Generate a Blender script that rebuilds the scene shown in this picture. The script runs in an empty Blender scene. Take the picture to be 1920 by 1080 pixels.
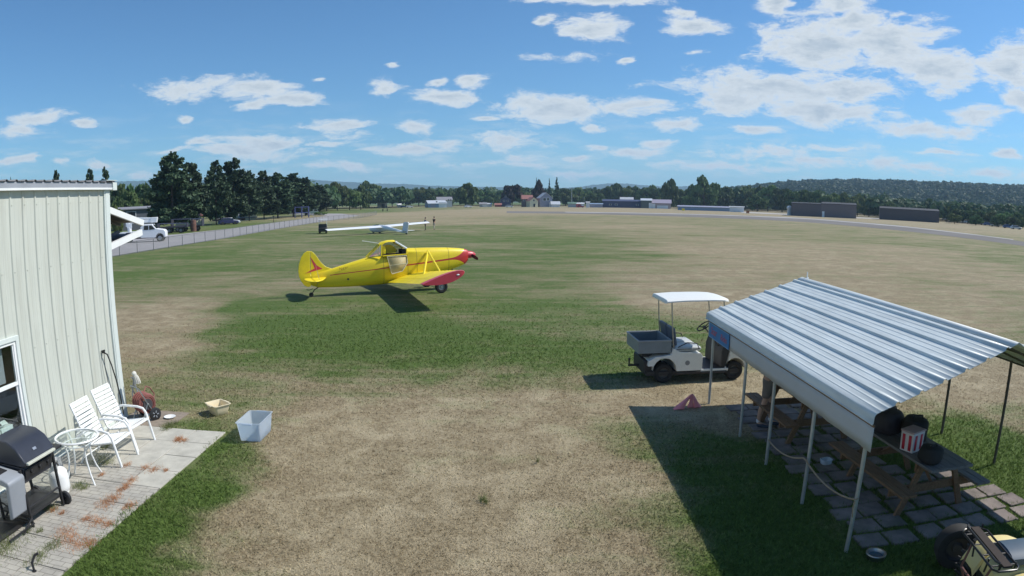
import bpy, math, random
import numpy as np
from math import radians as R, sin, cos, pi

# ------------------------------------------------------------------ camera, world, sun, exposure
scene = bpy.context.scene
C = scene.collection
CAMH = 3.9
FPX = 1221.9                      # pixels per radian at 1920 px wide (equidistant lens)
TILT = 7.65
cam_d = bpy.data.cameras.new("camera")
cam = bpy.data.objects.new("camera", cam_d)
C.objects.link(cam)
cam.location = (0, 0, CAMH)
cam.rotation_euler = (R(90 - TILT), 0, 0)
cam_d.sensor_width = 36
cam_d.sensor_fit = 'HORIZONTAL'
cam_d.type = 'PANO'
cam_d.panorama_type = 'FISHEYE_LENS_POLYNOMIAL'
cam_d.fisheye_fov = R(179)
cam_d.fisheye_polynomial_k0 = 0
cam_d.fisheye_polynomial_k1 = -(1920 / 36.0) / FPX
cam_d.fisheye_polynomial_k2 = 0
cam_d.fisheye_polynomial_k3 = 0
cam_d.fisheye_polynomial_k4 = 0
cam_d.clip_start = 0.05
cam_d.clip_end = 40000
scene.camera = cam
scene.render.engine = 'CYCLES'
scene.cycles.max_bounces = 8
scene.cycles.transparent_max_bounces = 12
scene.cycles.volume_bounces = 1
scene.cycles.use_denoising = True

SUN = np.array([.90, .20, 1.0]); SUN /= np.linalg.norm(SUN)
sun_el = math.asin(SUN[2]); sun_az = math.atan2(SUN[0], SUN[1])
sd = bpy.data.lights.new("sun", 'SUN')
sd.energy = 5.0
sd.angle = R(0.5)
sd.color = (1.0, .955, .88)
so = bpy.data.objects.new("sun", sd)
C.objects.link(so)
from mathutils import Vector, Matrix
so.rotation_euler = Vector(SUN).to_track_quat('Z', 'Y').to_euler()
so.location = (20, 5, 30)

scene.view_settings.view_transform = 'Standard'
scene.view_settings.look = 'None'
scene.view_settings.exposure = 0.0
scene.view_settings.gamma = 1

# pixel (of the 1920x1080 photo) to world helpers
_C, _S = cos(R(TILT)), sin(R(TILT))
def ray(px, py):
    x = px - 960; y = 540 - py
    r = math.hypot(x, y) + 1e-9; th = r / FPX
    d = (sin(th) * x / r, sin(th) * y / r, cos(th))
    return np.array([d[0], _C * d[2] + _S * d[1], _C * d[1] - _S * d[2]])
def G(px, py, z=0.0):
    d = ray(px, py); t = (z - CAMH) / d[2]
    return np.array([d[0] * t, d[1] * t])
def azel(px, py):
    d = ray(px, py)
    return math.atan2(d[0], d[1]), math.asin(d[2])
def P(px, py, dist):
    """point at horizontal distance dist on the ray of a pixel"""
    a, e = azel(px, py)
    return np.array([dist * sin(a), dist * cos(a), CAMH + dist * math.tan(e)])

# ------------------------------------------------------------------ world: sky and clouds
world = bpy.data.worlds.new("World")
scene.world = world
world.use_nodes = True
wn = world.node_tree.nodes; wl = world.node_tree.links
wn.clear()
def N(nt, typ, **kw):
    n = nt.new(typ)
    for k, v in kw.items(): setattr(n, k, v)
    return n
sky = N(wn, 'ShaderNodeTexSky', sky_type='NISHITA')
sky.sun_disc = False
sky.sun_elevation = sun_el
sky.sun_rotation = sun_az
sky.altitude = 200
sky.air_density = 1.0
sky.dust_density = 0.3
sky.ozone_density = 1.0
bg1 = N(wn, 'ShaderNodeBackground'); bg1.inputs[1].default_value = 0.11
tint = N(wn, 'ShaderNodeVectorMath', operation='MULTIPLY'); wl.new(sky.outputs[0], tint.inputs[0]); tint.inputs[1].default_value = (.50, .85, 1.13); wl.new(tint.outputs[0], bg1.inputs[0])
tc = N(wn, 'ShaderNodeTexCoord')
sep = N(wn, 'ShaderNodeSeparateXYZ'); wl.new(tc.outputs['Generated'], sep.inputs[0])
def M(op, a, b=None, c=None, clamp=False):
    m = N(wn, 'ShaderNodeMath', operation=op); m.use_clamp = clamp
    for i, v in enumerate((a, b, c)):
        if v is None: continue
        if isinstance(v, (int, float)): m.inputs[i].default_value = v
        else: wl.new(v, m.inputs[i])
    return m.outputs[0]
az = M('ARCTAN2', sep.outputs[0], sep.outputs[1])
hy = M('SQRT', M('ADD', M('MULTIPLY', sep.outputs[0], sep.outputs[0]), M('MULTIPLY', sep.outputs[1], sep.outputs[1])))
el = M('ARCTAN2', sep.outputs[2], hy)
ae = N(wn, 'ShaderNodeCombineXYZ'); wl.new(az, ae.inputs[0]); wl.new(el, ae.inputs[1])
# warp the angular coordinates with noise so that edges billow
def noise(vec, scale, detail, rough, sx=1, sy=1, off=0):
    mp = N(wn, 'ShaderNodeMapping'); mp.inputs['Scale'].default_value = (sx, sy, 1); mp.inputs['Location'].default_value = (off, off * .7, off)
    wl.new(vec, mp.inputs[0])
    n = N(wn, 'ShaderNodeTexNoise'); n.inputs['Scale'].default_value = scale; n.inputs['Detail'].default_value = detail; n.inputs['Roughness'].default_value = rough
    wl.new(mp.outputs[0], n.inputs['Vector'])
    return n
wz = noise(ae.outputs[0], 9, 3, .5, 1, 2.4)
wsub = N(wn, 'ShaderNodeVectorMath', operation='SUBTRACT'); wl.new(wz.outputs['Color'], wsub.inputs[0]); wsub.inputs[1].default_value = (.5, .5, .5)
wmul = N(wn, 'ShaderNodeVectorMath', operation='MULTIPLY'); wl.new(wsub.outputs[0], wmul.inputs[0]); wmul.inputs[1].default_value = (.09, .03, 0)
wadd = N(wn, 'ShaderNodeVectorMath', operation='ADD'); wl.new(ae.outputs[0], wadd.inputs[0]); wl.new(wmul.outputs[0], wadd.inputs[1])
# cumulus: centre and half sizes in pixels of the photo, strength
CL = [(350,163,75,22,.8),(490,165,70,24,.9),(545,188,62,17,1),(480,198,35,12,.9),(70,222,52,20,1),(45,245,55,14,.8),(157,230,22,9,.9),(30,308,45,12,.9),
 (735,160,42,17,1),(830,178,62,16,1.1),(890,152,35,16,1),(825,152,22,9,.8),(590,147,14,6,.8),(728,119,14,6,.8),(350,220,18,7,.7),
 (620,231,72,11,.8),(625,252,50,12,.7),(625,267,60,9,.8),(795,234,45,12,.9),(500,268,70,17,.9),(430,282,80,14,.8),(390,262,32,7,.7),(320,280,36,7,.8),(530,288,90,12,.7),
 (770,282,70,14,.8),(840,270,60,10,.6),(945,265,75,17,.8),(1020,205,125,28,1),(1200,196,75,20,.8),(910,222,22,9,.8),(1112,60,62,30,1.15),(1025,44,22,12,.9),
 (1110,-2,150,14,1.2),(1295,44,58,20,1),(1290,22,34,14,.8),(1310,97,26,7,.6),(1175,116,14,8,.9),(1055,103,50,7,.4),(1260,233,48,13,.9),(1125,240,34,9,.7),
 (1445,11,28,16,.9),(1560,12,60,26,1),(1540,85,105,42,1.1),(1680,85,85,50,1.2),(1760,130,80,45,1.2),(1440,165,170,34,1.05),(1590,170,70,26,1.1),(1540,212,110,24,1),(1380,192,75,28,.8),
 (1900,130,70,48,1.2),(1910,190,40,30,1),(1760,243,115,17,1),(1840,215,50,16,.9),(1685,30,24,8,.7),(1420,247,55,10,.8),(1885,285,28,10,.8),
 (1200,285,80,12,.7),(1110,276,28,8,.7),(1240,267,40,8,.7),(1070,298,24,7,.8),(985,296,40,9,.6),(1430,290,130,16,.55),(1520,300,100,14,.6),(1660,303,60,14,.7),(1730,312,80,12,.6),
 (1580,272,60,9,.7),(1770,283,55,9,.7),(1850,322,60,10,.7),(980,310,70,8,.5),(840,312,60,8,.6),(660,316,60,8,.6),(180,308,32,9,.7),(255,328,40,9,.7),(600,312,50,9,.6),(1100,328,60,7,.5),(1250,305,60,7,.5),(1360,315,90,9,.45),
 (120,305,16,6,.6),(1900,100,30,14,.9),(1610,40,60,26,1),(1480,60,20,8,.6)]
field = None; lift = None
for (cx, cy, hw, hh, st) in CL:
    if cx > 1350 and cy < 220: hw *= 1.2; hh *= 1.2
    a0, e0 = azel(cx, cy)
    a1, _ = azel(cx + hw * 1.0, cy); _, e1 = azel(cx, cy - hh * 1.0)
    s = N(wn, 'ShaderNodeVectorMath', operation='SUBTRACT'); wl.new(wadd.outputs[0], s.inputs[0]); s.inputs[1].default_value = (a0, e0, 0)
    m = N(wn, 'ShaderNodeVectorMath', operation='MULTIPLY'); wl.new(s.outputs[0], m.inputs[0]); m.inputs[1].default_value = (1 / (a1 - a0), 1 / (e1 - e0), 0)
    d = N(wn, 'ShaderNodeVectorMath', operation='LENGTH'); wl.new(m.outputs[0], d.inputs[0])
    v = M('MULTIPLY_ADD', d.outputs['Value'], -st, st)
    field = v if field is None else M('SMOOTH_MAX', field, v, .12)
big = noise(wadd.outputs[0], 17, 10, .72, 1, 2.6, 3.1)
nz = M('SUBTRACT', big.outputs[0], .5)
f2 = M('ADD', M('MAXIMUM', field, -.8), M('MULTIPLY', nz, 2.9))
alpha = N(wn, 'ShaderNodeMapRange'); alpha.interpolation_type = 'SMOOTHSTEP'
wl.new(f2, alpha.inputs['Value']); alpha.inputs['From Min'].default_value = -.16; alpha.inputs['From Max'].default_value = .55
# thin low clouds towards the horizon
low = noise(ae.outputs[0], 14, 7, .6, 1, 5.0, 8.3)
lowm = N(wn, 'ShaderNodeMapRange'); wl.new(el, lowm.inputs['Value']); lowm.inputs['From Min'].default_value = R(9); lowm.inputs['From Max'].default_value = R(3)
lowm.clamp = True
lowa = N(wn, 'ShaderNodeMapRange'); lowa.interpolation_type = 'SMOOTHSTEP'
wl.new(low.outputs[0], lowa.inputs['Value']); lowa.inputs['From Min'].default_value = .45; lowa.inputs['From Max'].default_value = .72
lowc = M('MULTIPLY', M('MULTIPLY', lowa.outputs[0], lowm.outputs[0]), .5)
# generic clouds outside the photographed part of the sky so it does not go empty there
zup = M('MAXIMUM', sep.outputs[2], .05)
pl = N(wn, 'ShaderNodeCombineXYZ'); wl.new(M('DIVIDE', sep.outputs[0], zup), pl.inputs[0]); wl.new(M('DIVIDE', sep.outputs[1], zup), pl.inputs[1])
gen = noise(pl.outputs[0], .9, 7, .6, 1, 1, 1.7)
gena = N(wn, 'ShaderNodeMapRange'); gena.interpolation_type = 'SMOOTHSTEP'
wl.new(gen.outputs[0], gena.inputs['Value']); gena.inputs['From Min'].default_value = .56; gena.inputs['From Max'].default_value = .68
absaz = M('ABSOLUTE', az)
outm = M('MAXIMUM', M('MULTIPLY_ADD', absaz, 10, -R(52) * 10, clamp=True), M('MULTIPLY_ADD', el, 10, -R(27) * 10, clamp=True))
genc = M('MULTIPLY', M('MULTIPLY', gena.outputs[0], outm), M('GREATER_THAN', el, .06))
al = M('MAXIMUM', M('MAXIMUM', M('MULTIPLY', alpha.outputs[0], .97), lowc), genc)
al = M('MULTIPLY', al, M('GREATER_THAN', el, 0.0))
# cloud body: thick parts a little greyer
sh = N(wn, 'ShaderNodeMapRange'); wl.new(f2, sh.inputs['Value']); sh.inputs['From Min'].default_value = .25; sh.inputs['From Max'].default_value = 1.15
shn = noise(ae.outputs[0], 30, 4, .6, 1, 2.6, 5.2)
shm = M('MULTIPLY', sh.outputs[0], M('MULTIPLY_ADD', shn.outputs[0], 1.6, .1), clamp=True)
cc = N(wn, 'ShaderNodeMixRGB'); cc.inputs[1].default_value = (.88, .93, .96, 1); cc.inputs[2].default_value = (.52, .61, .70, 1)
wl.new(shm, cc.inputs[0])
bg2 = N(wn, 'ShaderNodeBackground'); bg2.inputs[1].default_value = 0.92; wl.new(cc.outputs[0], bg2.inputs[0])
mixs = N(wn, 'ShaderNodeMixShader'); wl.new(al, mixs.inputs[0]); wl.new(bg1.outputs[0], mixs.inputs[1]); wl.new(bg2.outputs[0], mixs.inputs[2])
wo = N(wn, 'ShaderNodeOutputWorld'); wl.new(mixs.outputs[0], wo.inputs[0])
world.cycles.sampling_method = 'MANUAL'
world.cycles.sample_map_resolution = 512

# ------------------------------------------------------------------ mesh builder
class MB:
    def __init__(s): s.v = []; s.f = []; s.sm = []
    def add(s, vs, fs, smooth=False):
        o = len(s.v); s.v += [tuple(map(float, p)) for p in vs]
        for f in fs: s.f.append([o + i for i in f]); s.sm.append(smooth)
        return s
    def box(s, c, d, rz=0, rx=0, ry=0):
        hx, hy, hz = d[0] / 2, d[1] / 2, d[2] / 2
        m = Matrix.Rotation(rz, 3, 'Z') @ Matrix.Rotation(ry, 3, 'Y') @ Matrix.Rotation(rx, 3, 'X')
        vs = [m @ Vector((x, y, z)) + Vector(c) for x in (-hx, hx) for y in (-hy, hy) for z in (-hz, hz)]
        return s.add(vs, [(0, 1, 3, 2), (4, 6, 7, 5), (0, 4, 5, 1), (2, 3, 7, 6), (0, 2, 6, 4), (1, 5, 7, 3)])
    def bx(s, x0, x1, y0, y1, z0, z1):
        return s.box(((x0 + x1) / 2, (y0 + y1) / 2, (z0 + z1) / 2), (abs(x1 - x0), abs(y1 - y0), abs(z1 - z0)))
    def tube(s, pts, r, n=8, closed=False, cap=True):
        pts = [Vector(p) for p in pts]; k = len(pts)
        rs = r if isinstance(r, (list, tuple)) else [r] * k
        vs = []; up = None
        for i, p in enumerate(pts):
            if closed: t = pts[(i + 1) % k] - pts[i - 1]
            else: t = pts[min(i + 1, k - 1)] - pts[max(i - 1, 0)]
            t.normalize()
            if up is None:
                up = Vector((0, 0, 1)) if abs(t.z) < .9 else Vector((1, 0, 0))
            a = (up - t * up.dot(t)); 
            if a.length < 1e-5: a = t.orthogonal()
            a.normalize(); b = t.cross(a); up = a
            for j in range(n):
                q = 2 * pi * j / n; vs.append(p + (a * cos(q) + b * sin(q)) * rs[i])
        fs = []
        for i in range(k if closed else k - 1):
            for j in range(n):
                i2 = (i + 1) % k; fs.append((i * n + j, i * n + (j + 1) % n, i2 * n + (j + 1) % n, i2 * n + j))
        s.add(vs, fs, True)
        if cap and not closed:
            o = len(s.v) - len(vs)
            s.f.append([o + j for j in range(n)][::-1]); s.sm.append(False)
            s.f.append([o + (k - 1) * n + j for j in range(n)]); s.sm.append(False)
        return s
    def cyl(s, p0, p1, r0, r1=None, n=16): return s.tube([p0, p1], [r0, r0 if r1 is None else r1], n)
    def lathe(s, prof, c=(0, 0, 0), axis='Z', n=24, a0=0, a1=2 * pi):
        full = abs(a1 - a0 - 2 * pi) < 1e-6; m = n if full else n + 1
        vs = []
        for (r, z) in prof:
            for j in range(m):
                q = a0 + (a1 - a0) * j / n; x, y = r * cos(q), r * sin(q)
                p = (x, y, z) if axis == 'Z' else ((x, z, y) if axis == 'Y' else (z, x, y))
                vs.append((p[0] + c[0], p[1] + c[1], p[2] + c[2]))
        fs = []
        for i in range(len(prof) - 1):
            for j in range(n):
                j2 = (j + 1) % m; fs.append((i * m + j, i * m + j2, (i + 1) * m + j2, (i + 1) * m + j))
        return s.add(vs, fs, True)
    def prism(s, poly, a, b, axis='Y'):
        n = len(poly)
        def pt(u, w, t): return (u, t, w) if axis == 'Y' else ((t, u, w) if axis == 'X' else (u, w, t))
        vs = [pt(u, w, a) for u, w in poly] + [pt(u, w, b) for u, w in poly]
        fs = [list(range(n))[::-1], list(range(n, 2 * n))] + [(i, (i + 1) % n, n + (i + 1) % n, n + i) for i in range(n)]
        return s.add(vs, fs)
    def loft(s, rings, cap=True, closed=True, smooth=True):
        n = len(rings[0]); vs = [p for r in rings for p in r]; fs = []
        for i in range(len(rings) - 1):
            for j in range(n if closed else n - 1):
                fs.append((i * n + j, i * n + (j + 1) % n, (i + 1) * n + (j + 1) % n, (i + 1) * n + j))
        s.add(vs, fs, smooth)
        if cap:
            o = len(s.v) - len(vs)
            s.f.append([o + j for j in range(n)][::-1]); s.sm.append(False)
            s.f.append([o + (len(rings) - 1) * n + j for j in range(n)]); s.sm.append(False)
        return s
    def ball(s, c, r, n=12, m=8, sc=(1, 1, 1)):
        vs = []; fs = []
        for i in range(m + 1):
            t = pi * i / m
            for j in range(n):
                q = 2 * pi * j / n; vs.append((c[0] + r * sc[0] * sin(t) * cos(q), c[1] + r * sc[1] * sin(t) * sin(q), c[2] + r * sc[2] * cos(t)))
        for i in range(m):
            for j in range(n): fs.append((i * n + j, (i + 1) * n + j, (i + 1) * n + (j + 1) % n, i * n + (j + 1) % n))
        return s.add(vs, fs, True)
    def build(s, name, mat, parent=None, bevel=0, loc=None, ang=40, seg=2, solid=0):
        me = bpy.data.meshes.new(name); me.from_pydata(s.v, [], s.f)
        me.polygons.foreach_set('use_smooth', s.sm)
        me.update(); me.set_sharp_from_angle(angle=R(ang))
        if mat: me.materials.append(mat)
        o = bpy.data.objects.new(name, me); C.objects.link(o)
        if parent: o.parent = parent
        if loc is not None: o.location = loc
        if solid:
            m = o.modifiers.new('solid', 'SOLIDIFY'); m.thickness = solid; m.offset = 0
        if bevel:
            m = o.modifiers.new('bevel', 'BEVEL'); m.width = bevel; m.segments = seg; m.limit_method = 'ANGLE'; m.angle_limit = R(35)
        return o

def npmesh(name, V, F, mat, parent=None, smooth=False):
    """V (n,3), F (m,k) arrays to one mesh object"""
    me = bpy.data.meshes.new(name)
    V = np.asarray(V, np.float32); F = np.asarray(F, np.int32); k = F.shape[1]
    me.vertices.add(len(V)); me.vertices.foreach_set('co', V.ravel())
    me.loops.add(F.size); me.loops.foreach_set('vertex_index', F.ravel())
    me.polygons.add(len(F)); me.polygons.foreach_set('loop_start', np.arange(len(F), dtype=np.int32) * k)
    me.polygons.foreach_set('loop_total', np.full(len(F), k, np.int32))
    if smooth: me.polygons.foreach_set('use_smooth', np.ones(len(F), bool))
    me.update(calc_edges=True); me.validate()
    if mat: me.materials.append(mat)
    o = bpy.data.objects.new(name, me); C.objects.link(o)
    if parent: o.parent = parent
    return o

def tag(o, label=None, cat=None, group=None, kind=None):
    if label: o['label'] = label
    if cat: o['category'] = cat
    if group: o['group'] = group
    if kind: o['kind'] = kind
    return o
def thing(name, label, cat, loc=(0, 0, 0), rz=0, group=None):
    o = bpy.data.objects.new(name, None); C.objects.link(o)
    o.empty_display_size = .2
    o.location = loc; o.rotation_euler = (0, 0, rz)
    return tag(o, label, cat, group)
def copy_tree(o, parent=None):
    c = o.copy(); C.objects.link(c); c.parent = parent
    for ch in o.children: copy_tree(ch, c)
    return c

# ------------------------------------------------------------------ materials
def new_mat(name):
    m = bpy.data.materials.new(name); m.use_nodes = True
    return m, m.node_tree.nodes, m.node_tree.links, m.node_tree.nodes['Principled BSDF']
def mat(name, col, rough=.6, metal=0, var=.12, scale=6, bump=0, bscale=40, spec=None, dirt=None, dirt_amt=.4, coords='Object', stretch=(1, 1, 1), alpha=None, trans=0, coat=0):
    m, n, l, b = new_mat(name)
    b.inputs['Roughness'].default_value = rough; b.inputs['Metallic'].default_value = metal
    if spec is not None: b.inputs['Specular IOR Level'].default_value = spec
    if trans: b.inputs['Transmission Weight'].default_value = trans
    if alpha is not None: b.inputs['Alpha'].default_value = alpha
    if coat: b.inputs['Coat Weight'].default_value = coat
    t = N(n, 'ShaderNodeTexCoord'); mp = N(n, 'ShaderNodeMapping'); mp.inputs['Scale'].default_value = stretch
    if coords == 'World':
        g = N(n, 'ShaderNodeNewGeometry'); l.new(g.outputs['Position'], mp.inputs[0])
    else: l.new(t.outputs[coords], mp.inputs[0])
    nz = N(n, 'ShaderNodeTexNoise'); nz.inputs['Scale'].default_value = scale; nz.inputs['Detail'].default_value = 5; nz.inputs['Roughness'].default_value = .6
    l.new(mp.outputs[0], nz.inputs['Vector'])
    cr = N(n, 'ShaderNodeMapRange'); l.new(nz.outputs[0], cr.inputs['Value'])
    cr.inputs['From Min'].default_value = .25; cr.inputs['From Max'].default_value = .75
    cr.inputs['To Min'].default_value = 1 - var; cr.inputs['To Max'].default_value = 1 + var
    mx = N(n, 'ShaderNodeVectorMath', operation='SCALE'); mx.inputs[0].default_value = col[:3]; l.new(cr.outputs[0], mx.inputs['Scale'])
    out = mx.outputs[0]
    if dirt:
        n2 = N(n, 'ShaderNodeTexNoise'); n2.inputs['Scale'].default_value = scale * .6; n2.inputs['Detail'].default_value = 7; n2.inputs['Roughness'].default_value = .7
        l.new(mp.outputs[0], n2.inputs['Vector'])
        r2 = N(n, 'ShaderNodeMapRange'); l.new(n2.outputs[0], r2.inputs['Value']); r2.inputs['From Min'].default_value = .5; r2.inputs['From Max'].default_value = .72
        r2.inputs['To Max'].default_value = dirt_amt
        mm = N(n, 'ShaderNodeMixRGB'); l.new(r2.outputs[0], mm.inputs[0]); l.new(out, mm.inputs[1]); mm.inputs[2].default_value = (*dirt, 1)
        out = mm.outputs[0]
    l.new(out, b.inputs['Base Color'])
    if bump:
        nb = N(n, 'ShaderNodeTexNoise'); nb.inputs['Scale'].default_value = bscale; nb.inputs['Detail'].default_value = 4
        l.new(mp.outputs[0], nb.inputs['Vector'])
        bp = N(n, 'ShaderNodeBump'); bp.inputs['Strength'].default_value = bump; bp.inputs['Distance'].default_value = .01
        l.new(nb.outputs[0], bp.inputs['Height']); l.new(bp.outputs[0], b.inputs['Normal'])
    return m
def leaf_mat(name, c1, c2, scale=.6, trans=.25, hue=.06):
    m, n, l, b = new_mat(name)
    g = N(n, 'ShaderNodeNewGeometry'); oi = N(n, 'ShaderNodeObjectInfo')
    nz = N(n, 'ShaderNodeTexNoise'); nz.inputs['Scale'].default_value = scale; nz.inputs['Detail'].default_value = 3
    l.new(g.outputs['Position'], nz.inputs['Vector'])
    ri = N(n, 'ShaderNodeMath', operation='MULTIPLY_ADD'); l.new(g.outputs['Random Per Island'], ri.inputs[0]); ri.inputs[1].default_value = .5; l.new(nz.outputs[0], ri.inputs[2])
    sb = N(n, 'ShaderNodeMath', operation='SUBTRACT'); l.new(ri.outputs[0], sb.inputs[0]); sb.inputs[1].default_value = .25; sb.use_clamp = True
    mx = N(n, 'ShaderNodeMixRGB'); mx.inputs[1].default_value = (*c1, 1); mx.inputs[2].default_value = (*c2, 1); l.new(sb.outputs[0], mx.inputs[0])
    hs = N(n, 'ShaderNodeHueSaturation'); l.new(mx.outputs[0], hs.inputs['Color'])
    h = N(n, 'ShaderNodeMath', operation='MULTIPLY_ADD'); l.new(oi.outputs['Random'], h.inputs[0]); h.inputs[1].default_value = hue; h.inputs[2].default_value = .5 - hue / 2; l.new(h.outputs[0], hs.inputs['Hue'])
    v = N(n, 'ShaderNodeMath', operation='MULTIPLY_ADD'); l.new(oi.outputs['Random'], v.inputs[0]); v.inputs[1].default_value = .5; v.inputs[2].default_value = .75; l.new(v.outputs[0], hs.inputs['Value'])
    l.new(hs.outputs[0], b.inputs['Base Color']); b.inputs['Roughness'].default_value = .65; b.inputs['Specular IOR Level'].default_value = .25
    tr = N(n, 'ShaderNodeBsdfTranslucent'); l.new(hs.outputs[0], tr.inputs[0])
    ms = N(n, 'ShaderNodeMixShader'); ms.inputs[0].default_value = trans
    l.new(b.outputs[0], ms.inputs[1]); l.new(tr.outputs[0], ms.inputs[2])
    l.new(ms.outputs[0], n['Material Output'].inputs[0])
    return m

WHITE = mat('white paint', (.78, .79, .78), .4, var=.04, scale=3)
WHITE_FAR = mat('white far paint', (.75, .76, .76), .5, var=.05, scale=.5)
BLACK = mat('black plastic', (.018, .018, .02), .5, var=.2)
RUBBER = mat('tyre rubber', (.022, .022, .023), .8, var=.25, scale=20)
STEEL = mat('steel', (.45, .46, .47), .35, 1, var=.1)
GALV = mat('galvanised steel', (.46, .48, .49), .5, .7, var=.15, scale=4, dirt=(.30, .24, .20), dirt_amt=.25)
WOOD_GREY = mat('weathered wood', (.17, .16, .155), .8, var=.25, scale=5, stretch=(8, 1, 8), bump=.4)
WOOD_BROWN = mat('brown wood', (.20, .115, .06), .75, var=.3, scale=5, stretch=(8, 1, 8), bump=.4)
BARK = mat('bark', (.09, .065, .05), .9, var=.3, scale=8, stretch=(1, 1, .3), bump=.6, bscale=12)
GLASS_DARK = mat('dark window glass', (.02, .025, .03), .08, var=.1, spec=.8)
def clear_glass(name, tint=(.9, .95, .95), f=.12):
    m, n, l, b = new_mat(name)
    b.inputs['Base Color'].default_value = (.02, .02, .02, 1); b.inputs['Roughness'].default_value = .04
    tr = N(n, 'ShaderNodeBsdfTransparent'); tr.inputs[0].default_value = (*tint, 1)
    gl = N(n, 'ShaderNodeBsdfGlossy'); gl.inputs['Roughness'].default_value = .03; gl.inputs[0].default_value = (1, 1, 1, 1)
    fr = N(n, 'ShaderNodeLayerWeight'); fr.inputs[0].default_value = .5
    pw = N(n, 'ShaderNodeMath', operation='POWER'); l.new(fr.outputs['Facing'], pw.inputs[0]); pw.inputs[1].default_value = 3.5
    ad = N(n, 'ShaderNodeMath', operation='MULTIPLY_ADD'); l.new(pw.outputs[0], ad.inputs[0]); ad.inputs[1].default_value = .8; ad.inputs[2].default_value = f * .35
    ms = N(n, 'ShaderNodeMixShader'); l.new(ad.outputs[0], ms.inputs[0]); l.new(tr.outputs[0], ms.inputs[1]); l.new(gl.outputs[0], ms.inputs[2])
    l.new(ms.outputs[0], n['Material Output'].inputs[0])
    return m
GLASS = clear_glass('clear glass')
# ------------------------------------------------------------------ ground dryness map (1 = lush green, 0 = dry straw), a real property of the turf
CP = [(600,900,.05),(900,900,.05),(700,800,.06),(1000,800,.08),(1100,850,.12),(800,1050,.12),(1100,1050,.15),(500,1000,.22),(400,1050,.28),(600,760,.15),(700,940,.12),(620,990,.1),(950,980,.08),(1000,900,.1),
(1150,1000,.2),(1200,1060,.3),(1000,740,.12),(850,740,.18),(1150,740,.06),(1250,745,.0),(1400,740,0),(1330,770,.1),(540,830,.1),(520,900,.15),(760,760,.12),(560,790,.2),
(430,840,.85),(380,900,.95),(300,960,1),(200,1050,1),(420,880,.8),(335,1005,.7),(265,1060,.8),(455,870,.45),(470,930,.25),(400,990,.3),(440,850,.7),(350,1000,.5),
(380,790,.65),(350,730,.5),(300,700,.4),(430,750,.55),(520,740,.45),(330,760,.5),(280,740,.45),(470,770,.5),(500,760,.4),
(400,620,.75),(600,600,.95),(700,640,.95),(800,660,.9),(900,640,.85),(1000,650,.8),(1100,660,.8),(1150,680,.75),(1180,620,.6),(600,690,.7),(800,700,.6),(500,610,.85),(700,590,.9),(450,570,.8),(1050,600,.7),(1100,560,.45),(1000,560,.5),(900,580,.7),(950,700,.6),(1100,705,.5),(850,720,.4),(700,715,.45),(550,710,.5),(560,640,.9),(640,570,.7),
(480,660,.65),(400,680,.55),(310,640,.12),(250,600,.05),(300,580,.12),(230,640,.15),(260,690,.3),(400,540,.3),(330,500,.45),(260,510,.5),(230,560,.3),(500,500,.45),(650,480,.4),(520,470,.4),(440,520,.3),(380,570,.25),(350,610,.3),
(900,500,.55),(1000,500,.5),(1000,450,.5),(1100,480,.45),(900,430,.42),(700,455,.48),(1000,410,.25),(1200,430,.25),(800,400,.2),(1200,500,.3),(1300,520,.22),(1400,470,.15),(1500,500,.12),(1600,540,.12),(1700,580,.18),(1800,520,.25),(1900,560,.35),(1880,610,.4),(1700,470,.2),(1600,435,.35),(1750,455,.5),(1900,485,.5),(1400,420,.4),(1300,412,.35),(1250,560,.15),(1400,560,.08),(1750,610,.1),(1850,560,.2),
(1880,720,.12),(1800,735,.12),(1720,750,.4),(1700,790,.8),(1850,800,.9),(1750,850,1),(1900,850,1),(1850,900,.9),(1900,770,.35),(1800,790,.8),(1680,720,.2),(1880,950,.9),(1800,940,.8),
(1300,850,.85),(1350,950,.85),(1400,1050,.95),(1300,800,.7),(1500,1060,.95),(1600,1060,1),(1700,1050,1),(1230,830,.5),(1450,950,.9),(1260,790,.5),(1200,870,.2),(1280,960,.5),(1500,850,.8),(1600,950,.8),
(300,480,.5),(500,440,.45),(620,425,.35),(400,470,.5),(700,395,.75),(760,394,.5),(640,398,.7),(900,394,.15),(1000,397,.15),(1100,394,.1),(1300,396,.2),(1400,404,.15),(1600,415,.15),(1750,430,.2),(1880,445,.35),(400,425,.6),(350,430,.5),(700,412,.1),(850,415,.12)]
_cx = np.array([G(p[0], p[1]) for p in CP]); _cg = np.array([p[2] + (.16 if 405 < p[1] < 565 and p[0] < 1150 and p[2] < .7 else 0) + (.07 if 405 < p[1] < 640 and p[0] >= 1150 and p[2] < .4 else 0) for p in CP])
_ca = np.arctan2(_cx[:, 0], _cx[:, 1]); _cr = np.log(np.hypot(_cx[:, 0], _cx[:, 1]))
def green_at(x, y):
    x = np.asarray(x, float); y = np.asarray(y, float)
    a = np.arctan2(x, y); r = np.log(np.hypot(x, y) + .5)
    num = np.zeros_like(a); den = np.zeros_like(a)
    for i in range(len(_cg)):
        d2 = ((a - _ca[i]) * 1.0) ** 2 + ((r - _cr[i]) * .9) ** 2 + .0006
        w = d2 ** -2.0; num += w * _cg[i]; den += w
    g = num / den
    far = np.clip((np.hypot(x, y) - 600) / 200, 0, 1)
    return g * (1 - far) + .75 * far

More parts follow.
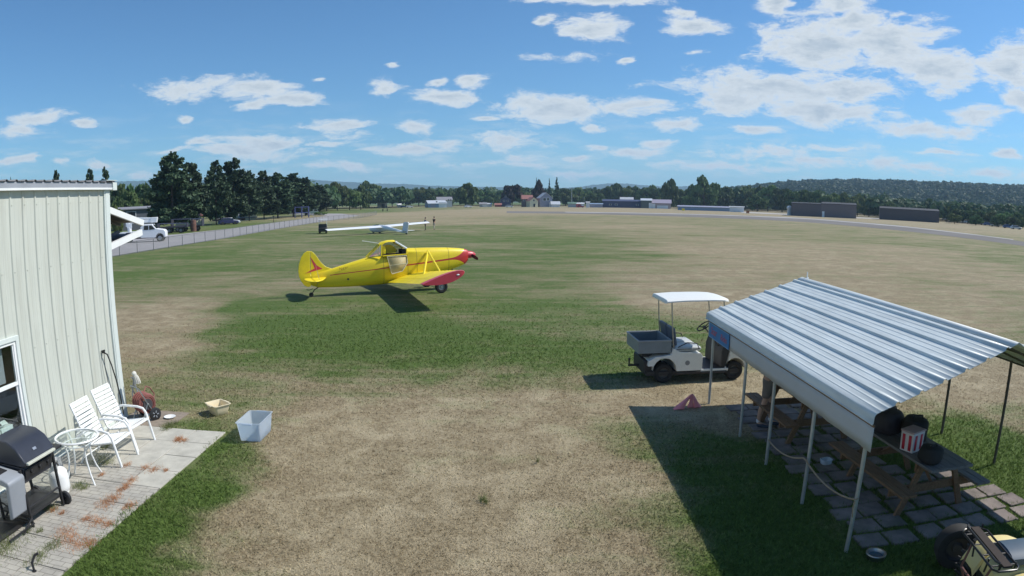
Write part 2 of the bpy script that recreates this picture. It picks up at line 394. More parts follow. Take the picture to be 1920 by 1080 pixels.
def grass_mat(name, blade=False):
    m, n, l, b = new_mat(name)
    at = N(n, 'ShaderNodeAttribute'); at.attribute_name = 'green'
    g = N(n, 'ShaderNodeNewGeometry')
    def noi(scale, det=4, rough=.6, stretch=(1, 1, 1), rot=0, dist=0):
        mp = N(n, 'ShaderNodeMapping'); mp.inputs['Scale'].default_value = stretch; mp.inputs['Rotation'].default_value = (0, 0, rot)
        l.new(g.outputs['Position'], mp.inputs[0])
        z = N(n, 'ShaderNodeTexNoise'); z.inputs['Scale'].default_value = scale; z.inputs['Detail'].default_value = det; z.inputs['Roughness'].default_value = rough; z.inputs['Distortion'].default_value = dist
        l.new(mp.outputs[0], z.inputs['Vector']); return z.outputs[0]
    def MM(op, a, bb=None, c=None, cl=False):
        q = N(n, 'ShaderNodeMath', operation=op); q.use_clamp = cl
        for i, v in enumerate((a, bb, c)):
            if v is None: continue
            if isinstance(v, (int, float)): q.inputs[i].default_value = v
            else: l.new(v, q.inputs[i])
        return q.outputs[0]
    n1 = noi(1.1, 6, .65, dist=.6)
    n2 = noi(.22, 6, .6, (1, 1.8, 1), .5, .4)
    n3 = noi(6, 5, .72, dist=.4)
    n4 = noi(.05, 6, .65, (.8, 1.6, 1), .15)
    mow = noi(1.5, 3, .6, (.09, 1.9, 1), .30)
    mow2 = noi(1.2, 3, .6, (.10, 1.6, 1), -.75)
    s = MM('ADD', MM('MULTIPLY_ADD', n1, 1.0, -.5), MM('MULTIPLY_ADD', n2, 1.1, -.55))
    s = MM('ADD', s, MM('MULTIPLY_ADD', n3, .55, -.275))
    s = MM('ADD', s, MM('MULTIPLY_ADD', mow, .5, -.25))
    s = MM('ADD', s, MM('MULTIPLY_ADD', mow2, .5, -.25))
    s = MM('ADD', s, MM('MULTIPLY_ADD', n4, .9, -.45))
    gf = MM('ADD', at.outputs['Fac'], MM('MULTIPLY', s, .85), cl=True)
    def mixc(f, a, bb):
        q = N(n, 'ShaderNodeMixRGB')
        if isinstance(f, (int, float)): q.inputs[0].default_value = f
        else: l.new(f, q.inputs[0])
        for i, v in ((1, a), (2, bb)):
            if isinstance(v, tuple): q.inputs[i].default_value = (*v, 1)
            else: l.new(v, q.inputs[i])
        return q.outputs[0]
    fine = noi(34, 4, .75); fine2 = noi(11, 5, .7, dist=.8)
    ff = MM('MULTIPLY_ADD', fine2, 2.2, -.6, True)
    tan = mixc(ff, (.215, .165, .095), (.47, .39, .25))
    tan = mixc(MM('MULTIPLY_ADD', n1, 4.5, -2.0, True), tan, (.51, .43, .285))
    tan = mixc(MM('MULTIPLY', MM('MULTIPLY_ADD', noi(2.3, 6, .7, dist=1.2), 4.5, -2.3, True), .5), tan, (.18, .14, .08))
    gr = mixc(ff, (.058, .105, .020), (.155, .22, .058))
    col = N(n, 'ShaderNodeValToRGB'); col.color_ramp.interpolation = 'EASE'
    e = col.color_ramp.elements; e[0].position = .12; e[0].color = (0, 0, 0, 1); e[1].position = .85; e[1].color = (1, 1, 1, 1)
    l.new(gf, col.inputs[0])
    c = mixc(col.outputs[0], tan, gr)
    vv = MM('MULTIPLY_ADD', fine, .9, .55)
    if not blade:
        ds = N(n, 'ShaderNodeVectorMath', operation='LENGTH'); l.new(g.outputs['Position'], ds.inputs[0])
        q_ = N(n, 'ShaderNodeMapRange'); l.new(ds.outputs['Value'], q_.inputs['Value']); q_.inputs['From Min'].default_value = 12; q_.inputs['From Max'].default_value = 30; q_.inputs['To Min'].default_value = 1; q_.inputs['To Max'].default_value = .84  # far turf darkened, standing in for the self-shadowing of blades missing there
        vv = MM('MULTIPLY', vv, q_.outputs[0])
    if blade:
        vv = MM('MULTIPLY', vv, MM('MULTIPLY_ADD', g.outputs['Random Per Island'], .75, .75))
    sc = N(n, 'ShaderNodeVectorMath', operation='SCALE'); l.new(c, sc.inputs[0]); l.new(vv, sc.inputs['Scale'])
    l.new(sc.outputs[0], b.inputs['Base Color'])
    b.inputs['Roughness'].default_value = .8; b.inputs['Specular IOR Level'].default_value = .15
    if blade:
        tr = N(n, 'ShaderNodeBsdfTranslucent'); l.new(sc.outputs[0], tr.inputs[0])
        ms = N(n, 'ShaderNodeMixShader'); ms.inputs[0].default_value = .3
        l.new(b.outputs[0], ms.inputs[1]); l.new(tr.outputs[0], ms.inputs[2]); l.new(ms.outputs[0], n['Material Output'].inputs[0])
    else:
        bp = N(n, 'ShaderNodeBump'); bp.inputs['Strength'].default_value = .9; bp.inputs['Distance'].default_value = .05
        l.new(MM('ADD', fine, MM('MULTIPLY', n3, 1.2)), bp.inputs['Height']); l.new(bp.outputs[0], b.inputs['Normal'])
    return m
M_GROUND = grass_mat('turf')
M_BLADE = grass_mat('turf blades', True)

def add_attr(o, name, vals):
    a = o.data.attributes.new(name, 'FLOAT', 'POINT'); a.data.foreach_set('value', np.asarray(vals, np.float32))
# polar sheet reaching the horizon
azs = np.concatenate([np.arange(-180, -56, 4), np.arange(-56, 56, .4), np.arange(56, 180, 4)]) * pi / 180
rs = np.concatenate([[.01], np.exp(np.arange(math.log(.8), math.log(14000), .022))])
A, Rr = np.meshgrid(azs, rs)
gx = (Rr * np.sin(A)).ravel(); gy = (Rr * np.cos(A)).ravel()
V = np.stack([gx, gy, np.zeros_like(gx)], 1)
na, nr = len(azs), len(rs)
ii, jj = np.meshgrid(np.arange(nr - 1), np.arange(na), indexing='ij')
j2 = (jj + 1) % na
F = np.stack([ii * na + jj, (ii + 1) * na + jj, (ii + 1) * na + j2, ii * na + j2], -1).reshape(-1, 4)[:, ::-1]
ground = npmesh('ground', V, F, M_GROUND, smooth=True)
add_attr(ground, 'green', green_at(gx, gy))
tag(ground, kind='structure')

PATIO_X0, PATIO_X1, PATIO_Y1 = -7.4, -5.02, 10.02
def off_grass(x, y):
    edge = -5.02 + .10 * np.sin(y * 1.7) + .05 * np.sin(y * 5.1 + 1)
    p = (x < edge) & (y < 10.0 + .05 * np.sin(x * 6))
    p |= (x < -6.15 + .1 * np.sin(y * 9)) & (y < 10.95)
    return p
rng = np.random.default_rng(5)
def blades(n, x, y, hmin, hmax, w, lean=.8):
    th = rng.uniform(0, 2 * pi, n); h = rng.uniform(hmin, hmax, n); ph = rng.uniform(0, 2 * pi, n)
    ln = rng.uniform(.1, lean, n) * h
    dx, dy = np.cos(th) * w / 2, np.sin(th) * w / 2
    a = np.stack([x - dx, y - dy, np.full(n, -.002)], 1); b = np.stack([x + dx, y + dy, np.full(n, -.002)], 1)
    c = np.stack([x + np.cos(ph) * ln, y + np.sin(ph) * ln, h], 1)
    return np.stack([a, b, c], 1).reshape(-1, 3)
n = 420000
a = rng.uniform(R(-50), R(50), n); r = np.exp(rng.uniform(math.log(3.2), math.log(27), n))
x = r * np.sin(a); y = r * np.cos(a)
# paving block positions under the shelter (irregular joints)
prs = np.random.default_rng(11); BLK = []
for iy in range(15):
    for ix in range(7):
        bxx = 4.34 + ix * .44 + prs.uniform(-.04, .04) + (.1 if iy % 2 else 0); byy = 6.15 + iy * .385 + prs.uniform(-.035, .035)
        if ix > 3 and iy > 4: continue
        if ix > 5 and iy > 2: continue
        BLK.append((bxx, byy, .395 + prs.uniform(-.05, .01), .345 + prs.uniform(-.04, .01), prs.uniform(-.07, .07), prs.uniform(-.008, .012)))
keep = ~off_grass(x, y)
bm_ = np.zeros(n, bool)
for b_ in BLK: bm_ |= (np.abs(x - b_[0]) < b_[2] / 2 - .035 + .03 * np.sin(y * 40)) & (np.abs(y - b_[1]) < b_[3] / 2 - .035 + .03 * np.sin(x * 37))
keep &= ~bm_
x, y, r = x[keep], y[keep], r[keep]; g = np.clip(green_at(x, y) + rng.normal(0, .08, len(x)), 0, 1)
k2 = rng.uniform(0, 1, len(x)) < (.35 + .65 * g); x, y, r, g = x[k2], y[k2], r[k2], g[k2]
k2 = rng.uniform(0, 1, len(x)) < np.clip((27 - r) / 14, 0, 1); x, y, r, g = x[k2], y[k2], r[k2], g[k2]
n = len(x)
hh = (.018 + .035 * g) * rng.uniform(.5, 1.3, n)
th = rng.uniform(0, 2 * pi, n); ph = rng.uniform(0, 2 * pi, n); ln = rng.uniform(.3, 1.6, n) * hh
w = .0035 + .0006 * r
dx, dy = np.cos(th) * w, np.sin(th) * w
V = np.stack([np.stack([x - dx, y - dy, np.full(n, -.002)], 1), np.stack([x + dx, y + dy, np.full(n, -.002)], 1), np.stack([x + np.cos(ph) * ln, y + np.sin(ph) * ln, hh], 1)], 1).reshape(-1, 3)
grass = npmesh('grass', V, np.arange(3 * n).reshape(-1, 3), M_BLADE)
add_attr(grass, 'green', np.repeat(g, 3))
tag(grass, 'short mown grass, green in patches and straw coloured in others', 'grass', kind='stuff')

# ------------------------------------------------------------------ patio and its weeds
def slab_mat(name, c, brick=False):
    m, n_, l, b = new_mat(name)
    g_ = N(n_, 'ShaderNodeNewGeometry')
    z = N(n_, 'ShaderNodeTexNoise'); z.inputs['Scale'].default_value = 3; z.inputs['Detail'].default_value = 8; z.inputs['Roughness'].default_value = .7; l.new(g_.outputs['Position'], z.inputs['Vector'])
    mr = N(n_, 'ShaderNodeMapRange'); l.new(z.outputs[0], mr.inputs['Value']); mr.inputs['From Min'].default_value = .3; mr.inputs['From Max'].default_value = .7; mr.inputs['To Min'].default_value = .75; mr.inputs['To Max'].default_value = 1.15
    sc = N(n_, 'ShaderNodeVectorMath', operation='SCALE'); l.new(mr.outputs[0], sc.inputs['Scale'])
    if brick:
        bt = N(n_, 'ShaderNodeTexBrick'); l.new(g_.outputs['Position'], bt.inputs['Vector'])
        bt.inputs['Color1'].default_value = (*c, 1); bt.inputs['Color2'].default_value = (c[0] * .88, c[1] * .88, c[2] * .9, 1); bt.inputs['Mortar'].default_value = (c[0] * .5, c[1] * .5, c[2] * .5, 1)
        bt.inputs['Scale'].default_value = 1; bt.inputs['Mortar Size'].default_value = .005; bt.inputs['Brick Width'].default_value = .2; bt.inputs['Row Height'].default_value = .1
        l.new(bt.outputs[0], sc.inputs[0])
        bp = N(n_, 'ShaderNodeBump'); bp.inputs['Strength'].default_value = .5; bp.inputs['Distance'].default_value = .01; bp.invert = True
        l.new(bt.outputs['Fac'], bp.inputs['Height']); l.new(bp.outputs[0], b.inputs['Normal'])
    else: sc.inputs[0].default_value = c
    l.new(sc.outputs[0], b.inputs['Base Color']); b.inputs['Roughness'].default_value = .85
    return m
pr = random.Random(3)
mb = MB(); mb2 = MB()
for iy in range(24):
    for ix in range(4):
        x0 = PATIO_X0 + .03 + ix * .597; y0 = PATIO_Y1 - (iy + 1) * .61
        tgt = mb if y0 > 7.7 or (y0 > 7.0 and ix > 2) else mb2
        tgt.box((x0 + .29, y0 + .3, -.01 + pr.uniform(-.004, .004)), (.582, .594, .06), pr.uniform(-.006, .006), pr.uniform(-.008, .008), pr.uniform(-.008, .008))
tag(mb.build('patio_slabs', slab_mat('smooth slabs', (.46, .44, .38)), bevel=.005), kind='structure')
tag(mb2.build('patio_brick_slabs', slab_mat('brick pattern slabs', (.42, .395, .34), True), bevel=.005), kind='structure')
mb = MB(); mb.bx(-7.4, -5.02, -5, 10.0, -.03, .008); mb.bx(-7.4, -6.2, 10.03, 10.92, -.03, .012)
tag(mb.build('patio_base', mat('old mortar', (.25, .205, .16), .9, var=.3, scale=8, bump=.4)), kind='structure')

def tuft(pts, mname, c1, c2, nm, label, hh=(.03, .09), w=.006, spread=.12, per=150):
    X = []; Y = []
    for (px, py, s) in pts:
        q = G(px, py); k = int(per * s)
        X.append(q[0] + rng.normal(0, spread * s * .6, k) ); Y.append(q[1] + rng.normal(0, spread * s, k))
    X = np.concatenate(X); Y = np.concatenate(Y); nn = len(X)
    V = blades(nn, X, Y, hh[0], hh[1], w, 1.6); V[:, 2] += .02
    m_ = leaf_mat(mname, c1, c2, 4, .2, 0)
    return tag(npmesh(nm, V, np.arange(3 * nn).reshape(-1, 3), m_), label, 'weeds', kind='stuff')
Z1 = lambda x_, y_, s: (x_ / 2.347, 620 + y_ / 2.347, s)
tuft([Z1(285, 895, 1.6), Z1(310, 925, 1.5), Z1(360, 945, 1.5), Z1(405, 945, 1), Z1(390, 835, 1), Z1(430, 850, 1.2), Z1(480, 858, .9), Z1(470, 765, 1.7), Z1(500, 745, 1.2), Z1(560, 690, 1), Z1(580, 665, .9), Z1(540, 705, .8), Z1(570, 778, 1.1), Z1(560, 598, .8), Z1(640, 608, .9), Z1(680, 618, 1), Z1(730, 622, .5), Z1(450, 640, .5), Z1(235, 795, .6), Z1(275, 810, .5), (335, 826, .9), (345, 829, .8), Z1(785, 487, .7)],
     'dead weeds', (.34, .14, .06), (.52, .28, .14), 'dead_weeds', 'orange brown dead weeds growing in the joints of the patio slabs', (.02, .06), .006, .075, 150)
tuft([Z1(30, 970, 2.2), Z1(10, 955, 1.5), Z1(170, 1010, 1.2), Z1(235, 955, .9), Z1(195, 770, 1), Z1(230, 785, .9), Z1(180, 890, .3), Z1(345, 690, .8), Z1(440, 575, 1.4), Z1(455, 520, 1), Z1(470, 590, 1), Z1(755, 420, 1.2), Z1(740, 430, 1), Z1(370, 700, .5), Z1(120, 895, .4), (905, 940, .45), (912, 945, .3), (1008, 868, .2)],
     'green weeds', (.06, .10, .03), (.22, .24, .08), 'green_weeds', 'green and yellowing weeds between the patio slabs near the grill', (.03, .10), .006, .1, 170)

# ------------------------------------------------------------------ paving under the shelter
mb = MB()
for (bx_, by_, sx_, sy_, rz_, dz_) in BLK: mb.box((bx_, by_, -.005 + dz_ * .5), (sx_, sy_, .06), rz_)
tag(mb.build('paving_blocks', mat('pinkish concrete blocks', (.20, .165, .15), .9, var=.5, scale=2.5, bump=.4, dirt=(.10, .11, .06), dirt_amt=.6, coords='World'), bevel=.012), kind='structure')

# ------------------------------------------------------------------ runway, far apron, road beyond the fence
ASPH = mat('old runway asphalt', (.20, .19, .18), 1.0, spec=.05, var=.15, scale=.05, bump=.2, coords='World', dirt=(.24, .22, .2), dirt_amt=.5)
ASPH2 = mat('pale asphalt road', (.33, .315, .32), 1.0, spec=.1, var=.10, scale=.3, bump=.2, coords='World')
CONC = mat('pale concrete', (.42, .40, .37), 1.0, spec=.05, var=.12, scale=.05, coords='World')
LINE = mat('worn runway paint', (.40, .385, .36), 1.0, spec=.05, var=.3, scale=.08, coords='World')
def ribbon(name, near, far, m, z):
    near = [G(*q) for q in near]; far = [G(*q) for q in far]
    def resample(p, k=60):
        p = np.array(p); d = np.r_[0, np.cumsum(np.hypot(*np.diff(p, axis=0).T))]; t = np.linspace(0, d[-1], k)
        q = np.stack([np.interp(t, d, p[:, 0]), np.interp(t, d, p[:, 1])], 1)
        for _ in range(8): q[1:-1] = (q[:-2] + 2 * q[1:-1] + q[2:]) / 4
        return q
    a_, b_ = resample(near), resample(far); mb = MB()
    vs = [(x_, y_, z) for x_, y_ in a_] + [(x_, y_, z) for x_, y_ in b_]; k = len(a_)
    mb.add(vs, [(i, i + 1, k + i + 1, k + i) for i in range(k - 1)])
    o = mb.build(name, m); 
    if o.data.polygons[0].normal.z < 0: o.data.flip_normals()
    return tag(o, kind='structure')
ribbon('runway', [(950, 399.5), (1060, 400.5), (1240, 405), (1500, 415.5), (1700, 433.5), (1919, 461), (2100, 492)], [(950, 396), (1060, 397), (1240, 399.5), (1500, 408), (1700, 424), (1919, 453), (2100, 484)], ASPH, .02)
ribbon('runway_edge_line', [(1060, 398.4), (1240, 401.0), (1500, 409.8), (1700, 426.2), (1900, 450)], [(1060, 397.2), (1240, 399.9), (1500, 408.4), (1700, 424.6), (1900, 448.8)], LINE, .028)
ribbon('apron', [(1390, 399), (1500, 404), (1600, 409), (1720, 415)], [(1390, 396.8), (1500, 402.2), (1600, 407), (1720, 413)], CONC, .024)
# road: strip beside the fence
def poly_sheet(name, pts, m, z):
    mb = MB(); mb.add([(p[0], p[1], z) for p in pts], [list(range(len(pts)))]); o = mb.build(name, m)
    if o.data.polygons[0].normal.z < 0: o.data.flip_normals()
    return tag(o, kind='structure')
poly_sheet('road', [(-35.3, 44), (-35.3, 76), (-37.6, 100), (-40.6, 134), (-45, 190), (-62, 232), (-90, 262), (-97, 258), (-70, 224), (-58, 200), (-52.5, 150), (-49.5, 110), (-50.5, 90), (-60, 84), (-78, 74), (-78, 30), (-36, 20)], ASPH2, .02)

# ------------------------------------------------------------------ hills
def forest_mat(name, c1, c2, scale):
    m, n_, l, b = new_mat(name)
    g_ = N(n_, 'ShaderNodeNewGeometry')
    z = N(n_, 'ShaderNodeTexNoise'); z.inputs['Scale'].default_value = scale; z.inputs['Detail'].default_value = 8; z.inputs['Roughness'].default_value = .75; l.new(g_.outputs['Position'], z.inputs['Vector'])
    mr = N(n_, 'ShaderNodeMapRange'); l.new(z.outputs[0], mr.inputs['Value']); mr.inputs['From Min'].default_value = .35; mr.inputs['From Max'].default_value = .65
    mx = N(n_, 'ShaderNodeMixRGB'); l.new(mr.outputs[0], mx.inputs[0]); mx.inputs[1].default_value = (*c1, 1); mx.inputs[2].default_value = (*c2, 1)
    l.new(mx.outputs[0], b.inputs['Base Color']); b.inputs['Roughness'].default_value = .9; b.inputs['Specular IOR Level'].default_value = .1
    bp = N(n_, 'ShaderNodeBump'); bp.inputs['Strength'].default_value = 1; bp.inputs['Distance'].default_value = 6; l.new(z.outputs[0], bp.inputs['Height']); l.new(bp.outputs[0], b.inputs['Normal'])
    return m
def hill(name, prof, d0, d1, d2, m, bump, seed, naz=500, nr=24):
    """prof: list of (px, py) of the skyline; rises from d0 to the crest at d1, falls to d2"""
    pa = np.array([azel(*q) for q in prof]); az_ = np.linspace(pa[0, 0], pa[-1, 0], naz); el_ = np.interp(az_, pa[:, 0], pa[:, 1])
    rg = np.random.default_rng(seed); T = np.r_[np.linspace(0, 1, nr), np.linspace(1.05, 1.6, 8)]
    V = []
    ph = rg.uniform(0, 6, 6)
    for t in T:
        if t <= 1: d = d0 + (d1 - d0) * t; f = (3 * t * t - 2 * t ** 3) * .55 + .45 * t
        else: d = d1 + (d2 - d1) * (t - 1) / .6; f = 1 - ((t - 1) / .6) ** 2 * .8
        crest = CAMH + d1 * np.tan(el_)
        wav = 1 + .10 * np.sin(az_ * 23 + ph[0] + t * 5) * t * (t < 1) * (1 - t) * 2
        h = crest * f * wav - 1 + rg.uniform(-bump, bump, naz) * (t > .02)
        V.append(np.stack([d * np.sin(az_), d * np.cos(az_), h], 1))
    V = np.concatenate(V); k = len(T)
    ii, jj = np.meshgrid(np.arange(k - 1), np.arange(naz - 1), indexing='ij')
    F = np.stack([ii * naz + jj, ii * naz + jj + 1, (ii + 1) * naz + jj + 1, (ii + 1) * naz + jj], -1).reshape(-1, 4)
    return tag(npmesh(name, V, F, m, smooth=True), kind='structure')
FARM = forest_mat('distant wooded ridge', (.030, .050, .030), (.06, .085, .045), .012)
NEARM = forest_mat('wooded hill', (.022, .040, .018), (.06, .085, .035), .05)
hill('far_ridge', [(-150, 350), (100, 344), (300, 338), (430, 336), (560, 334), (600, 338), (650, 341), (700, 343.5), (760, 345), (800, 347.5), (850, 349), (900, 350), (960, 351), (1020, 352), (1060, 352), (1090, 350), (1115, 346), (1140, 343.5), (1175, 344), (1200, 346.5), (1250, 350), (1290, 349), (1340, 352), (1400, 351), (1500, 350), (1700, 356), (1950, 366)], 3800, 5200, 7000, FARM, 2.5, 1)
hill('near_far_ridge', [(450, 366), (560, 362), (640, 360), (760, 356), (860, 357), (960, 356), (1040, 357), (1100, 359), (1180, 362), (1300, 366), (1400, 370)], 2000, 3000, 3800, FARM, 2, 4)
hill('right_hill', [(1180, 372), (1260, 366), (1330, 360), (1400, 353), (1440, 349), (1480, 344.5), (1520, 342), (1560, 340.5), (1600, 341), (1640, 342), (1700, 344), (1750, 346.5), (1800, 348), (1850, 349.5), (1919, 352), (2050, 360), (2300, 385)], 620, 1500, 2100, NEARM, 1.2, 2)
# ------------------------------------------------------------------ the hangar on the left
SIDING = mat('cream ribbed steel siding', (.53, .55, .49), .5, var=.07, scale=3, dirt=(.36, .35, .29), dirt_amt=.4, spec=.4, stretch=(1, 2.2, .25))
TRIM = mat('pale green white trim', (.62, .67, .64), .4, var=.04)
FASCIA = mat('grey fascia', (.30, .32, .36), .5, var=.12, scale=3)
ROOFM = mat('galvanised roof sheet', (.15, .155, .17), .6, .0, var=.3, dirt=(.09, .08, .08), dirt_amt=.6)
WX = -7.4; WY1 = 10.42; EAVE = 4.36; RIB = .3048
WIN = (6.15, 7.52, .66, 2.10)        # y0 y1 z0 z1 of the window opening
hg = thing('metal_hangar', 'cream ribbed metal hangar with a double hung window at the left edge', 'hangar', (WX, WY1, 0))
def rib_profile(ya, yb):
    """(x, y) outline of the ribbed sheet from y=yb down to ya, ribs proud of the pan"""
    pts = []; y = yb - .30; pts.append((0, yb)); k = 0
    while y > ya:
        pts += [(0, y + .028), (.019, y + .012), (.019, y - .012), (0, y - .028)]; k += 1
        # two small stiffening beads between the main ribs
        for q in (.10, .20):
            pts += [(0, y - q + .008), (.003, y - q), (0, y - q - .008)]
        y -= RIB
    pts.append((0, ya)); return pts
mb = MB()
prof = rib_profile(-6, 10.40)
yy = sorted(set([p[1] for p in prof] + [WIN[0] - .03, WIN[1] + .03]))[::-1]
px_ = np.array([p[1] for p in prof])[::-1]; pv_ = np.array([p[0] for p in prof])[::-1]
for k in range(len(yy) - 1):
    y1, y0 = yy[k], yy[k + 1]
    xa = float(np.interp(y1, px_, pv_)); xb = float(np.interp(y0, px_, pv_))
    segs = [(.05, EAVE - .04)]
    if y1 <= WIN[1] + .031 and y0 >= WIN[0] - .031: segs = [(.05, WIN[2] - .02), (WIN[3] + .02, EAVE - .04)]
    for z0, z1 in segs:
        mb.add([(xa, y1 - WY1, z0), (xb, y0 - WY1, z0), (xb, y0 - WY1, z1), (xa, y1 - WY1, z1)], [(0, 1, 2, 3)])
y = 10.10
while y > 2:
    for z in (.7, 1.9, 3.1, 4.1):
        if not (WIN[0] - .2 < y < WIN[1] + .2 and z < 2.2): mb.cyl((.018, y - WY1 + .04, z), (.003, y - WY1 + .04, z), .006, .006, 6); mb.cyl((0, y - WY1 + .04, z), (.006, y - WY1 + .04, z), .007, .007, 6)
    y -= RIB
mb.build('wall', SIDING, hg, ang=20)
mb = MB()   # white corner trim, base trim, head trim
mb.bx(-.20, .035, -.20 + .2 - .17, .0, 0, EAVE - .05); mb.bx(.0351, .045, -.135, -.0, 0, EAVE - .05)
mb.build('corner_trim', TRIM, hg, bevel=.006)
mb = MB(); mb.bx(.0, .028, -16, -.18, .0, .05); mb.build('base_trim', TRIM, hg)
mb = MB(); mb.bx(-.02, .105, -16.4, .0, EAVE - .045, EAVE - .01); mb.build('head_trim', WHITE, hg)
# far gable wall with the doorway, back and near walls
mb = MB(); mb.bx(-1.1, -.2, -.18, -.02, 0, EAVE); mb.bx(-15, -13.5, -.18, -.02, 0, EAVE); mb.bx(-15, -.2, -.17, -.03, EAVE - .1, 4.43)
mb.build('front_wall', SIDING, hg)
mb = MB(); mb.bx(-15, -14.9, -16.4, -.18, 0, EAVE); mb.bx(-15, -.03, -16.5, -16.4, 0, EAVE); mb.build('rear_wall', SIDING, hg)
# roof: low slope, corrugated edge above a grey fascia
mb = MB(); mb.bx(.07, .095, -16.5, .03, EAVE - .009, EAVE + .085); mb.bx(-.02, .07, -16.5, .0, EAVE + .004, EAVE + .02)
mb.build('fascia', FASCIA, hg, bevel=.004)
mb = MB(); vs = []; ys = []
y = .12
while y > -16.6:
    ys += [(y, 0), (y - .05, 0), (y - .075, .025), (y - .10, .025), (y - .125, 0)]; y -= .2286
for (yv, dz) in ys: vs += [(.12, yv, EAVE + .09 + dz), (-7.5, yv, EAVE + .09 + dz + .14), (-15.1, yv, EAVE + .09 + dz)]
fs = []
for i in range(len(ys) - 1):
    for j in range(2): fs.append((i * 3 + j, i * 3 + j + 1, i * 3 + 4 + j, i * 3 + 3 + j))
mb.add(vs, fs); mb.build('roof', ROOFM, hg, solid=.004)
mb = MB(); mb.bx(.04, .12, .0, .14, EAVE - .06, EAVE + .085); mb.bx(.0, .125, -.22, .14, EAVE + .115, EAVE + .128); mb.build('rake_trim', TRIM, hg, bevel=.004)
# gable trim going up the roof
mb = MB(); mb.add([(.05, .13, EAVE - .02), (.05, .13, EAVE + .08), (-7.5, .13, EAVE + .26), (-7.5, .13, EAVE + .1), (.05, .15, EAVE - .02), (.05, .15, EAVE + .08), (-7.5, .15, EAVE + .26), (-7.5, .15, EAVE + .1)], [(0, 1, 2, 3), (4, 7, 6, 5), (0, 4, 5, 1), (1, 5, 6, 2), (2, 6, 7, 3), (3, 7, 4, 0)])
mb.build('gable_trim', TRIM, hg)
# room behind the window
DULL = mat('dull room paint', (.10, .09, .085), .9, var=.2)
mb = MB(); y0, y1 = 4.5 - WY1, 9.6 - WY1
mb.add([(-.12, y0, .1), (-.12, y1, .1), (-3, y1, .1), (-3, y0, .1), (-.12, y0, 2.6), (-.12, y1, 2.6), (-3, y1, 2.6), (-3, y0, 2.6)], [(0, 3, 2, 1), (4, 5, 6, 7), (0, 4, 7, 3), (1, 2, 6, 5), (3, 7, 6, 2)])
mb.build('room_lining', DULL, hg)
# window
y0, y1, z0, z1 = WIN[0] - WY1, WIN[1] - WY1, WIN[2], WIN[3]
mb = MB(); t = .075
mb.bx(.0, .05, y0 - t, y0, z0 - t, z1 + t); mb.bx(.0, .05, y1, y1 + t, z0 - t, z1 + t); mb.bx(.0, .05, y0, y1, z1, z1 + t); mb.bx(.0, .055, y0, y1, z0 - t, z0)
wt = mb.build('window', TRIM, hg, bevel=.006)
mb = MB(); t = .045; zm = 1.47
a0, a1 = y0 + .004, y1 - .004
mb.bx(-.05, .03, a0, a0 + t, z0, z1); mb.bx(-.05, .03, a1 - t, a1, z0, z1); mb.bx(-.05, .03, a0 + t, a1 - t, z1 - t, z1); mb.bx(-.05, .035, a0 + t, a1 - t, z0, z0 + t)
mb.build('window_frame', WHITE, wt, bevel=.004)
mb = MB(); mb.bx(-.03, .02, a0 + t, a1 - t, zm - .035, zm + .02); mb.bx(-.03, -.005, a1 - t - .03, a1 - t, z0 + t, zm - .035); mb.bx(-.015, .012, a1 - t - .022, a1 - t, zm + .02, z1 - t)
mb.bx(-.03, -.005, a0 + t, a1 - t - .03, z0 + t, z0 + t + .03)
mb.build('sash', WHITE, wt, bevel=.003)
mb = MB(); mb.bx(.0, .004, a0 + t, a1 - t - .02, zm + .02, z1 - t); mb.bx(-.024, -.020, a0 + t, a1 - t - .03, z0 + t + .03, zm - .035)
mb.build('pane', GLASS, wt)
mb = MB(); mb.bx(-.012, .10, y0 - .1, y1 + .1, z0 - .115, z0 - .076); mb.build('window_sill', WHITE, wt, bevel=.004)
# things on the inner sill
mb = MB(); mb.bx(-.5, -.10, y0, y1, z0 - .03, z0 + .012); mb.build('inner_shelf', mat('inner shelf', (.35, .33, .3), .7), hg)
PAPER = mat('pale carton', (.62, .66, .60), .7, var=.06); BLUEP = mat('faded blue print', (.10, .25, .42), .7)
def carton(y, w, h, label, rz=0.0, scr=True):
    t = thing('carton', label, 'box', (WX - .22, y, WIN[2] + .013), rz)
    b = MB(); b.bx(-.09, .09, -w / 2, w / 2, 0, h); b.build('carton_body', PAPER, t, bevel=.003)
    b = MB(); b.box((.05, -w / 4, h + .03), (.09, w / 2.1, .003), 0, 0, -.6); b.box((-.04, w / 4, h + .03), (.09, w / 2.1, .003), 0, 0, .6); b.build('flap', PAPER, t)
    if scr:
        b = MB(); pts = []
        for i in range(26): pts.append((.0925, -w * .33 + w * .62 * i / 25, h * .5 + h * .20 * sin(i * 1.9) + .0 * i))
        b.tube(pts, .0035, 5); b.tube([(.0925, -w * .3, h * .24), (.0925, w * .22, h * .27)], .003, 5); b.build('blue_lettering', BLUEP, t)
MB().bx(WX - .10, WX - .092, 6.2, 7.30, 1.50, 2.10).build('window_blind', mat('grey blind', (.30, .30, .31), .8, var=.15, scale=3)).name = 'window_blind'
tag(bpy.data.objects['window_blind'], 'grey blind hanging inside the upper half of the window', 'blind')
carton(7.18, .30, .17, 'pale carton with blue handwriting inside the window, right one', .06)
carton(6.83, .36, .20, 'plain pale carton on the inner window sill, left one', -.1, False)
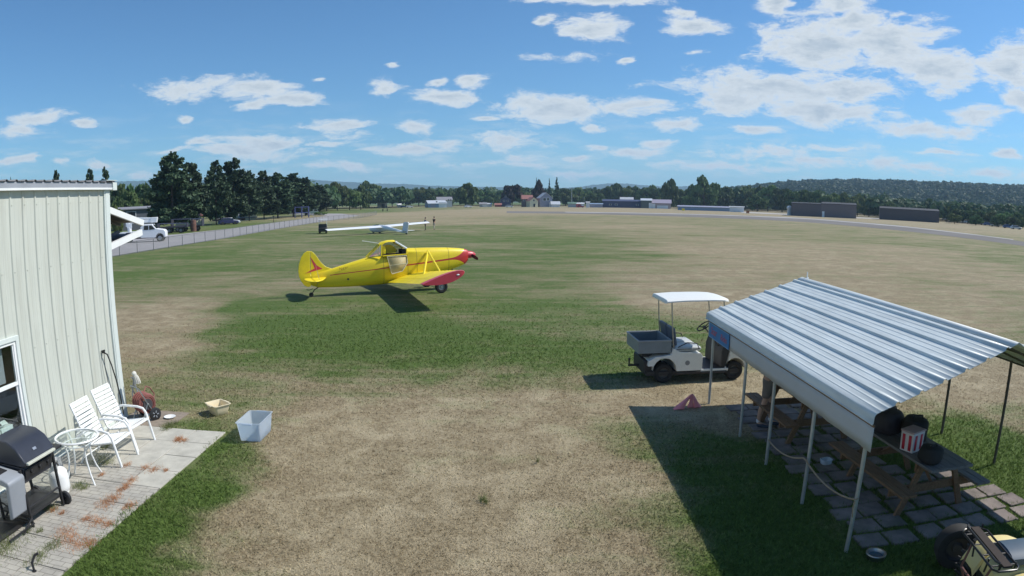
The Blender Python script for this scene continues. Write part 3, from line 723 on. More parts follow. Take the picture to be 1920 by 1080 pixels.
# bifold door half folded, sticking out of the far gable
bd = thing('bifold_door', 'half open bifold hangar door with white edges beyond the hangar corner', 'hangar door', (WX - .8, WY1 + .02, 0))
DOORIN = mat('dark door sheet', (.11, .11, .125), .6, var=.2)
def beam(b, p, q, h, w0, w1):
    p = np.array(p, float); q = np.array(q, float); d = q - p; d /= np.linalg.norm(d); nrm = np.array([-d[1], d[0]]) * h / 2
    poly = [p - nrm, q - nrm, q + nrm, p + nrm]; b.prism([tuple(u) for u in poly], w0, w1, 'X')
up0, up1 = (0, 4.22), (2.5, 3.62); lo0, lo1 = (0, 3.00), (2.42, 3.42)
mb = MB(); beam(mb, up0, up1, .13, -.05, .02); beam(mb, lo0, lo1, .13, -.05, .02); beam(mb, up0, up1, .13, -12.3, -12.2); beam(mb, lo0, lo1, .13, -12.3, -12.2); mb.build('leaf_edge', WHITE, bd)
mb = MB(); beam(mb, (0, 4.26), (2.5, 3.66), .04, -12.2, -.052); beam(mb, (0, 2.95), (2.42, 3.38), .04, -12.2, -.052); mb.build('door_sheet', DOORIN, bd)
mb = MB()
for k in range(7):
    xx = -.6 - k * 1.9; beam(mb, (.1, 4.16), (2.4, 3.60), .06, xx - .03, xx + .03); beam(mb, (.1, 3.06), (2.35, 3.45), .06, xx - .03, xx + .03)
mb.bx(-12.2, -.1, 1.2, 1.26, 3.83, 3.89); mb.bx(-12.2, -.1, 1.2, 1.26, 3.24, 3.30); mb.build('door_girts', mat('door girts', (.16, .16, .18), .5, .5), bd)
mb = MB(); mb.tube([(-.3, .5, 3.62), (-1.6, 1.2, 3.56)], .035, 8); mb.tube([(-2.6, .7, 3.6), (-4.2, 1.6, 3.58)], .03, 8); mb.build('door_tube', WHITE, bd)

# ------------------------------------------------------------------ black cable on its hook
ck = thing('hanging_cable', 'black cable hanging from a hook beside the hangar corner', 'cable', (WX, 9.86, 0))
mb = MB(); mb.cyl((.01, 0, 1.43), (.09, 0, 1.45), .012); mb.box((.05, 0, 1.42), (.03, .07, .05)); mb.build('hook', BLACK, ck)
mb = MB(); mb.tube([(.07, .0, 1.40), (.10, .05, 1.36), (.12, .12, 1.15), (.13, .2, .85), (.12, .28, .5), (.1, .33, .2), (.06, .36, .02)], .014, 8); mb.tube([(.07, -.01, 1.40), (.05, .0, 1.1), (.05, .04, .8), (.05, .1, .45), (.05, .12, .05)], .007, 6)
mb.build('cord', BLACK, ck)

# ------------------------------------------------------------------ gas grill
GR = mat('charcoal enamel', (.028, .032, .045), .35, var=.15, spec=.5)
GREY = mat('grey moulded plastic', (.27, .29, .32), .5, var=.1, scale=2)
gt = thing('gas_grill', 'charcoal gas grill with a grey drop shelf under the window', 'grill', (-6.42, 6.27, 0))
def hexa(b, pts): b.add(pts, [(0, 3, 2, 1), (4, 5, 6, 7), (0, 1, 5, 4), (1, 2, 6, 5), (2, 3, 7, 6), (3, 0, 4, 7)])
mb = MB()   # lid
L = .33
pf = [(-.29, .86), (.36, .84), (.40, .90), (.26, 1.08), (.10, 1.16), (-.18, 1.17), (-.30, 1.04)]
mb.prism(pf, -L, L, 'Y'); mb.build('lid', GR, gt, bevel=.018)
mb = MB(); mb.bx(.385, .435, -.30, .30, .872, .905); mb.build('lid_handle', mat('pale grill trim', (.55, .56, .48), .4), gt, bevel=.006)
mb = MB(); mb.box((.33, -.02, 1.00), (.01, .07, .035), 0, 0, -.65); mb.build('badge', STEEL, gt)
mb = MB(); mb.prism([(-.27, .60), (.27, .60), (.34, .83), (-.29, .85)], -L + .01, L - .01, 'Y'); mb.build('firebox', GR, gt, bevel=.01)
mb = MB(); mb.box((.32, 0, .745), (.035, .60, .12), 0, 0, .2)
for k in (-.18, 0, .18): mb.cyl((.33, k, .75), (.37, k, .75), .025)
mb.build('control_panel', BLACK, gt, bevel=.004)
mb = MB(); mb.bx(-.25, .30, .345, .60, .80, .835); mb.build('side_shelf', BLACK, gt, bevel=.01)
for sx in (-.26, .30):
    for sy in (-.36, .36):
        mb = MB(); mb.box((sx, sy, .42), (.035, .035, .80)); mb.build('leg', BLACK, gt, bevel=.004)
mb = MB(); mb.bx(-.26, .30, -.37, .37, .16, .19); mb.tube([(.30, -.36, .30), (.30, .36, .30)], .014); mb.tube([(-.26, -.36, .30), (.30, -.36, .1)], .012); mb.tube([(.32, -.6, .02), (.32, -.36, .16)], .014); mb.build('bottom_rack', BLACK, gt)
for sx in (-.27, .30):
    mb = MB(); mb.lathe([(.02, -.03), (.085, -.03), (.10, -.02), (.10, .02), (.085, .03), (.02, .03)], (sx, .44, .10), 'Y', 20); w_ = mb.build('wheel', BLACK, gt)
    mb = MB(); mb.lathe([(.0, .034), (.05, .034), (.06, .02)], (sx, .44, .10), 'Y', 10); mb.build('hub_cap', GREY, w_)
# drop shelf, hanging at the near end
mb = MB(); mb.prism([(-.32, .0), (-.30, .05), (.26, .05), (.34, .03), (.36, -.0), (.34, -.47), (.30, -.50), (.27, -.5), (.29, -.04), (-.30, -.04)], -.33, 0, 'Y')
sh_ = mb.build('drop_shelf', GREY, gt, bevel=.015); sh_.location = (-.0, -.35, .78); sh_.rotation_euler = (0, .12, 0)
mb = MB(); mb.bx(-.22, .12, -.26, -.08, .052, .06); mb.build('burner_recess', BLACK, sh_); 
mb = MB(); mb.tube([(-.26, -.30, .06), (.26, -.36, .75)], .015); mb.tube([(.33, -.9, .08), (.33, -.36, .08), (-.25, -.36, .08)], .015); mb.build('brace', BLACK, gt)
tk = thing('propane_tank', 'white propane tank standing beside the grill', 'gas tank', (-6.45, 7.02, 0))
mb = MB(); mb.lathe([(0, .03), (.12, .03), (.15, .07), (.155, .12), (.155, .27), (.148, .33), (.11, .38), (.04, .405), (0, .405)], n=28); mb.build('tank_body', WHITE, tk)
mb = MB(); mb.lathe([(.11, .0), (.125, .0), (.125, .05), (.11, .05), (.11, .0)], n=24); mb.build('foot_ring', WHITE, tk)
mb = MB(); mb.lathe([(.105, .37), (.112, .37), (.115, .50), (.10, .52), (.10, .37)], n=24, a0=.9, a1=5.6); mb.build('collar', WHITE, tk)
mb = MB(); mb.cyl((0, 0, .40), (0, 0, .47), .02); mb.cyl((0, 0, .47), (0, 0, .485), .035); mb.cyl((0, 0, .44), (.06, -.02, .44), .014); mb.tube([(.06, -.02, .44), (.10, -.08, .50), (.08, -.2, .60), (-.02, -.32, .68)], .010); mb.build('valve', BLACK, tk)
tag(MB().bx(-6.75, -6.28, 5.2, 6.02, .028, .045).build('rubber_mat', BLACK), 'black rubber mat lying under the near end of the grill', 'mat')

# ------------------------------------------------------------------ round glass table
tb = thing('glass_table', 'small round glass table with white curved legs', 'table', (-6.36, 7.52, 0), .35)
mb = MB(); mb.lathe([(.325, -.012), (.35, -.016), (.362, 0), (.35, .016), (.325, .012), (.325, -.012)], (0, 0, .70), n=48); mb.build('table_rim', WHITE, tb)
mb = MB(); mb.lathe([(0, .703), (.33, .703)], n=48); mb.build('table_top', clear_glass('table glass', (.86, .92, .9), .3), tb)
for k in range(4):
    q = k * pi / 2 + pi / 4
    mb = MB(); mb.tube([(cos(q) * rr_, sin(q) * rr_, z_) for rr_, z_ in ((.30, .685), (.235, .62), (.20, .5), (.205, .36), (.255, .18), (.335, .01))], .014, 10); mb.build('leg', WHITE, tb)
mb = MB(); mb.tube([(cos(2 * pi * i / 28) * .222, sin(2 * pi * i / 28) * .222, .60) for i in range(28)], .010, 8, closed=True); mb.build('leg_ring', WHITE, tb)

# ------------------------------------------------------------------ white strap chairs
def strap_chair(label, x, y, rz):
    t = thing('patio_chair', label, 'chair', (x, y, 0), rz, 'white strap patio chairs')
    W = .285
    for s in (-1, 1):
        # side frame: front leg, arm, joined to the reclined back
        mb = MB(); mb.tube([(.40, s * W, .0), (.335, s * W, .30), (.29, s * W, .50), (.235, s * W, .575), (.12, s * W, .60), (-.20, s * W, .60), (-.27, s * W, .58)], .021, 10); mb.build('arm_frame', WHITE, t)
        mb = MB(); mb.tube([(-.42, s * (W - .01), .0), (-.30, s * (W - .015), .22), (-.15, s * (W - .02), .37)], .019, 10); mb.build('rear_leg', WHITE, t)
        mb = MB(); mb.tube([(.33, s * (W - .025), .40), (.25, s * (W - .03), .405), (-.12, s * (W - .03), .345), (-.20, s * (W - .03), .37), (-.28, s * (W - .03), .52), (-.46, s * (W - .03), .98)], .015, 10); mb.build('seat_rail', WHITE, t)
    for (cx_, cz_, cr_) in ((.33, .40, .014), (-.46, .98, .015), (-.16, .36, .013), (-.36, .11, .012)): mb = MB(); mb.tube([(cx_, -W + .02, cz_), (cx_, W - .02, cz_)], cr_); mb.build('cross_bar', WHITE, t)
    for k in range(7):
        xx = .30 - k * .066; zz = np.interp(xx, [-.12, .25, .33], [.345, .405, .40])
        mb = MB(); mb.box((xx, 0, zz + .012), (.052, 2 * W - .04, .006), 0, 0, -.15); mb.build('seat_strap', WHITE, t)
    for k in range(9):
        f = .06 + k * .11; xx = -.215 - f * .245; zz = .40 + f * .58
        mb = MB(); mb.box((xx + .012, 0, zz), (.007, 2 * W - .03, .050), 0, 0, -.40); mb.build('back_strap', WHITE, t)
    return t
strap_chair('white strap patio chair next to the round glass table', -6.42, 8.36, .06)
strap_chair('white strap patio chair nearest the hangar corner and hose reel', -6.52, 9.10, -.02)

# ------------------------------------------------------------------ hose reel, mop, plate, tubs
HOSE = mat('red brown hose', (.27, .10, .085), .5, var=.2)
hr = thing('hose_reel', 'wheeled hose reel wound with red hose at the hangar corner', 'hose reel', (-6.92, 10.40, 0), 1.05)
hr.scale = (.88, .88, .88)
mb = MB()
for k in range(9):
    yy_ = -.17 + k * .042
    for rr_ in (.13, .17, .20 + .012 * (k % 2)): mb.tube([(cos(2 * pi * i / 20) * rr_, yy_ + .01 * sin(i), .38 + sin(2 * pi * i / 20) * rr_) for i in range(20)], .014, 6, closed=True)
mb.tube([(.1, .12, .58), (.2, .2, .66), (.32, .24, .60), (.42, .25, .44), (.38, .2, .38), (.22, .1, .40)], .014, 8)
mb.build('hose', HOSE, hr)
for s in (-1, 1):
    mb = MB(); mb.lathe([(.0, 0), (.06, 0), (.115, 0), (.12, .012), (.115, .02), (.06, .015), (0, .015)], (0, s * .21, .38), 'Y', 24); mb.build('drum_side', mat('reel plastic', (.06, .055, .06), .5), hr) if s == -1 else None
    mb = MB(); mb.lathe([(.02, -.025), (.12, -.025), (.145, -.015), (.145, .015), (.12, .025), (.02, .025)], (.12, s * .25, .145), 'Y', 22); w_ = mb.build('wheel', BLACK, hr)
    mb = MB()
    for k in range(5): mb.box((.12 + .055 * cos(k * 1.257), s * .278, .145 + .055 * sin(k * 1.257)), (.05, .006, .02), 0, 0, -k * 1.257)
    mb.build('wheel_spokes', GREY, w_)
    mb = MB(); mb.tube([(.15, s * .22, .12), (-.02, s * .22, .40), (-.18, s * .2, .75)], .014); mb.tube([(-.2, s * .22, .02), (-.02, s * .22, .40)], .014); mb.build('reel_frame', STEEL, hr)
mb = MB(); mb.tube([(-.18, -.2, .75), (-.19, 0, .77), (-.18, .2, .75)], .014); mb.build('reel_handle', STEEL, hr); mb = MB(); mb.tube([(0, -.24, .38), (0, .24, .38)], .02); mb.build('axle', STEEL, hr)
mo = thing('string_mop', 'mop with a white cloth head leaning on the hangar corner', 'mop', (-7.13, 10.38, 0))
mb = MB(); mb.tube([(.03, .02, 0), (-.02, .0, .5), (.10, -.03, .88)], .013); mb.build('handle', GREY, mo)
mb = MB()
for k in range(26):
    q = k * .7; mb.tube([(.10 + .02 * cos(q), -.03 + .02 * sin(q), .90), (.13 + .04 * cos(q), -.02 + .04 * sin(q), .84), (.15 + .05 * cos(q), -.01 + .05 * sin(q), .73 + .02 * sin(k * 3))], .012, 6)
mb.ball((.10, -.03, .9), .05); mb.build('mop_head', mat('mop cotton', (.62, .60, .54), .9), mo)
sp = thing('spade', 'grey handled spade leaning beside the hose reel', 'spade', (-7.2, 10.5, 0))
mb = MB(); mb.tube([(.2, .0, .14), (.06, -.06, .80)], .013); mb.tube([(.02, -.06, .80), (.10, -.06, .80)], .012); mb.build('handle', GREY, sp)
mb = MB(); mb.box((.235, .01, .08), (.012, .16, .20), 0, 0, -.25); mb.build('blade', STEEL, sp)
pt_ = MB(); pt_.lathe([(0, .004), (.07, .006), (.11, .03), (.118, .03), (.08, 0), (0, 0)], (-6.45, 10.55, .014), n=28)
tag(pt_.build('dish', WHITE), 'white dish on the ground beside the hose reel wheel', 'dish')

def tub(name, label, cat, x, y, rz, lx, ly, tx, ty, h, m, wall=.006, rim=.02, grip=True, z=0, band=False):
    """open tub, base lx*ly, top tx*ty"""
    t = thing(name, label, cat, (x, y, z), rz)
    def rr(ax, ay, zz, c=.04, k=4):
        o = []
        for (sx, sy, q0) in ((1, 1, 0), (-1, 1, pi / 2), (-1, -1, pi), (1, -1, 1.5 * pi)):
            for i in range(k + 1):
                q = q0 + i * pi / 2 / k; o.append((sx * (ax / 2 - c) + c * cos(q), sy * (ay / 2 - c) + c * sin(q), zz))
        return o
    b = MB()
    rings = [rr(lx - .02, ly - .02, .001), rr(lx, ly, .01), rr(lx + (tx - lx) * .5, ly + (ty - ly) * .5, h * .5), rr(tx, ty, h), rr(tx + rim * 2, ty + rim * 2, h + .002), rr(tx + rim * 2, ty + rim * 2, h + .012), rr(tx - .002, ty - .002, h + .012), rr(tx - 2 * wall, ty - 2 * wall, h), rr(lx + (tx - lx) * .5 - 2 * wall, ly + (ty - ly) * .5 - 2 * wall, h * .5), rr(lx - 2 * wall, ly - 2 * wall, .012), rr(lx - 4 * wall, ly - 4 * wall, .010)]
    b.loft(rings); b.build('tub_body', m, t, ang=50)
    if grip:
        for s in (-1, 1): b = MB(); b.box((0, s * (ty / 2 + rim + .008), h - .005), (tx * .42, .03, .03)); b.build('grip', m, t, bevel=.006)
    return t
CREAM = mat('cream plastic', (.72, .62, .42), .45, var=.05, scale=4)
tub('wash_basin', 'cream plastic basin on the grass beyond the patio', 'basin', -5.60, 11.02, -.62, .30, .26, .40, .34, .20, CREAM)
mt, n_, l_, b_ = new_mat('milky clear plastic')
b_.inputs['Base Color'].default_value = (.80, .84, .87, 1); b_.inputs['Roughness'].default_value = .3
tr_ = N(n_, 'ShaderNodeBsdfTransparent'); tr_.inputs[0].default_value = (.86, .92, .98, 1)
tl_ = N(n_, 'ShaderNodeBsdfTranslucent'); tl_.inputs[0].default_value = (.75, .82, .9, 1)
m1_ = N(n_, 'ShaderNodeMixShader'); m1_.inputs[0].default_value = .45; l_.new(b_.outputs[0], m1_.inputs[1]); l_.new(tl_.outputs[0], m1_.inputs[2])
m2_ = N(n_, 'ShaderNodeMixShader'); m2_.inputs[0].default_value = .48; l_.new(m1_.outputs[0], m2_.inputs[1]); l_.new(tr_.outputs[0], m2_.inputs[2]); l_.new(m2_.outputs[0], n_['Material Output'].inputs[0])
tub('storage_tote', 'clear plastic storage tote on the grass by the patio corner', 'tote', -4.39, 9.98, .02, .37, .58, .43, .68, .33, mt, wall=.004, rim=.016)
st = thing('bent_handle', 'black bent handle standing at the near end of the patio', 'handle', (-5.36, 4.98, 0))
mb = MB(); mb.tube([(0, 0, 0), (-.02, .02, .12), (.01, .07, .20), (.05, .10, .22)], .016, 10); mb.build('grip', BLACK, st)
mb = MB(); mb.cyl((0, 0, -.01), (0, 0, .03), .03); mb.build('foot', BLACK, st)
# ------------------------------------------------------------------ open shelter with the ribbed metal roof
SH = thing('picnic_shelter', 'open picnic shelter with ribbed pale metal roof on thin posts', 'shelter', (5.88, 9.0, 0))
m_roof, n_, l_, b_ = new_mat('pale blue metal roof')
g_ = N(n_, 'ShaderNodeNewGeometry'); mp_ = N(n_, 'ShaderNodeMapping'); mp_.inputs['Scale'].default_value = (3, .5, 3); l_.new(g_.outputs['Position'], mp_.inputs[0])
z_ = N(n_, 'ShaderNodeTexNoise'); z_.inputs['Scale'].default_value = 2; z_.inputs['Detail'].default_value = 7; z_.inputs['Roughness'].default_value = .7; l_.new(mp_.outputs[0], z_.inputs['Vector'])
mr_ = N(n_, 'ShaderNodeMapRange'); l_.new(z_.outputs[0], mr_.inputs['Value']); mr_.inputs['From Min'].default_value = .35; mr_.inputs['From Max'].default_value = .65; mr_.inputs['To Min'].default_value = .85; mr_.inputs['To Max'].default_value = 1.08
sc_ = N(n_, 'ShaderNodeVectorMath', operation='SCALE'); sc_.inputs[0].default_value = (.62, .67, .66); l_.new(mr_.outputs[0], sc_.inputs['Scale'])
z2_ = N(n_, 'ShaderNodeTexNoise'); z2_.inputs['Scale'].default_value = 3.3; z2_.inputs['Detail'].default_value = 9; z2_.inputs['Roughness'].default_value = .75; l_.new(g_.outputs['Position'], z2_.inputs['Vector'])
m2_ = N(n_, 'ShaderNodeMapRange'); l_.new(z2_.outputs[0], m2_.inputs['Value']); m2_.inputs['From Min'].default_value = .66; m2_.inputs['From Max'].default_value = .76; m2_.inputs['To Max'].default_value = .8
mx_ = N(n_, 'ShaderNodeMixRGB'); l_.new(m2_.outputs[0], mx_.inputs[0]); l_.new(sc_.outputs[0], mx_.inputs[1]); mx_.inputs[2].default_value = (.22, .17, .11, 1)
l_.new(mx_.outputs[0], b_.inputs['Base Color']); b_.inputs['Roughness'].default_value = .5; b_.inputs['Metallic'].default_value = .0
SKIRT = mat('grey white skirt sheet', (.46, .48, .49), .55, var=.06, scale=1.5, dirt=(.48, .49, .49), dirt_amt=.4)
UNDER = mat('roof underside', (.20, .19, .18), .6, .3, var=.15)
EX, EZ, RZ_ = 2.02, 1.78, 2.46          # half width at the bend, eave height, ridge height
Y0, Y1 = 5.82 - 9.0, 12.25 - 9.0
slope = math.atan2(RZ_ - EZ, EX)
def roof_profile():
    pts = []     # (u along slope from ridge, n normal offset)
    Ls = math.hypot(EX, RZ_ - EZ); out = []
    pitch = Ls / 6.35
    for s in (-1, 1):
        side = [(0, 0)]; u = pitch * .55
        while u < Ls - .06:
            for q in (.33, .5, .67):
                uu = u - pitch * q
                if uu > .03: pass
            side += [(u - .036, 0), (u - .02, .026), (u + .014, .026), (u + .034, 0)]
            for q in (.36, .64):
                uu = u + pitch * q
                if uu < Ls - .05: side += [(uu - .014, 0), (uu - .006, .004), (uu + .006, .004), (uu + .014, 0)]
            u += pitch
        side += [(Ls, 0)]
        P_ = [(s * (u_ * cos(slope) + n_off * sin(slope)), RZ_ - u_ * sin(slope) + n_off * cos(slope)) for u_, n_off in side]
        # rounded bend and vertical drop
        ex, ez = s * EX, EZ
        P_ += [(ex + s * .022, ez - .014), (ex + s * .034, ez - .04), (ex + s * .036, ez - .115), (ex + s * .048, ez - .12), (ex + s * .048, ez - .13)]
        out.append(P_)
    return out
profs = roof_profile()
for P_ in profs:
    mb = MB(); vs = []; nseg = 8
    for i in range(nseg + 1):
        yv = Y0 + (Y1 - Y0) * i / nseg
        vs += [(x_, yv, z_) for x_, z_ in P_]
    k = len(P_); mb.add(vs, [(i * k + j, i * k + j + 1, (i + 1) * k + j + 1, (i + 1) * k + j) for i in range(nseg) for j in range(k - 1)])
    o = mb.build('roof_panel', m_roof, SH, ang=25); o.data.materials.append(UNDER)
    sm = o.modifiers.new('solid', 'SOLIDIFY'); sm.thickness = .004; sm.offset = -1 if P_[1][0] < 0 else 1; 
mb = MB(); mb.add([(-.10, Y0 - .01, RZ_ - .025), (0, Y0 - .01, RZ_ + .02), (.10, Y0 - .01, RZ_ - .025), (-.10, Y1 + .01, RZ_ - .025), (0, Y1 + .01, RZ_ + .02), (.10, Y1 + .01, RZ_ - .025)], [(0, 1, 4, 3), (1, 2, 5, 4)])
mb.build('ridge_cap', m_roof, SH, solid=.004)
mb = MB(); mb.cyl((.05, Y1 - .15, RZ_), (.05, Y1 - .15, RZ_ + .14), .012); mb.cyl((.02, Y1 - .15, RZ_ + .01), (.08, Y1 - .15, RZ_ + .01), .02); mb.build('ridge_stub', WHITE, SH)
# trusses and rafters under the roof
mb = MB()
for yv in (Y0 + .45, -1.6, -.2, 1.0, Y1 - .35):
    for s in (-1, 1): mb.tube([(s * 1.96, yv, 1.66), (s * 1.90, yv, 1.74), (0, yv, RZ_ - .05)], .016, 8)
for xx, zz in ((-1.94, 1.66), (1.94, 1.66), (-1, 2.08), (1, 2.08)): mb.tube([(xx, Y0 + .3, zz + .02), (xx, Y1 - .3, zz + .02)], .014, 8)
mb.build('roof_frame', mat('dull roof frame', (.12, .115, .11), .7, .3), SH)
# skirt sheet on the left side only
mb = MB(); ys_ = np.linspace(Y0 + .01, Y1 - .12, 42); rows = [1.632, 1.54, 1.44, 1.335]; vs = []
for i, yv in enumerate(ys_):
    for j, zz in enumerate(rows): vs.append((-2.035 - .002 * sin(i * 2.1) * j, yv, zz + .002 * sin(i * .9)))
mb.add(vs, [(i * 4 + j, i * 4 + j + 1, (i + 1) * 4 + j + 1, (i + 1) * 4 + j) for i in range(41) for j in range(3)], True)
mb.build('skirt', SKIRT, SH, solid=.006)
mb = MB(); mb.bx(-2.052, -2.03, Y0, Y1 - .12, 1.624, 1.646); mb.build('skirt_rail', WOOD_BROWN, SH)
for yv in (6.0, 7.36, 8.76, 10.02, 11.9):
    mb = MB(); mb.cyl((-2.0, yv - 9, -.03), (-2.0, yv - 9, 1.66), .026, n=12); mb.build('post', GALV, SH)
DPOST = mat('dull brown post', (.11, .095, .085), .7, .3, var=.3, scale=5)
for yv in (7.77, 9.35, 11.55):
    mb = MB(); mb.cyl((1.86, yv - 9, -.03), (1.86, yv - 9, 1.72), .026, n=12); mb.build('post', DPOST, SH)
mb = MB(); mb.cyl((1.86, 5.95 - 9, -.03), (1.86, 5.95 - 9, 1.72), .026, n=12); mb.build('post', DPOST, SH)
# blue banner on the far end of the skirt
bn = thing('banner', 'faded blue banner with red lettering on the shelter skirt', 'banner', (3.832, 11.35, 1.485))
mb = MB(); mb.bx(-.010, -.003, -.55, .66, -.14, .14); mb.build('cloth', mat('faded blue vinyl', (.05, .19, .42), .5, var=.15, scale=4), bn)
mb = MB(); mb.bx(-.014, -.0101, -.55, .66, -.14, -.125); mb.bx(-.014, -.0101, -.55, .66, .125, .14); mb.build('hem', mat('pale blue hem', (.16, .33, .52), .5), bn)
def text(body, size, m, parent, loc, rot, ext=.001, name='lettering', shear=0, align='CENTER'):
    cu = bpy.data.curves.new(name, 'FONT'); cu.body = body; cu.size = size; cu.extrude = ext; cu.align_x = align; cu.align_y = 'CENTER'; cu.shear = shear
    o = bpy.data.objects.new(name, cu); C.objects.link(o); dg = bpy.context.evaluated_depsgraph_get()
    me = bpy.data.meshes.new_from_object(o.evaluated_get(dg)); bpy.data.objects.remove(o)
    me.materials.clear(); me.materials.append(m)
    q = bpy.data.objects.new(name, me); C.objects.link(q); q.parent = parent; q.location = loc; q.rotation_euler = rot
    return q
REDL = mat('faded red letters', (.48, .10, .12), .6, var=.2)
text('Soar', .20, REDL, bn, (-.0125, .36, .0), (pi / 2, 0, -pi / 2), shear=.25)
text('Rides', .17, REDL, bn, (-.0125, -.24, -.01), (pi / 2, 0, -pi / 2), shear=.25)
# rope tied along three posts
rp = MB()
pts = []
for (p, q, sag) in (((3.90, 8.78, .42), (3.85, 7.40, .66), .10), ((3.85, 7.32, .66), (3.86, 6.0, .70), .10)):
    for i in range(13):
        t = i / 12; pts.append((p[0] + (q[0] - p[0]) * t - .03, p[1] + (q[1] - p[1]) * t, p[2] + (q[2] - p[2]) * t - sag * 4 * t * (1 - t)))
rp.tube(pts, .011, 8); rp.tube([(3.86 + .034 * cos(i * .7), 6.0 + .034 * sin(i * .7), .685 + .004 * i) for i in range(10)], .009, 6); rp.tube([(3.84, 5.97, .69), (3.82, 5.95, .60), (3.83, 5.94, .50)], .009, 6)
tag(rp.build('rope', mat('tan rope', (.34, .26, .17), .9, var=.2, scale=40)), 'tan rope sagging between the left posts of the shelter', 'rope')

# ------------------------------------------------------------------ picnic tables
def picnic_table(label, x, y, rz, ln, top_m, bench_m, left_m=None):
    t = thing('picnic_table', label, 'picnic table', (x, y, 0), rz, 'picnic tables under the shelter')
    b = MB()
    for k in range(5): b.box((-.30 + k * .15, 0, .735), (.142, ln, .036))
    b.build('table_top', top_m, t, bevel=.004)
    for s in (-1, 1):
        b = MB()
        for k in (0, 1): b.box((s * (.60 + k * .13), 0, .435), (.122, ln, .036))
        b.build('bench', left_m if (s < 0 and left_m) else bench_m, t, bevel=.004)
    for e in (-1, 1):
        yv = e * (ln / 2 - .35)
        for s in (-1, 1):
            b = MB(); b.prism([(s * .22, .72), (s * .31, .72), (s * .62, 0), (s * .52, 0)], yv - .045 + s * .0, yv - .005, 'Y'); b.build('leg', WOOD_BROWN, t)
        b = MB(); b.bx(-.74, .74, yv, yv + .038, .30, .415); b.bx(-.36, .36, yv, yv + .038, .60, .715); b.build('cross_beam', WOOD_BROWN, t)
        b = MB(); b.tube([(0, yv, .36), (0, yv - e * .5, .70)], .03, 4); b.build('brace', WOOD_BROWN, t)
    return t
picnic_table('weathered grey picnic table under the near end of the shelter', 5.55, 7.38, .03, 2.05, WOOD_GREY, WOOD_GREY, WOOD_BROWN)
picnic_table('brown picnic table under the far end of the shelter', 5.12, 10.15, .02, 1.9, WOOD_BROWN, WOOD_BROWN)
# things on the near table
def bag(label, x, y, z, rz, sx, sy, sz, seed, m=BLACK, name='gear_bag'):
    t = thing(name, label, 'bag', (x, y, z), rz); rg = random.Random(seed); b = MB(); n_, k_ = 22, 12; vs = []; fs = []
    for i in range(k_ + 1):
        q = pi * i / k_
        for j in range(n_):
            p = 2 * pi * j / n_; rad = (abs(cos(p)) ** 2.6 + abs(sin(p)) ** 2.6) ** (-1 / 2.6) * (1 + .06 * sin(3 * p + seed + i * .8) + rg.uniform(-.015, .015))
            vs.append((sx / 2 * max(sin(q), 0) ** .32 * cos(p) * rad, sy / 2 * max(sin(q), 0) ** .32 * sin(p) * rad, sz / 2 * (1 + (abs(cos(q)) ** .7) * (1 if cos(q) > 0 else -1))))
    for i in range(k_):
        for j in range(n_): fs.append((i * n_ + j, (i + 1) * n_ + j, (i + 1) * n_ + (j + 1) % n_, i * n_ + (j + 1) % n_))
    b.add(vs, fs, True); b.build('bag_body', m, t, ang=80)
    b = MB(); b.tube([(-sx * .25, -sy * .1, sz * .93), (-sx * .2, -sy * .1, sz * 1.12), (sx * .2, -sy * .1, sz * 1.12), (sx * .25, -sy * .1, sz * .93)], .012, 8); b.build('strap', m, t)
    b = MB(); b.tube([(-sx * .42, sy * .05, sz * .86), (0, sy * .07, sz * .985), (sx * .42, sy * .05, sz * .86)], .006, 6); b.build('zip', STEEL, t)
    return t
FABB = mat('black nylon', (.016, .017, .02), .75, var=.3, scale=12, bump=.3)
FABG = mat('dark grey nylon', (.035, .033, .045), .7, var=.3, scale=12, bump=.3)
bag('black rounded bag on the near end of the grey table', 5.36, 6.62, .755, .4, .30, .34, .22, 2, FABB)
bag('dark grey bag behind the striped box on the grey table', 5.40, 7.85, .755, .2, .45, .5, .34, 5, FABG)
bag('large black bag touching the striped box on the grey table', 5.62, 7.42, .755, -.2, .36, .46, .34, 8, FABB)
pc = thing('striped_box', 'red and white striped box on the grey picnic table', 'box', (5.36, 7.10, .755), .35)
mb = MB(); mb.prism([(-.12, 0), (.12, 0), (.14, .27), (-.14, .27)], -.11, .11, 'Y'); mb.build('box_body', mat('white card', (.66, .60, .62), .6), pc, bevel=.004)
RED = mat('red print', (.55, .03, .06), .5, var=.1)
mb = MB()
for s, xs in ((-1, (-.085, .0, .085)), (1, (-.085, .0, .085))):
    for xx in (xs[0] + .02, xs[2] - .02):
        mb.add([(xx - .025, s * .1125, .03), (xx + .025, s * .1125, .03), (xx + .028, s * .1125, .24), (xx - .028, s * .1125, .24)], [(0, 1, 2, 3)])
for yy_ in (-.055, .055): mb.add([(-.1215, yy_ - .025, .02), (-.1215, yy_ + .025, .02), (-.1405, yy_ + .025, .24), (-.1405, yy_ - .025, .24)], [(0, 1, 2, 3)])
mb.build('stripes', RED, pc, solid=.002)
mb = MB(); mb.box((0, 0, .285), (.30, .24, .022)); mb.build('box_lid', mat('pink grey lid', (.42, .30, .32), .6), pc, bevel=.004)
tub('plastic_box', 'small clear plastic box under the picnic bench', 'box', 4.83, 8.55, .2, .16, .12, .18, .14, .09, mt, wall=.003, rim=.006, grip=False)
bw = thing('dog_bowl', 'steel dog bowl on the grass by the shelter post', 'bowl', (4.16, 5.76, .01))
mb = MB(); mb.lathe([(0, .004), (.085, .004), (.105, .07), (.125, .072), (.128, .066), (.112, .0), (0, 0)], n=36); mb.build('bowl_body', STEEL, bw)
mb = MB(); mb.lathe([(0, .032), (.09, .032)], n=30); mb.build('bowl_water', mat('water in bowl', (.05, .10, .13), .05), bw)
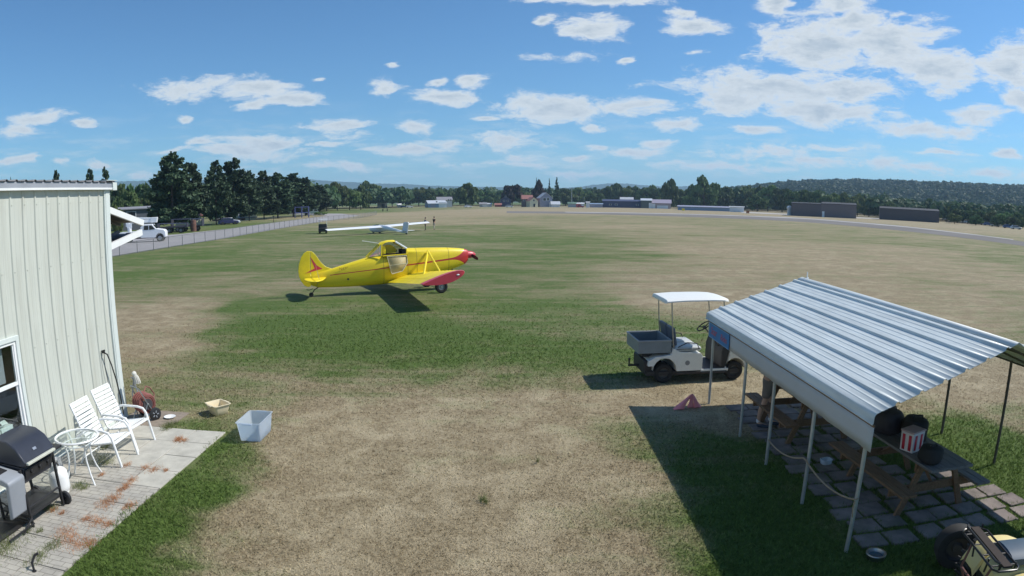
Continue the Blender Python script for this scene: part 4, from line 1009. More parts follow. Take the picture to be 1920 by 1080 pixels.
# pink folded marker cloth near the far left post
pk = thing('pink_cloth', 'folded pink cloth standing on the ground beyond the shelter', 'cloth', (3.42, 11.66, 0))
PINK = mat('pink vinyl', (.85, .28, .30), .5, var=.1)
for (fx_, fy_, wd_) in ((-.24, -.05, .10), (.02, .03, .06), (.16, .02, .07)):
    mb = MB(); mb.loft([[(.03 + (fx_ - .03) * f + w_ * cos(q), fy_ * f + w_ * .45 * sin(q), .27 * (1 - f) ** .85 + .012 + .01 * sin(q * 3)) for q in np.linspace(0, 2 * pi, 10, endpoint=False)] for f, w_ in ((0, .018), (.25, .035), (.6, wd_ * .6), (.9, wd_), (1, wd_ * 1.15))]); mb.build('cloth_fold', PINK, pk)

# ------------------------------------------------------------------ people
SKIN = mat('skin', (.50, .30, .21), .55, var=.08, scale=8)
def skinned(name, verts, edges, radii, m, parent, sub=2):
    me = bpy.data.meshes.new(name); me.from_pydata(verts, edges, []); me.update()
    o = bpy.data.objects.new(name, me); C.objects.link(o); o.parent = parent
    o.modifiers.new('skin', 'SKIN').use_smooth_shade = True
    for i, r_ in enumerate(radii):
        rr_ = r_ if isinstance(r_, tuple) else (r_, r_); me.skin_vertices[0].data[i].radius = rr_
    me.skin_vertices[0].data[0].use_root = True
    s_ = o.modifiers.new('sub', 'SUBSURF'); s_.levels = sub; s_.render_levels = sub
    me.materials.append(m); return o
def person(label, loc, rz, h, shirt, shorts, shoe, hair, arm_l=(.10, .0), arm_r=(.10, .0), trousers=False, stride=.06, fingers=False, socks=None):
    """arm_l/r: (side angle, forward angle) in radians"""
    t = thing('person', label, 'person', loc, rz); k = h / 1.75
    V_ = []; E_ = []; Rr_ = []
    def v(p, r, par=None):
        V_.append(tuple(c * k for c in p)); Rr_.append(tuple(c * k for c in r) if isinstance(r, tuple) else r * k)
        if par is not None: E_.append((par, len(V_) - 1))
        return len(V_) - 1
    pel = v((0, 0, .93), (.13, .10)); wa = v((0, 0, 1.08), (.125, .09), pel); ch = v((0, 0, 1.28), (.15, .105), wa); nb = v((-.0, 0, 1.44), (.075, .06), ch); nk = v((.01, 0, 1.51), .052, nb)
    hd = v((.02, 0, 1.60), (.075, .085), nk); hp = v((.025, 0, 1.70), (.07, .08), hd)
    ends = {}
    for s, nm in ((1, 'l'), (-1, 'r')):
        th = v((0, s * .095, .82), .088, pel); kn = v((stride * s * .6 + .02, s * .10, .48), .056, th); cf = v((stride * s - .01, s * .10, .33), .052, kn); an = v((stride * s * 1.2 - .02, s * .10, .085), .036, cf); ft = v((stride * s * 1.2 + .05, s * .105, .045), (.038, .03), an); v((stride * s * 1.2 + .17, s * .115, .03), (.035, .022), ft)
        sa, fa = arm_l if s > 0 else arm_r
        shd = v((0, s * .175, 1.40), .055, ch)
        d = np.array([sin(fa), s * sin(sa), -cos(fa) * cos(sa)]); d /= np.linalg.norm(d)
        e = np.array([0, s * .19, 1.38]) + d * .29; el_ = v(tuple(e), .042, shd); d2 = d + np.array([.25, 0, 0]); d2 /= np.linalg.norm(d2)
        w_ = e + d2 * .25; wr = v(tuple(w_), .027, el_); pm = w_ + d2 * .07; pa = v(tuple(pm), (.036, .018), wr)
        if fingers:
            for q in range(4):
                off = np.array([.022 * (q - 1.5), 0, 0]); f1 = v(tuple(pm + d2 * .045 + off), .0095, pa); v(tuple(pm + d2 * (.085 - .008 * abs(q - 1.3)) + off * 1.1 + np.array([0, -s * .012, 0])), .0075, f1)
            v(tuple(pm + np.array([.045, 0, 0]) + d2 * .01), .010, pa)
        else: v(tuple(pm + d2 * .07), (.028, .014), pa)
    body = skinned('body', V_, E_, Rr_, SKIN, t)
    # clothes: inflated shells over torso and upper arms / legs
    V_, E_, Rr_ = [], [], []
    a = v((0, 0, .90), (.145, .115)); b2 = v((0, 0, 1.08), (.142, .108), a); c2 = v((0, 0, 1.28), (.165, .12), b2); d3 = v((0, 0, 1.42), (.10, .075), c2)
    for s in (1, -1):
        sa, fa = arm_l if s > 0 else arm_r
        sd_ = v((0, s * .175, 1.40), .068, c2); d = np.array([sin(fa), s * sin(sa), -cos(fa) * cos(sa)]); v(tuple(np.array([0, s * .19, 1.38]) + d * .17), .06, sd_)
    skinned('shirt', V_, E_, Rr_, shirt, t)
    V_, E_, Rr_ = [], [], []
    a = v((0, 0, .98), (.138, .108)); b2 = v((0, 0, .90), (.146, .115), a)
    for s in (1, -1):
        q = v((0, s * .095, .80), .10, b2); kn = v((stride * s * .6 + .02, s * .10, .52), .082 if not trousers else .068, q)
        if trousers: q2 = v((stride * s - .01, s * .10, .33), .062, kn); v((stride * s * 1.2 - .02, s * .10, .09), .055, q2)
    skinned('shorts' if not trousers else 'trousers', V_, E_, Rr_, shorts, t)
    for s in (1, -1):
        fx = stride * s * 1.2
        V_, E_, Rr_ = [], [], []
        a = v((fx - .045, s * .10, .042), (.042, .04)); b2 = v((fx + .05, s * .105, .042), (.045, .04), a); v((fx + .19, s * .118, .03), (.04, .028), b2)
        skinned('shoe', V_, E_, Rr_, shoe, t)
        if socks:
            V_, E_, Rr_ = [], [], []
            a = v((fx - .022, s * .10, .07), .042); v((fx - .02, s * .10, .17), .043, a); skinned('sock', V_, E_, Rr_, socks, t, 1)
    mb = MB(); mb.ball((.012 * k, 0, 1.665 * k), .098 * k, 16, 10, (.95, .86, 1.12)); mb.v = [p for p in mb.v]
    hm = mb.build('hair', hair, t)
    # carve the face free: shift the cap up and back
    hm.location = (-.014 * k, 0, .030 * k)
    mb = MB(); mb.ball((.108 * k, 0, 1.635 * k), .014 * k, 8, 6, (1, .8, 1.3)); mb.build('nose', SKIN, t)
    for s in (1, -1):
        mb = MB(); mb.ball((.098 * k, s * .032 * k, 1.655 * k), .010 * k, 8, 6); mb.build('eye', BLACK, t)
        mb = MB(); mb.ball((.02 * k, s * .088 * k, 1.64 * k), .022 * k, 8, 6, (.6, .3, 1)); mb.build('ear', SKIN, t)
    mb = MB(); mb.box((.102 * k, 0, 1.595 * k), (.008, .045 * k, .008)); mb.build('mouth', mat('lips', (.35, .13, .11), .5), t)
    return t
DHAIR = mat('dark hair', (.03, .022, .018), .8); KHAKI = mat('khaki cloth', (.20, .165, .14), .85, var=.15, bump=.3); SOCK = mat('white socks', (.7, .7, .72), .9)
NAVY = mat('navy cloth', (.03, .045, .07), .85); GREYC = mat('slate blue cloth', (.13, .16, .20), .85); BLKC = mat('black cloth', (.018, .018, .02), .85); BEIGE = mat('beige cloth', (.42, .37, .29), .85); OLIVE = mat('olive cloth', (.13, .12, .09), .85)
DSHOE = mat('dark blue shoes', (.03, .045, .07), .6)
person('person in khaki shorts and white socks standing in the shelter', (4.50, 10.42, .02), -.5, 1.75, NAVY, KHAKI, DSHOE, DHAIR, (.12, .5), (.12, .4), fingers=True, socks=SOCK, stride=.08)

# ------------------------------------------------------------------ yellow all-terrain vehicle in the near corner
YEL_A = mat('faded cream yellow plastic', (.72, .60, .27), .45, var=.08, scale=4)
SEATB = mat('blue grey vinyl', (.05, .085, .125), .55, var=.15, spec=.35)
TUBEB = mat('black tube', (.02, .018, .02), .35, var=.2)
av = thing('quad_bike', 'yellow quad bike with black racks and blue grey seat', 'quad bike', (5.45, 4.08, 0), R(-13))
def tyre(b, c, r, w, axis='Y'):
    prof = [(r * .55, -w * .42), (r * .80, -w * .5), (r * .93, -w * .46), (r, -w * .3), (r, w * .3), (r * .93, w * .46), (r * .80, w * .5), (r * .55, w * .42), (r * .55, -w * .42)]
    b.lathe(prof, c, axis, 28)
def wheel(parent, c, r, w, rim_m, lugs=0, rimr=.56, name='wheel', dish=.1):
    b = MB(); b.lathe([(0, -w * .36), (r * rimr * .35, -w * .36), (r * rimr * .45, -w * dish), (r * rimr * .85, -w * dish), (r * rimr, -w * .42), (r * rimr * 1.02, -w * .42), (r * rimr * 1.02, w * .42), (r * rimr, w * .42), (r * rimr * .85, w * dish), (r * rimr * .45, w * dish), (r * rimr * .35, w * .36), (0, w * .36)], c, 'Y', 24)
    wo_ = b.build(name, rim_m, parent)
    b = MB(); tyre(b, c, r, w)
    for k in range(lugs):
        q = 2 * pi * k / lugs
        for s in (-1, 1): b.box((c[0] + (r + .004) * sin(q + s * .06), c[1] + s * w * .24, c[2] + (r + .004) * cos(q + s * .06)), (.03, w * .45, .022), s * .35, 0, q)
    b.build('tyre', RUBBER, wo_)
    return wo_
for (wx, wy) in ((-.58, .56), (-.58, -.50), (.62, .50), (.62, -.50)): wheel(av, (wx, wy, .30), .30, .27, mat('grey steel rim', (.25, .25, .25), .5, .5), 22, .5)
def smooth_fender(b, x0, x1, yc, w, z):
    rings = []
    for i in range(11):
        q = i / 10; xx = x0 + (x1 - x0) * q; zz = z - .20 * (2 * q - 1) ** 4 - .03 * (2 * q - 1) ** 2
        rings.append([(xx, yc - w / 2, zz - .07), (xx, yc - w / 2 + .02, zz - .01), (xx, yc - w * .15, zz + .02), (xx, yc + w * .15, zz + .02), (xx, yc + w / 2 - .02, zz - .01), (xx, yc + w / 2, zz - .07), (xx, yc + w * .3, zz - .015), (xx, yc - w * .3, zz - .015)])
    b.loft(rings)
for s in (-1, 1):
    for (a_, b2_) in ((-.92, -.18), (.25, 1.0)):
        mb = MB(); smooth_fender(mb, a_, b2_, s * .40, .34, .68); mb.build('fender', YEL_A, av)
mb = MB(); mb.loft([[(xx, -w_, z0_), (xx, -w_ * .8, z1_ - .04), (xx, -w_ * .3, z1_), (xx, w_ * .3, z1_), (xx, w_ * .8, z1_ - .04), (xx, w_, z0_)] for xx, w_, z0_, z1_ in ((-.90, .16, .5, .66), (-.78, .26, .5, .70), (-.45, .28, .5, .74), (-.15, .2, .5, .80), (.05, .14, .5, .76), (.9, .14, .45, .66))]); mb.build('body', YEL_A, av)
mb = MB(); rings = []
for xx, w_, z0_, z1_ in ((-.80, .15, .72, .79), (-.76, .19, .70, .84), (-.45, .20, .68, .85), (-.10, .18, .66, .82), (.15, .15, .66, .81), (.32, .11, .68, .82), (.38, .05, .72, .78)):
    rings.append([(xx, w_ * cos(q), (z0_ + z1_) / 2 + (z1_ - z0_) / 2 * sin(q)) for q in np.linspace(0, 2 * pi, 14, endpoint=False)])
rings = [[(p[0], math.copysign(min(abs(p[1]) * 1.25, .2), p[1]), p[2]) for p in r_] for r_ in rings]; mb.loft(rings); mb.build('seat', SEATB, av)
def rack(x0, x1, w, z, nm):
    b = MB(); r_ = .012
    b.tube([(x0 + .05, -w, z), (x0, -w + .05, z), (x0, w - .05, z), (x0 + .05, w, z), (x1 - .05, w, z), (x1, w - .05, z), (x1, -w + .05, z), (x1 - .05, -w, z)], r_, 8, closed=True)
    b.tube([(x0 + .06, -w + .03, z + .07), (x0 + .03, -w + .08, z + .07), (x0 + .03, w - .08, z + .07), (x0 + .06, w - .03, z + .07)], r_, 8)
    for k in range(4): b.tube([(x0 + .02, -w + w * 2 * (k + .5) / 4, z), (x1 - .02, -w + w * 2 * (k + .5) / 4, z)], r_ * .8, 6)
    for s in (-1, 1):
        for xx in (x0 + .06, x1 - .06): b.tube([(xx, s * (w - .03), z), (xx, s * (w - .03), z + .07)], r_ * .8, 6); b.tube([(xx, s * .18, z), (xx, s * .15, z - .16)], r_, 6)
    return b.build(nm, TUBEB, av)
rack(-1.10, -.80, .43, .83, 'rear_rack'); MB().bx(-.99, -.89, -.40, .42, .842, .862).build('rack_board', mat('dark board', (.035, .025, .02), .9, var=.3), av); rack(.66, 1.05, .40, .80, 'front_rack')
mb = MB(); mb.tube([(-1.02, -.25, .78), (-1.10, -.22, .52), (-1.0, -.18, .30), (-.6, -.15, .26)], .014, 8); mb.tube([(-1.02, .25, .78), (-1.10, .22, .52), (-1.0, .18, .30), (-.6, .15, .26)], .014, 8); mb.tube([(-1.10, -.22, .52), (-1.10, .22, .52)], .014); mb.tube([(-1.0, -.18, .30), (-1.0, .18, .30)], .014); mb.build('bumper', mat('worn red brown tube', (.16, .07, .06), .5, var=.3), av)
mb = MB(); mb.tube([(.56, 0, .70), (.45, 0, .92)], .02); mb.tube([(.29, -.42, .98), (.39, -.26, .95), (.45, -.08, .93), (.45, .08, .93), (.39, .26, .95), (.29, .42, .98)], .012); mb.build('handlebar', TUBEB, av)
for s in (-1, 1):
    mb = MB(); mb.tube([(.31, s * .38, .975), (.25, s * .48, .99)], .019, 8); mb.build('grip', BLACK, av)
    mb = MB(); mb.tube([(-.55, s * .12, .36), (-.55, s * .40, .29)], .02); mb.tube([(-.5, s * .14, .62), (-.55, s * .34, .33)], .028, 8); mb.build('suspension_arm', TUBEB, av)
mb = MB(); mb.bx(-.25, .30, -.15, .15, .28, .55); mb.cyl((-.6, 0, .33), (.62, 0, .33), .04); mb.bx(-.15, .2, -.36, .36, .26, .30); mb.tube([(.62, -.40, .29), (.62, .40, .29)], .03); mb.build('engine', mat('dark engine metal', (.08, .08, .08), .6, .4), av, bevel=.01)

# ------------------------------------------------------------------ utility golf cart
CARTW = mat('cream white cart body', (.80, .79, .74), .35, var=.05, scale=3, dirt=(.45, .40, .34), dirt_amt=.25)
CARTD = mat('dark cart trim', (.035, .033, .035), .6, var=.2)
CGREY = mat('grey cargo box', (.22, .245, .255), .55, var=.12, scale=4, dirt=(.3, .3, .3), dirt_amt=.3)
VINYL = mat('pale grey seat vinyl', (.50, .53, .54), .5, var=.08)
gc = thing('golf_cart', 'white utility golf cart with grey cargo box beside the shelter', 'golf cart', (4.10, 14.02, 0), R(4))
for (wx, wy) in ((-.84, .43), (-.84, -.43), (.84, .43), (.84, -.43)): wheel(gc, (wx, wy, .215), .215, .19, mat('grey rim', (.12, .12, .12), .6, .2), 0, .58)
def arch(cx, r, z0, k=9): return [(cx + r * cos(pi - pi * i / (k - 1)), z0 + r * sin(pi - pi * i / (k - 1))) for i in range(k)]
# rear body shell with wheel arch
poly = [(-1.22, .40), (-1.10, .40)] + arch(-.84, .27, .30) + [(-.56, .27), (.03, .27), (.03, .60), (-.02, .66), (-.50, .70), (-.66, .78), (-.70, .64), (-1.05, .60), (-1.20, .52)]
mb = MB(); mb.prism(poly, -.56, .56, 'Y'); mb.build('rear_body', CARTW, gc, bevel=.03, seg=3)
poly = [(.58, .27), (.64, .28)] + arch(.84, .25, .26)[1:] + [(1.10, .34), (1.20, .42), (1.16, .60), (.92, .80), (.74, .86), (.66, .84), (.70, .66), (.62, .36)]
mb = MB(); mb.prism(poly, -.54, .54, 'Y'); mb.build('front_cowl', CARTW, gc, bevel=.035, seg=3)
mb = MB(); mb.prism([(.50, .30), (.60, .30), (.685, .66), (.65, .82), (.56, .84), (.50, .66)], -.52, .52, 'Y'); mb.build('dashboard', CARTD, gc, bevel=.02)
mb = MB(); mb.bx(.0, .62, -.54, .54, .265, .29); mb.build('floor_mat', CARTD, gc)
for s in (-1, 1): mb = MB(); mb.bx(.0, .66, s * .57, s * .54, .235, .295); mb.build('sill', CARTW, gc, bevel=.01)
mb = MB(); mb.bx(-1.24, 1.05, -.50, .50, .17, .262); mb.bx(-.55, .62, -.585, -.571, .20, .25); mb.bx(-.55, .62, .571, .585, .20, .25); mb.build('chassis', CARTD, gc, bevel=.01)
mb = MB(); mb.bx(-.62, .0, -.54, -.02, .705, .80); mb.bx(-.62, .0, .02, .54, .705, .80); mb.build('seat_cushion', VINYL, gc, bevel=.04, seg=3)
for yv in (-.54, -.03, .03, .54): mb = MB(); mb.tube([(-.58, yv, .755), (-.02, yv, .755)], .008, 6); mb.build('seat_piping', CARTD, gc)
mb = MB(); mb.box((-.62, -.27, 1.02), (.07, .46, .40), 0, 0, -.16); mb.box((-.62, .27, 1.02), (.07, .46, .40), 0, 0, -.16); mb.build('backrest', mat('slate seat back', (.10, .12, .16), .5), gc, bevel=.03, seg=3)
for s in (-1, 1): mb = MB(); mb.tube([(-.55, s * .54, .80), (-.35, s * .56, .90), (-.12, s * .56, .88), (-.06, s * .55, .76)], .012); mb.build('arm_rail', CARTD, gc)
# cargo box, open
X0, X1, YW, Z0, Z1_ = -1.44, -.70, .52, .68, .95
mb = MB(); mb.bx(X0, X1, -YW, YW, Z0, Z0 + .03); mb.bx(X0, X0 + .03, -YW, YW, Z0 + .03, Z1_); mb.bx(X1 - .03, X1, -YW, YW, Z0 + .03, Z1_); mb.bx(X0 + .03, X1 - .03, -YW, -YW + .03, Z0 + .03, Z1_); mb.bx(X0 + .03, X1 - .03, YW - .03, YW, Z0 + .03, Z1_)
cb = mb.build('cargo_box', CGREY, gc)
mb = MB(); mb.tube([(X0, -YW, Z1_), (X1, -YW, Z1_), (X1, YW, Z1_), (X0, YW, Z1_)], .020, 8, closed=True); mb.build('box_rim', mat('grey rim trim', (.28, .30, .32), .5), cb)
mb = MB(); mb.bx(X0 + .033, X1 - .033, -YW + .033, YW - .033, Z0 + .031, Z0 + .036); mb.build('box_liner', CARTD, cb)
mb = MB(); mb.bx(-1.30, -.75, -.3, .3, .55, .66); mb.bx(-1.28, -1.05, -.46, .46, .22, .50); mb.build('rear_frame', CARTD, gc, bevel=.01)
mb = MB(); mb.tube([(-1.2, 0, .30), (-1.52, 0, .30)], .025); mb.tube([(-1.50, 0, .28), (-1.50, 0, .42)], .018); mb.ball((-1.50, 0, .44), .028); mb.build('tow_hitch', CARTD, gc)
# roof and struts
mb = MB(); rings = []
for xx, w_, zz in ((-.86, .54, 1.80), (-.84, .57, 1.825), (-.4, .59, 1.85), (.2, .59, 1.85), (.48, .56, 1.84), (.62, .48, 1.815), (.66, .40, 1.79)):
    rings.append([(xx, -w_, zz - .045), (xx, -w_, zz - .02), (xx, -w_ * .9, zz + .008), (xx, -w_ * .5, zz + .016), (xx, w_ * .5, zz + .016), (xx, w_ * .9, zz + .008), (xx, w_, zz - .02), (xx, w_, zz - .045)])
mb.loft(rings); mb.build('roof', mat('cream cart roof', (.80, .80, .75), .4, var=.03), gc)
for s in (-1, 1):
    mb = MB(); mb.tube([(-.72, s * .50, 1.80), (-.70, s * .51, 1.4), (-.66, s * .51, .9), (-.62, s * .50, .70)], .016); mb.build('strut', STEEL, gc)
    mb = MB(); mb.tube([(.50, s * .48, 1.80), (.56, s * .50, 1.3), (.66, s * .50, .84)], .014); mb.build('strut', STEEL, gc)
mb = MB(); mb.tube([(.52, -.25, .74), (.16, -.25, 1.17)], .018); mb.build('steering_column', CARTD, gc)
c_ = Vector((.14, -.25, 1.20)); n__ = Vector((-.56, 0, .83)); u_ = Vector((0, 1, 0)); v_ = n__.cross(u_)
mb = MB(); mb.tube([c_ + (u_ * cos(q) + v_ * sin(q)) * .17 for q in np.linspace(0, 2 * pi, 26, endpoint=False)], .014, 8, closed=True)
for q in (0.5, 2.6, 4.7): mb.tube([c_ - n__ * .03, c_ + (u_ * cos(q) + v_ * sin(q)) * .16], .012, 6)
mb.tube([c_ - n__ * .05, c_ - n__ * .01], .04); mb.build('steering_wheel', CARTD, gc)
for s in (-1, 1):
    mb = MB(); mb.ball((1.08, s * .36, .56), .075, 14, 8, (.6, 1, .8)); mb.build('headlight', GLASS_DARK, gc)
mb = MB(); mb.lathe([(.0, -.563), (.055, -.563)], (-.32, 0, .45), 'Y', 16); mb.box((-.32, -.566, .45), (.06, .004, .02)); mb.build('emblem', mat('grey decal', (.25, .25, .26), .5), gc)
sw = thing('knobbly_wheel', 'black knobbly wheel standing in the shade beside the quad bike', 'wheel', (4.98, 5.28, 0), R(-25))
wheel(sw, (0, 0, .27), .27, .20, mat('dull rim', (.10, .09, .08), .6, .3), 0, .58, name='rim')
# ------------------------------------------------------------------ yellow low wing aeroplane
def yellow_paint():
    m, n, l, b = new_mat('yellow aircraft paint')
    t = N(n, 'ShaderNodeTexCoord'); s = N(n, 'ShaderNodeSeparateXYZ'); l.new(t.outputs['Object'], s.inputs[0])
    def q(op, a, bb=None, c=None, cl=False):
        k = N(n, 'ShaderNodeMath', operation=op); k.use_clamp = cl
        for i, v in enumerate((a, bb, c)):
            if v is None: continue
            if isinstance(v, (int, float)): k.inputs[i].default_value = v
            else: l.new(v, k.inputs[i])
        return k.outputs[0]
    fl = q('POWER', q('MULTIPLY_ADD', s.outputs[0], 1 / 1.1, -5.9 / 1.1, True), 3.2)
    line = q('MULTIPLY_ADD', s.outputs[0], .0894, .822)
    hw = q('MULTIPLY_ADD', q('MULTIPLY_ADD', s.outputs[0], .25, -.6, True), .022, .017)
    hw = q('ADD', hw, q('MULTIPLY', fl, .50))
    d = q('SUBTRACT', q('ABSOLUTE', q('SUBTRACT', s.outputs[2], line)), hw)
    f = q('MULTIPLY', q('LESS_THAN', d, 0), q('GREATER_THAN', s.outputs[0], .8))
    nose = q('GREATER_THAN', s.outputs[0], 6.86); f = q('MAXIMUM', f, nose)
    nz = N(n, 'ShaderNodeTexNoise'); nz.inputs['Scale'].default_value = 2.5; nz.inputs['Detail'].default_value = 6; l.new(t.outputs['Object'], nz.inputs['Vector'])
    nz.inputs['Roughness'].default_value = .75; mp9 = N(n, 'ShaderNodeMapping'); mp9.inputs['Scale'].default_value = (.5, 1, 2); l.new(t.outputs['Object'], mp9.inputs[0]); l.new(mp9.outputs[0], nz.inputs['Vector'])
    ymx = N(n, 'ShaderNodeMixRGB'); l.new(q('MULTIPLY_ADD', nz.outputs[0], 3.0, -1.0, True), ymx.inputs[0]); ymx.inputs[1].default_value = (.80, .57, .015, 1); ymx.inputs[2].default_value = (.90, .72, .02, 1)
    mx = N(n, 'ShaderNodeMixRGB'); l.new(f, mx.inputs[0]); l.new(ymx.outputs[0], mx.inputs[1]); mx.inputs[2].default_value = (.52, .035, .03, 1)
    l.new(mx.outputs[0], b.inputs['Base Color']); b.inputs['Roughness'].default_value = .42; b.inputs['Coat Weight'].default_value = .1
    return m
YP = yellow_paint()
YPL = mat('plain yellow paint', (.88, .69, .02), .42, var=.09, scale=2.5, dirt=(.55, .36, .04), dirt_amt=.35)
REDP = mat('red wing tip paint', (.62, .06, .085), .35, var=.05)
DARK = mat('dark interior', (.02, .018, .022), .8)
ap = thing('aeroplane', 'yellow low wing aeroplane with red stripe, nose and wing tips', 'aeroplane', (-8.40, 26.2, 0), R(24.4))
ST = [(-.04, .50, .86, .025), (.30, .385, 1.02, .075), (.87, .365, 1.15, .16), (1.68, .355, 1.37, .26), (2.49, .365, 1.58, .34), (3.05, .38, 1.63, .385), (4.08, .43, 1.66, .415), (4.16, .435, 1.90, .415), (5.12, .56, 1.885, .405), (6.0, .80, 1.86, .36), (6.6, .99, 1.81, .30), (6.86, 1.09, 1.77, .25), (7.0, 1.22, 1.72, .17)]
def fus_ring(x, zb, zt, w, ex=3.2, k=28):
    zc, hz = (zb + zt) / 2, (zt - zb) / 2; o = []
    for i in range(k):
        q = 2 * pi * i / k; c, s_ = cos(q), sin(q)
        o.append((x, w * math.copysign(abs(c) ** (2 / ex), c) * (1 - .12 * max(s_, 0)), zc + hz * math.copysign(abs(s_) ** (2 / ex), s_)))
    return o
mb = MB(); mb.loft([fus_ring(*s_) for s_ in ST]); mb.build('fuselage', YP, ap, ang=50)
# panel lines
for xx in (3.08, 4.14, 4.55, 6.02):
    mb = MB()
    zb = np.interp(xx, [s_[0] for s_ in ST], [s_[1] for s_ in ST]); zt = np.interp(xx, [s_[0] for s_ in ST], [s_[2] for s_ in ST]); w_ = np.interp(xx, [s_[0] for s_ in ST], [s_[3] for s_ in ST])
    mb.loft([fus_ring(xx, zb - .002, zt + .002, w_ + .002), fus_ring(xx + .014, zb - .002, zt + .002, w_ + .002)], cap=False)
    mb.build('panel_line', mat('dark panel seam', (.22, .15, .02), .6), ap)
mb = MB()
for zf in (.70, .80, .90):
    for s in (-1, 1):
        pts = []
        for xx in np.linspace(.9, 3.0, 12):
            zb = np.interp(xx, [q[0] for q in ST], [q[1] for q in ST]); zt = np.interp(xx, [q[0] for q in ST], [q[2] for q in ST]); w_ = np.interp(xx, [q[0] for q in ST], [q[3] for q in ST])
            sn = zf * 2 - 1; zz = zb + (zt - zb) * zf; c = (1 - sn ** 3.2) ** (1 / 3.2); pts.append((xx, s * w_ * c * (1 - .12 * sn), zz))
        mb.tube(pts, .008, 5)
mb.build('stringers', YPL, ap)
# cockpit
mb = MB()
for s in (-1, 1):
    mb.tube([(4.10, s * .30, 1.90), (3.62, s * .25, 2.20)], .030, 8); mb.tube([(3.00, s * .33, 1.62), (3.04, s * .27, 2.10), (3.2, s * .24, 2.19)], .028, 8); mb.tube([(2.42, s * .20, 1.57), (2.98, s * .24, 2.08)], .020, 8)
    mb.tube([(3.05, s * .385, 1.62), (4.10, s * .40, 1.66)], .022, 8); mb.tube([(4.10, s * .39, 1.66), (4.12, s * .32, 1.90)], .024, 8)
mb.tube([(2.42, 0, 1.58), (2.98, 0, 2.12)], .018, 8)
mb.build('canopy_frame', YPL, ap)
mb = MB(); mb.loft([[(xx, -w_, z_ - .03), (xx, -w_ * .9, z_), (xx, 0, z_ + .03), (xx, w_ * .9, z_), (xx, w_, z_ - .03), (xx, 0, z_ - .02)] for xx, w_, z_ in ((2.94, .25, 2.10), (3.10, .28, 2.19), (3.35, .28, 2.24), (3.62, .27, 2.24), (3.68, .26, 2.20))]); mb.build('canopy_roof', YPL, ap)
mb = MB(); mb.add([(3.66, -.25, 2.21), (3.66, .25, 2.21), (4.12, .31, 1.90), (4.12, -.31, 1.90)], [(0, 1, 2, 3)]); mb.tube([(3.64, -.26, 2.20), (4.12, -.33, 1.90)], .04, 8); mb.build('windshield', mat('pale windshield', (.80, .82, .84), .2, spec=.9), ap, solid=.012)
PLEX = clear_glass('cabin glazing', (.75, .72, .66), .5)
mb = MB()
for s in (-1, 1): mb.add([(2.46, s * .21, 1.60), (3.0, s * .335, 1.64), (3.03, s * .265, 2.08), (2.98, s * .235, 2.07)], [(0, 1, 2, 3)])
mb.add([(3.06, .39, 1.66), (4.09, .40, 1.68), (4.09, .33, 1.88), (3.64, .26, 2.16), (3.08, .26, 2.13)], [(0, 1, 2, 3, 4)])
mb.build('cabin_glazing', PLEX, ap)
mb = MB(); mb.bx(3.10, 4.08, -.37, .37, 1.655, 1.675); mb.bx(3.92, 4.09, -.30, .30, 1.67, 1.86); mb.build('cockpit_interior', DARK, ap)
mb = MB(); mb.prism([(3.12, 1.68), (3.80, 1.70), (3.86, 1.80), (3.62, 2.02), (3.50, 2.04), (3.16, 2.02)], .24, .28, 'Y'); mb.bx(3.10, 3.22, -.22, .22, 1.68, 2.02); mb.build('seat_back', YPL, ap, bevel=.03)
door_m, n_, l_, b_ = new_mat('milky door panel'); b_.inputs['Base Color'].default_value = (.55, .46, .24, 1); b_.inputs['Roughness'].default_value = .6
tr_ = N(n_, 'ShaderNodeBsdfTransparent'); m1_ = N(n_, 'ShaderNodeMixShader'); m1_.inputs[0].default_value = .25; l_.new(b_.outputs[0], m1_.inputs[1]); l_.new(tr_.outputs[0], m1_.inputs[2]); l_.new(m1_.outputs[0], n_['Material Output'].inputs[0])
dp = [(3.22, 1.60), (4.08, 1.60), (4.10, 1.30), (3.86, .96), (3.40, .86), (3.36, .95)]
mb = MB(); mb.add([(x_, -.47 - (1.6 - z_) * .12, z_) for x_, z_ in dp], [list(range(6))]); dr = mb.build('cabin_door', door_m, ap, solid=.008)
mb = MB(); mb.tube([(x_, -.475 - (1.6 - z_) * .12, z_) for x_, z_ in dp], .018, 6, closed=True); mb.tube([(3.3, -.51, 1.22), (4.08, -.51, 1.28)], .012, 6); mb.build('door_frame', mat('pale door frame', (.70, .66, .50), .4), dr)
mb = MB(); mb.tube([(2.98, 0, 2.14), (2.25, .05, 2.27)], .012, 6); mb.build('antenna', WHITE, ap)
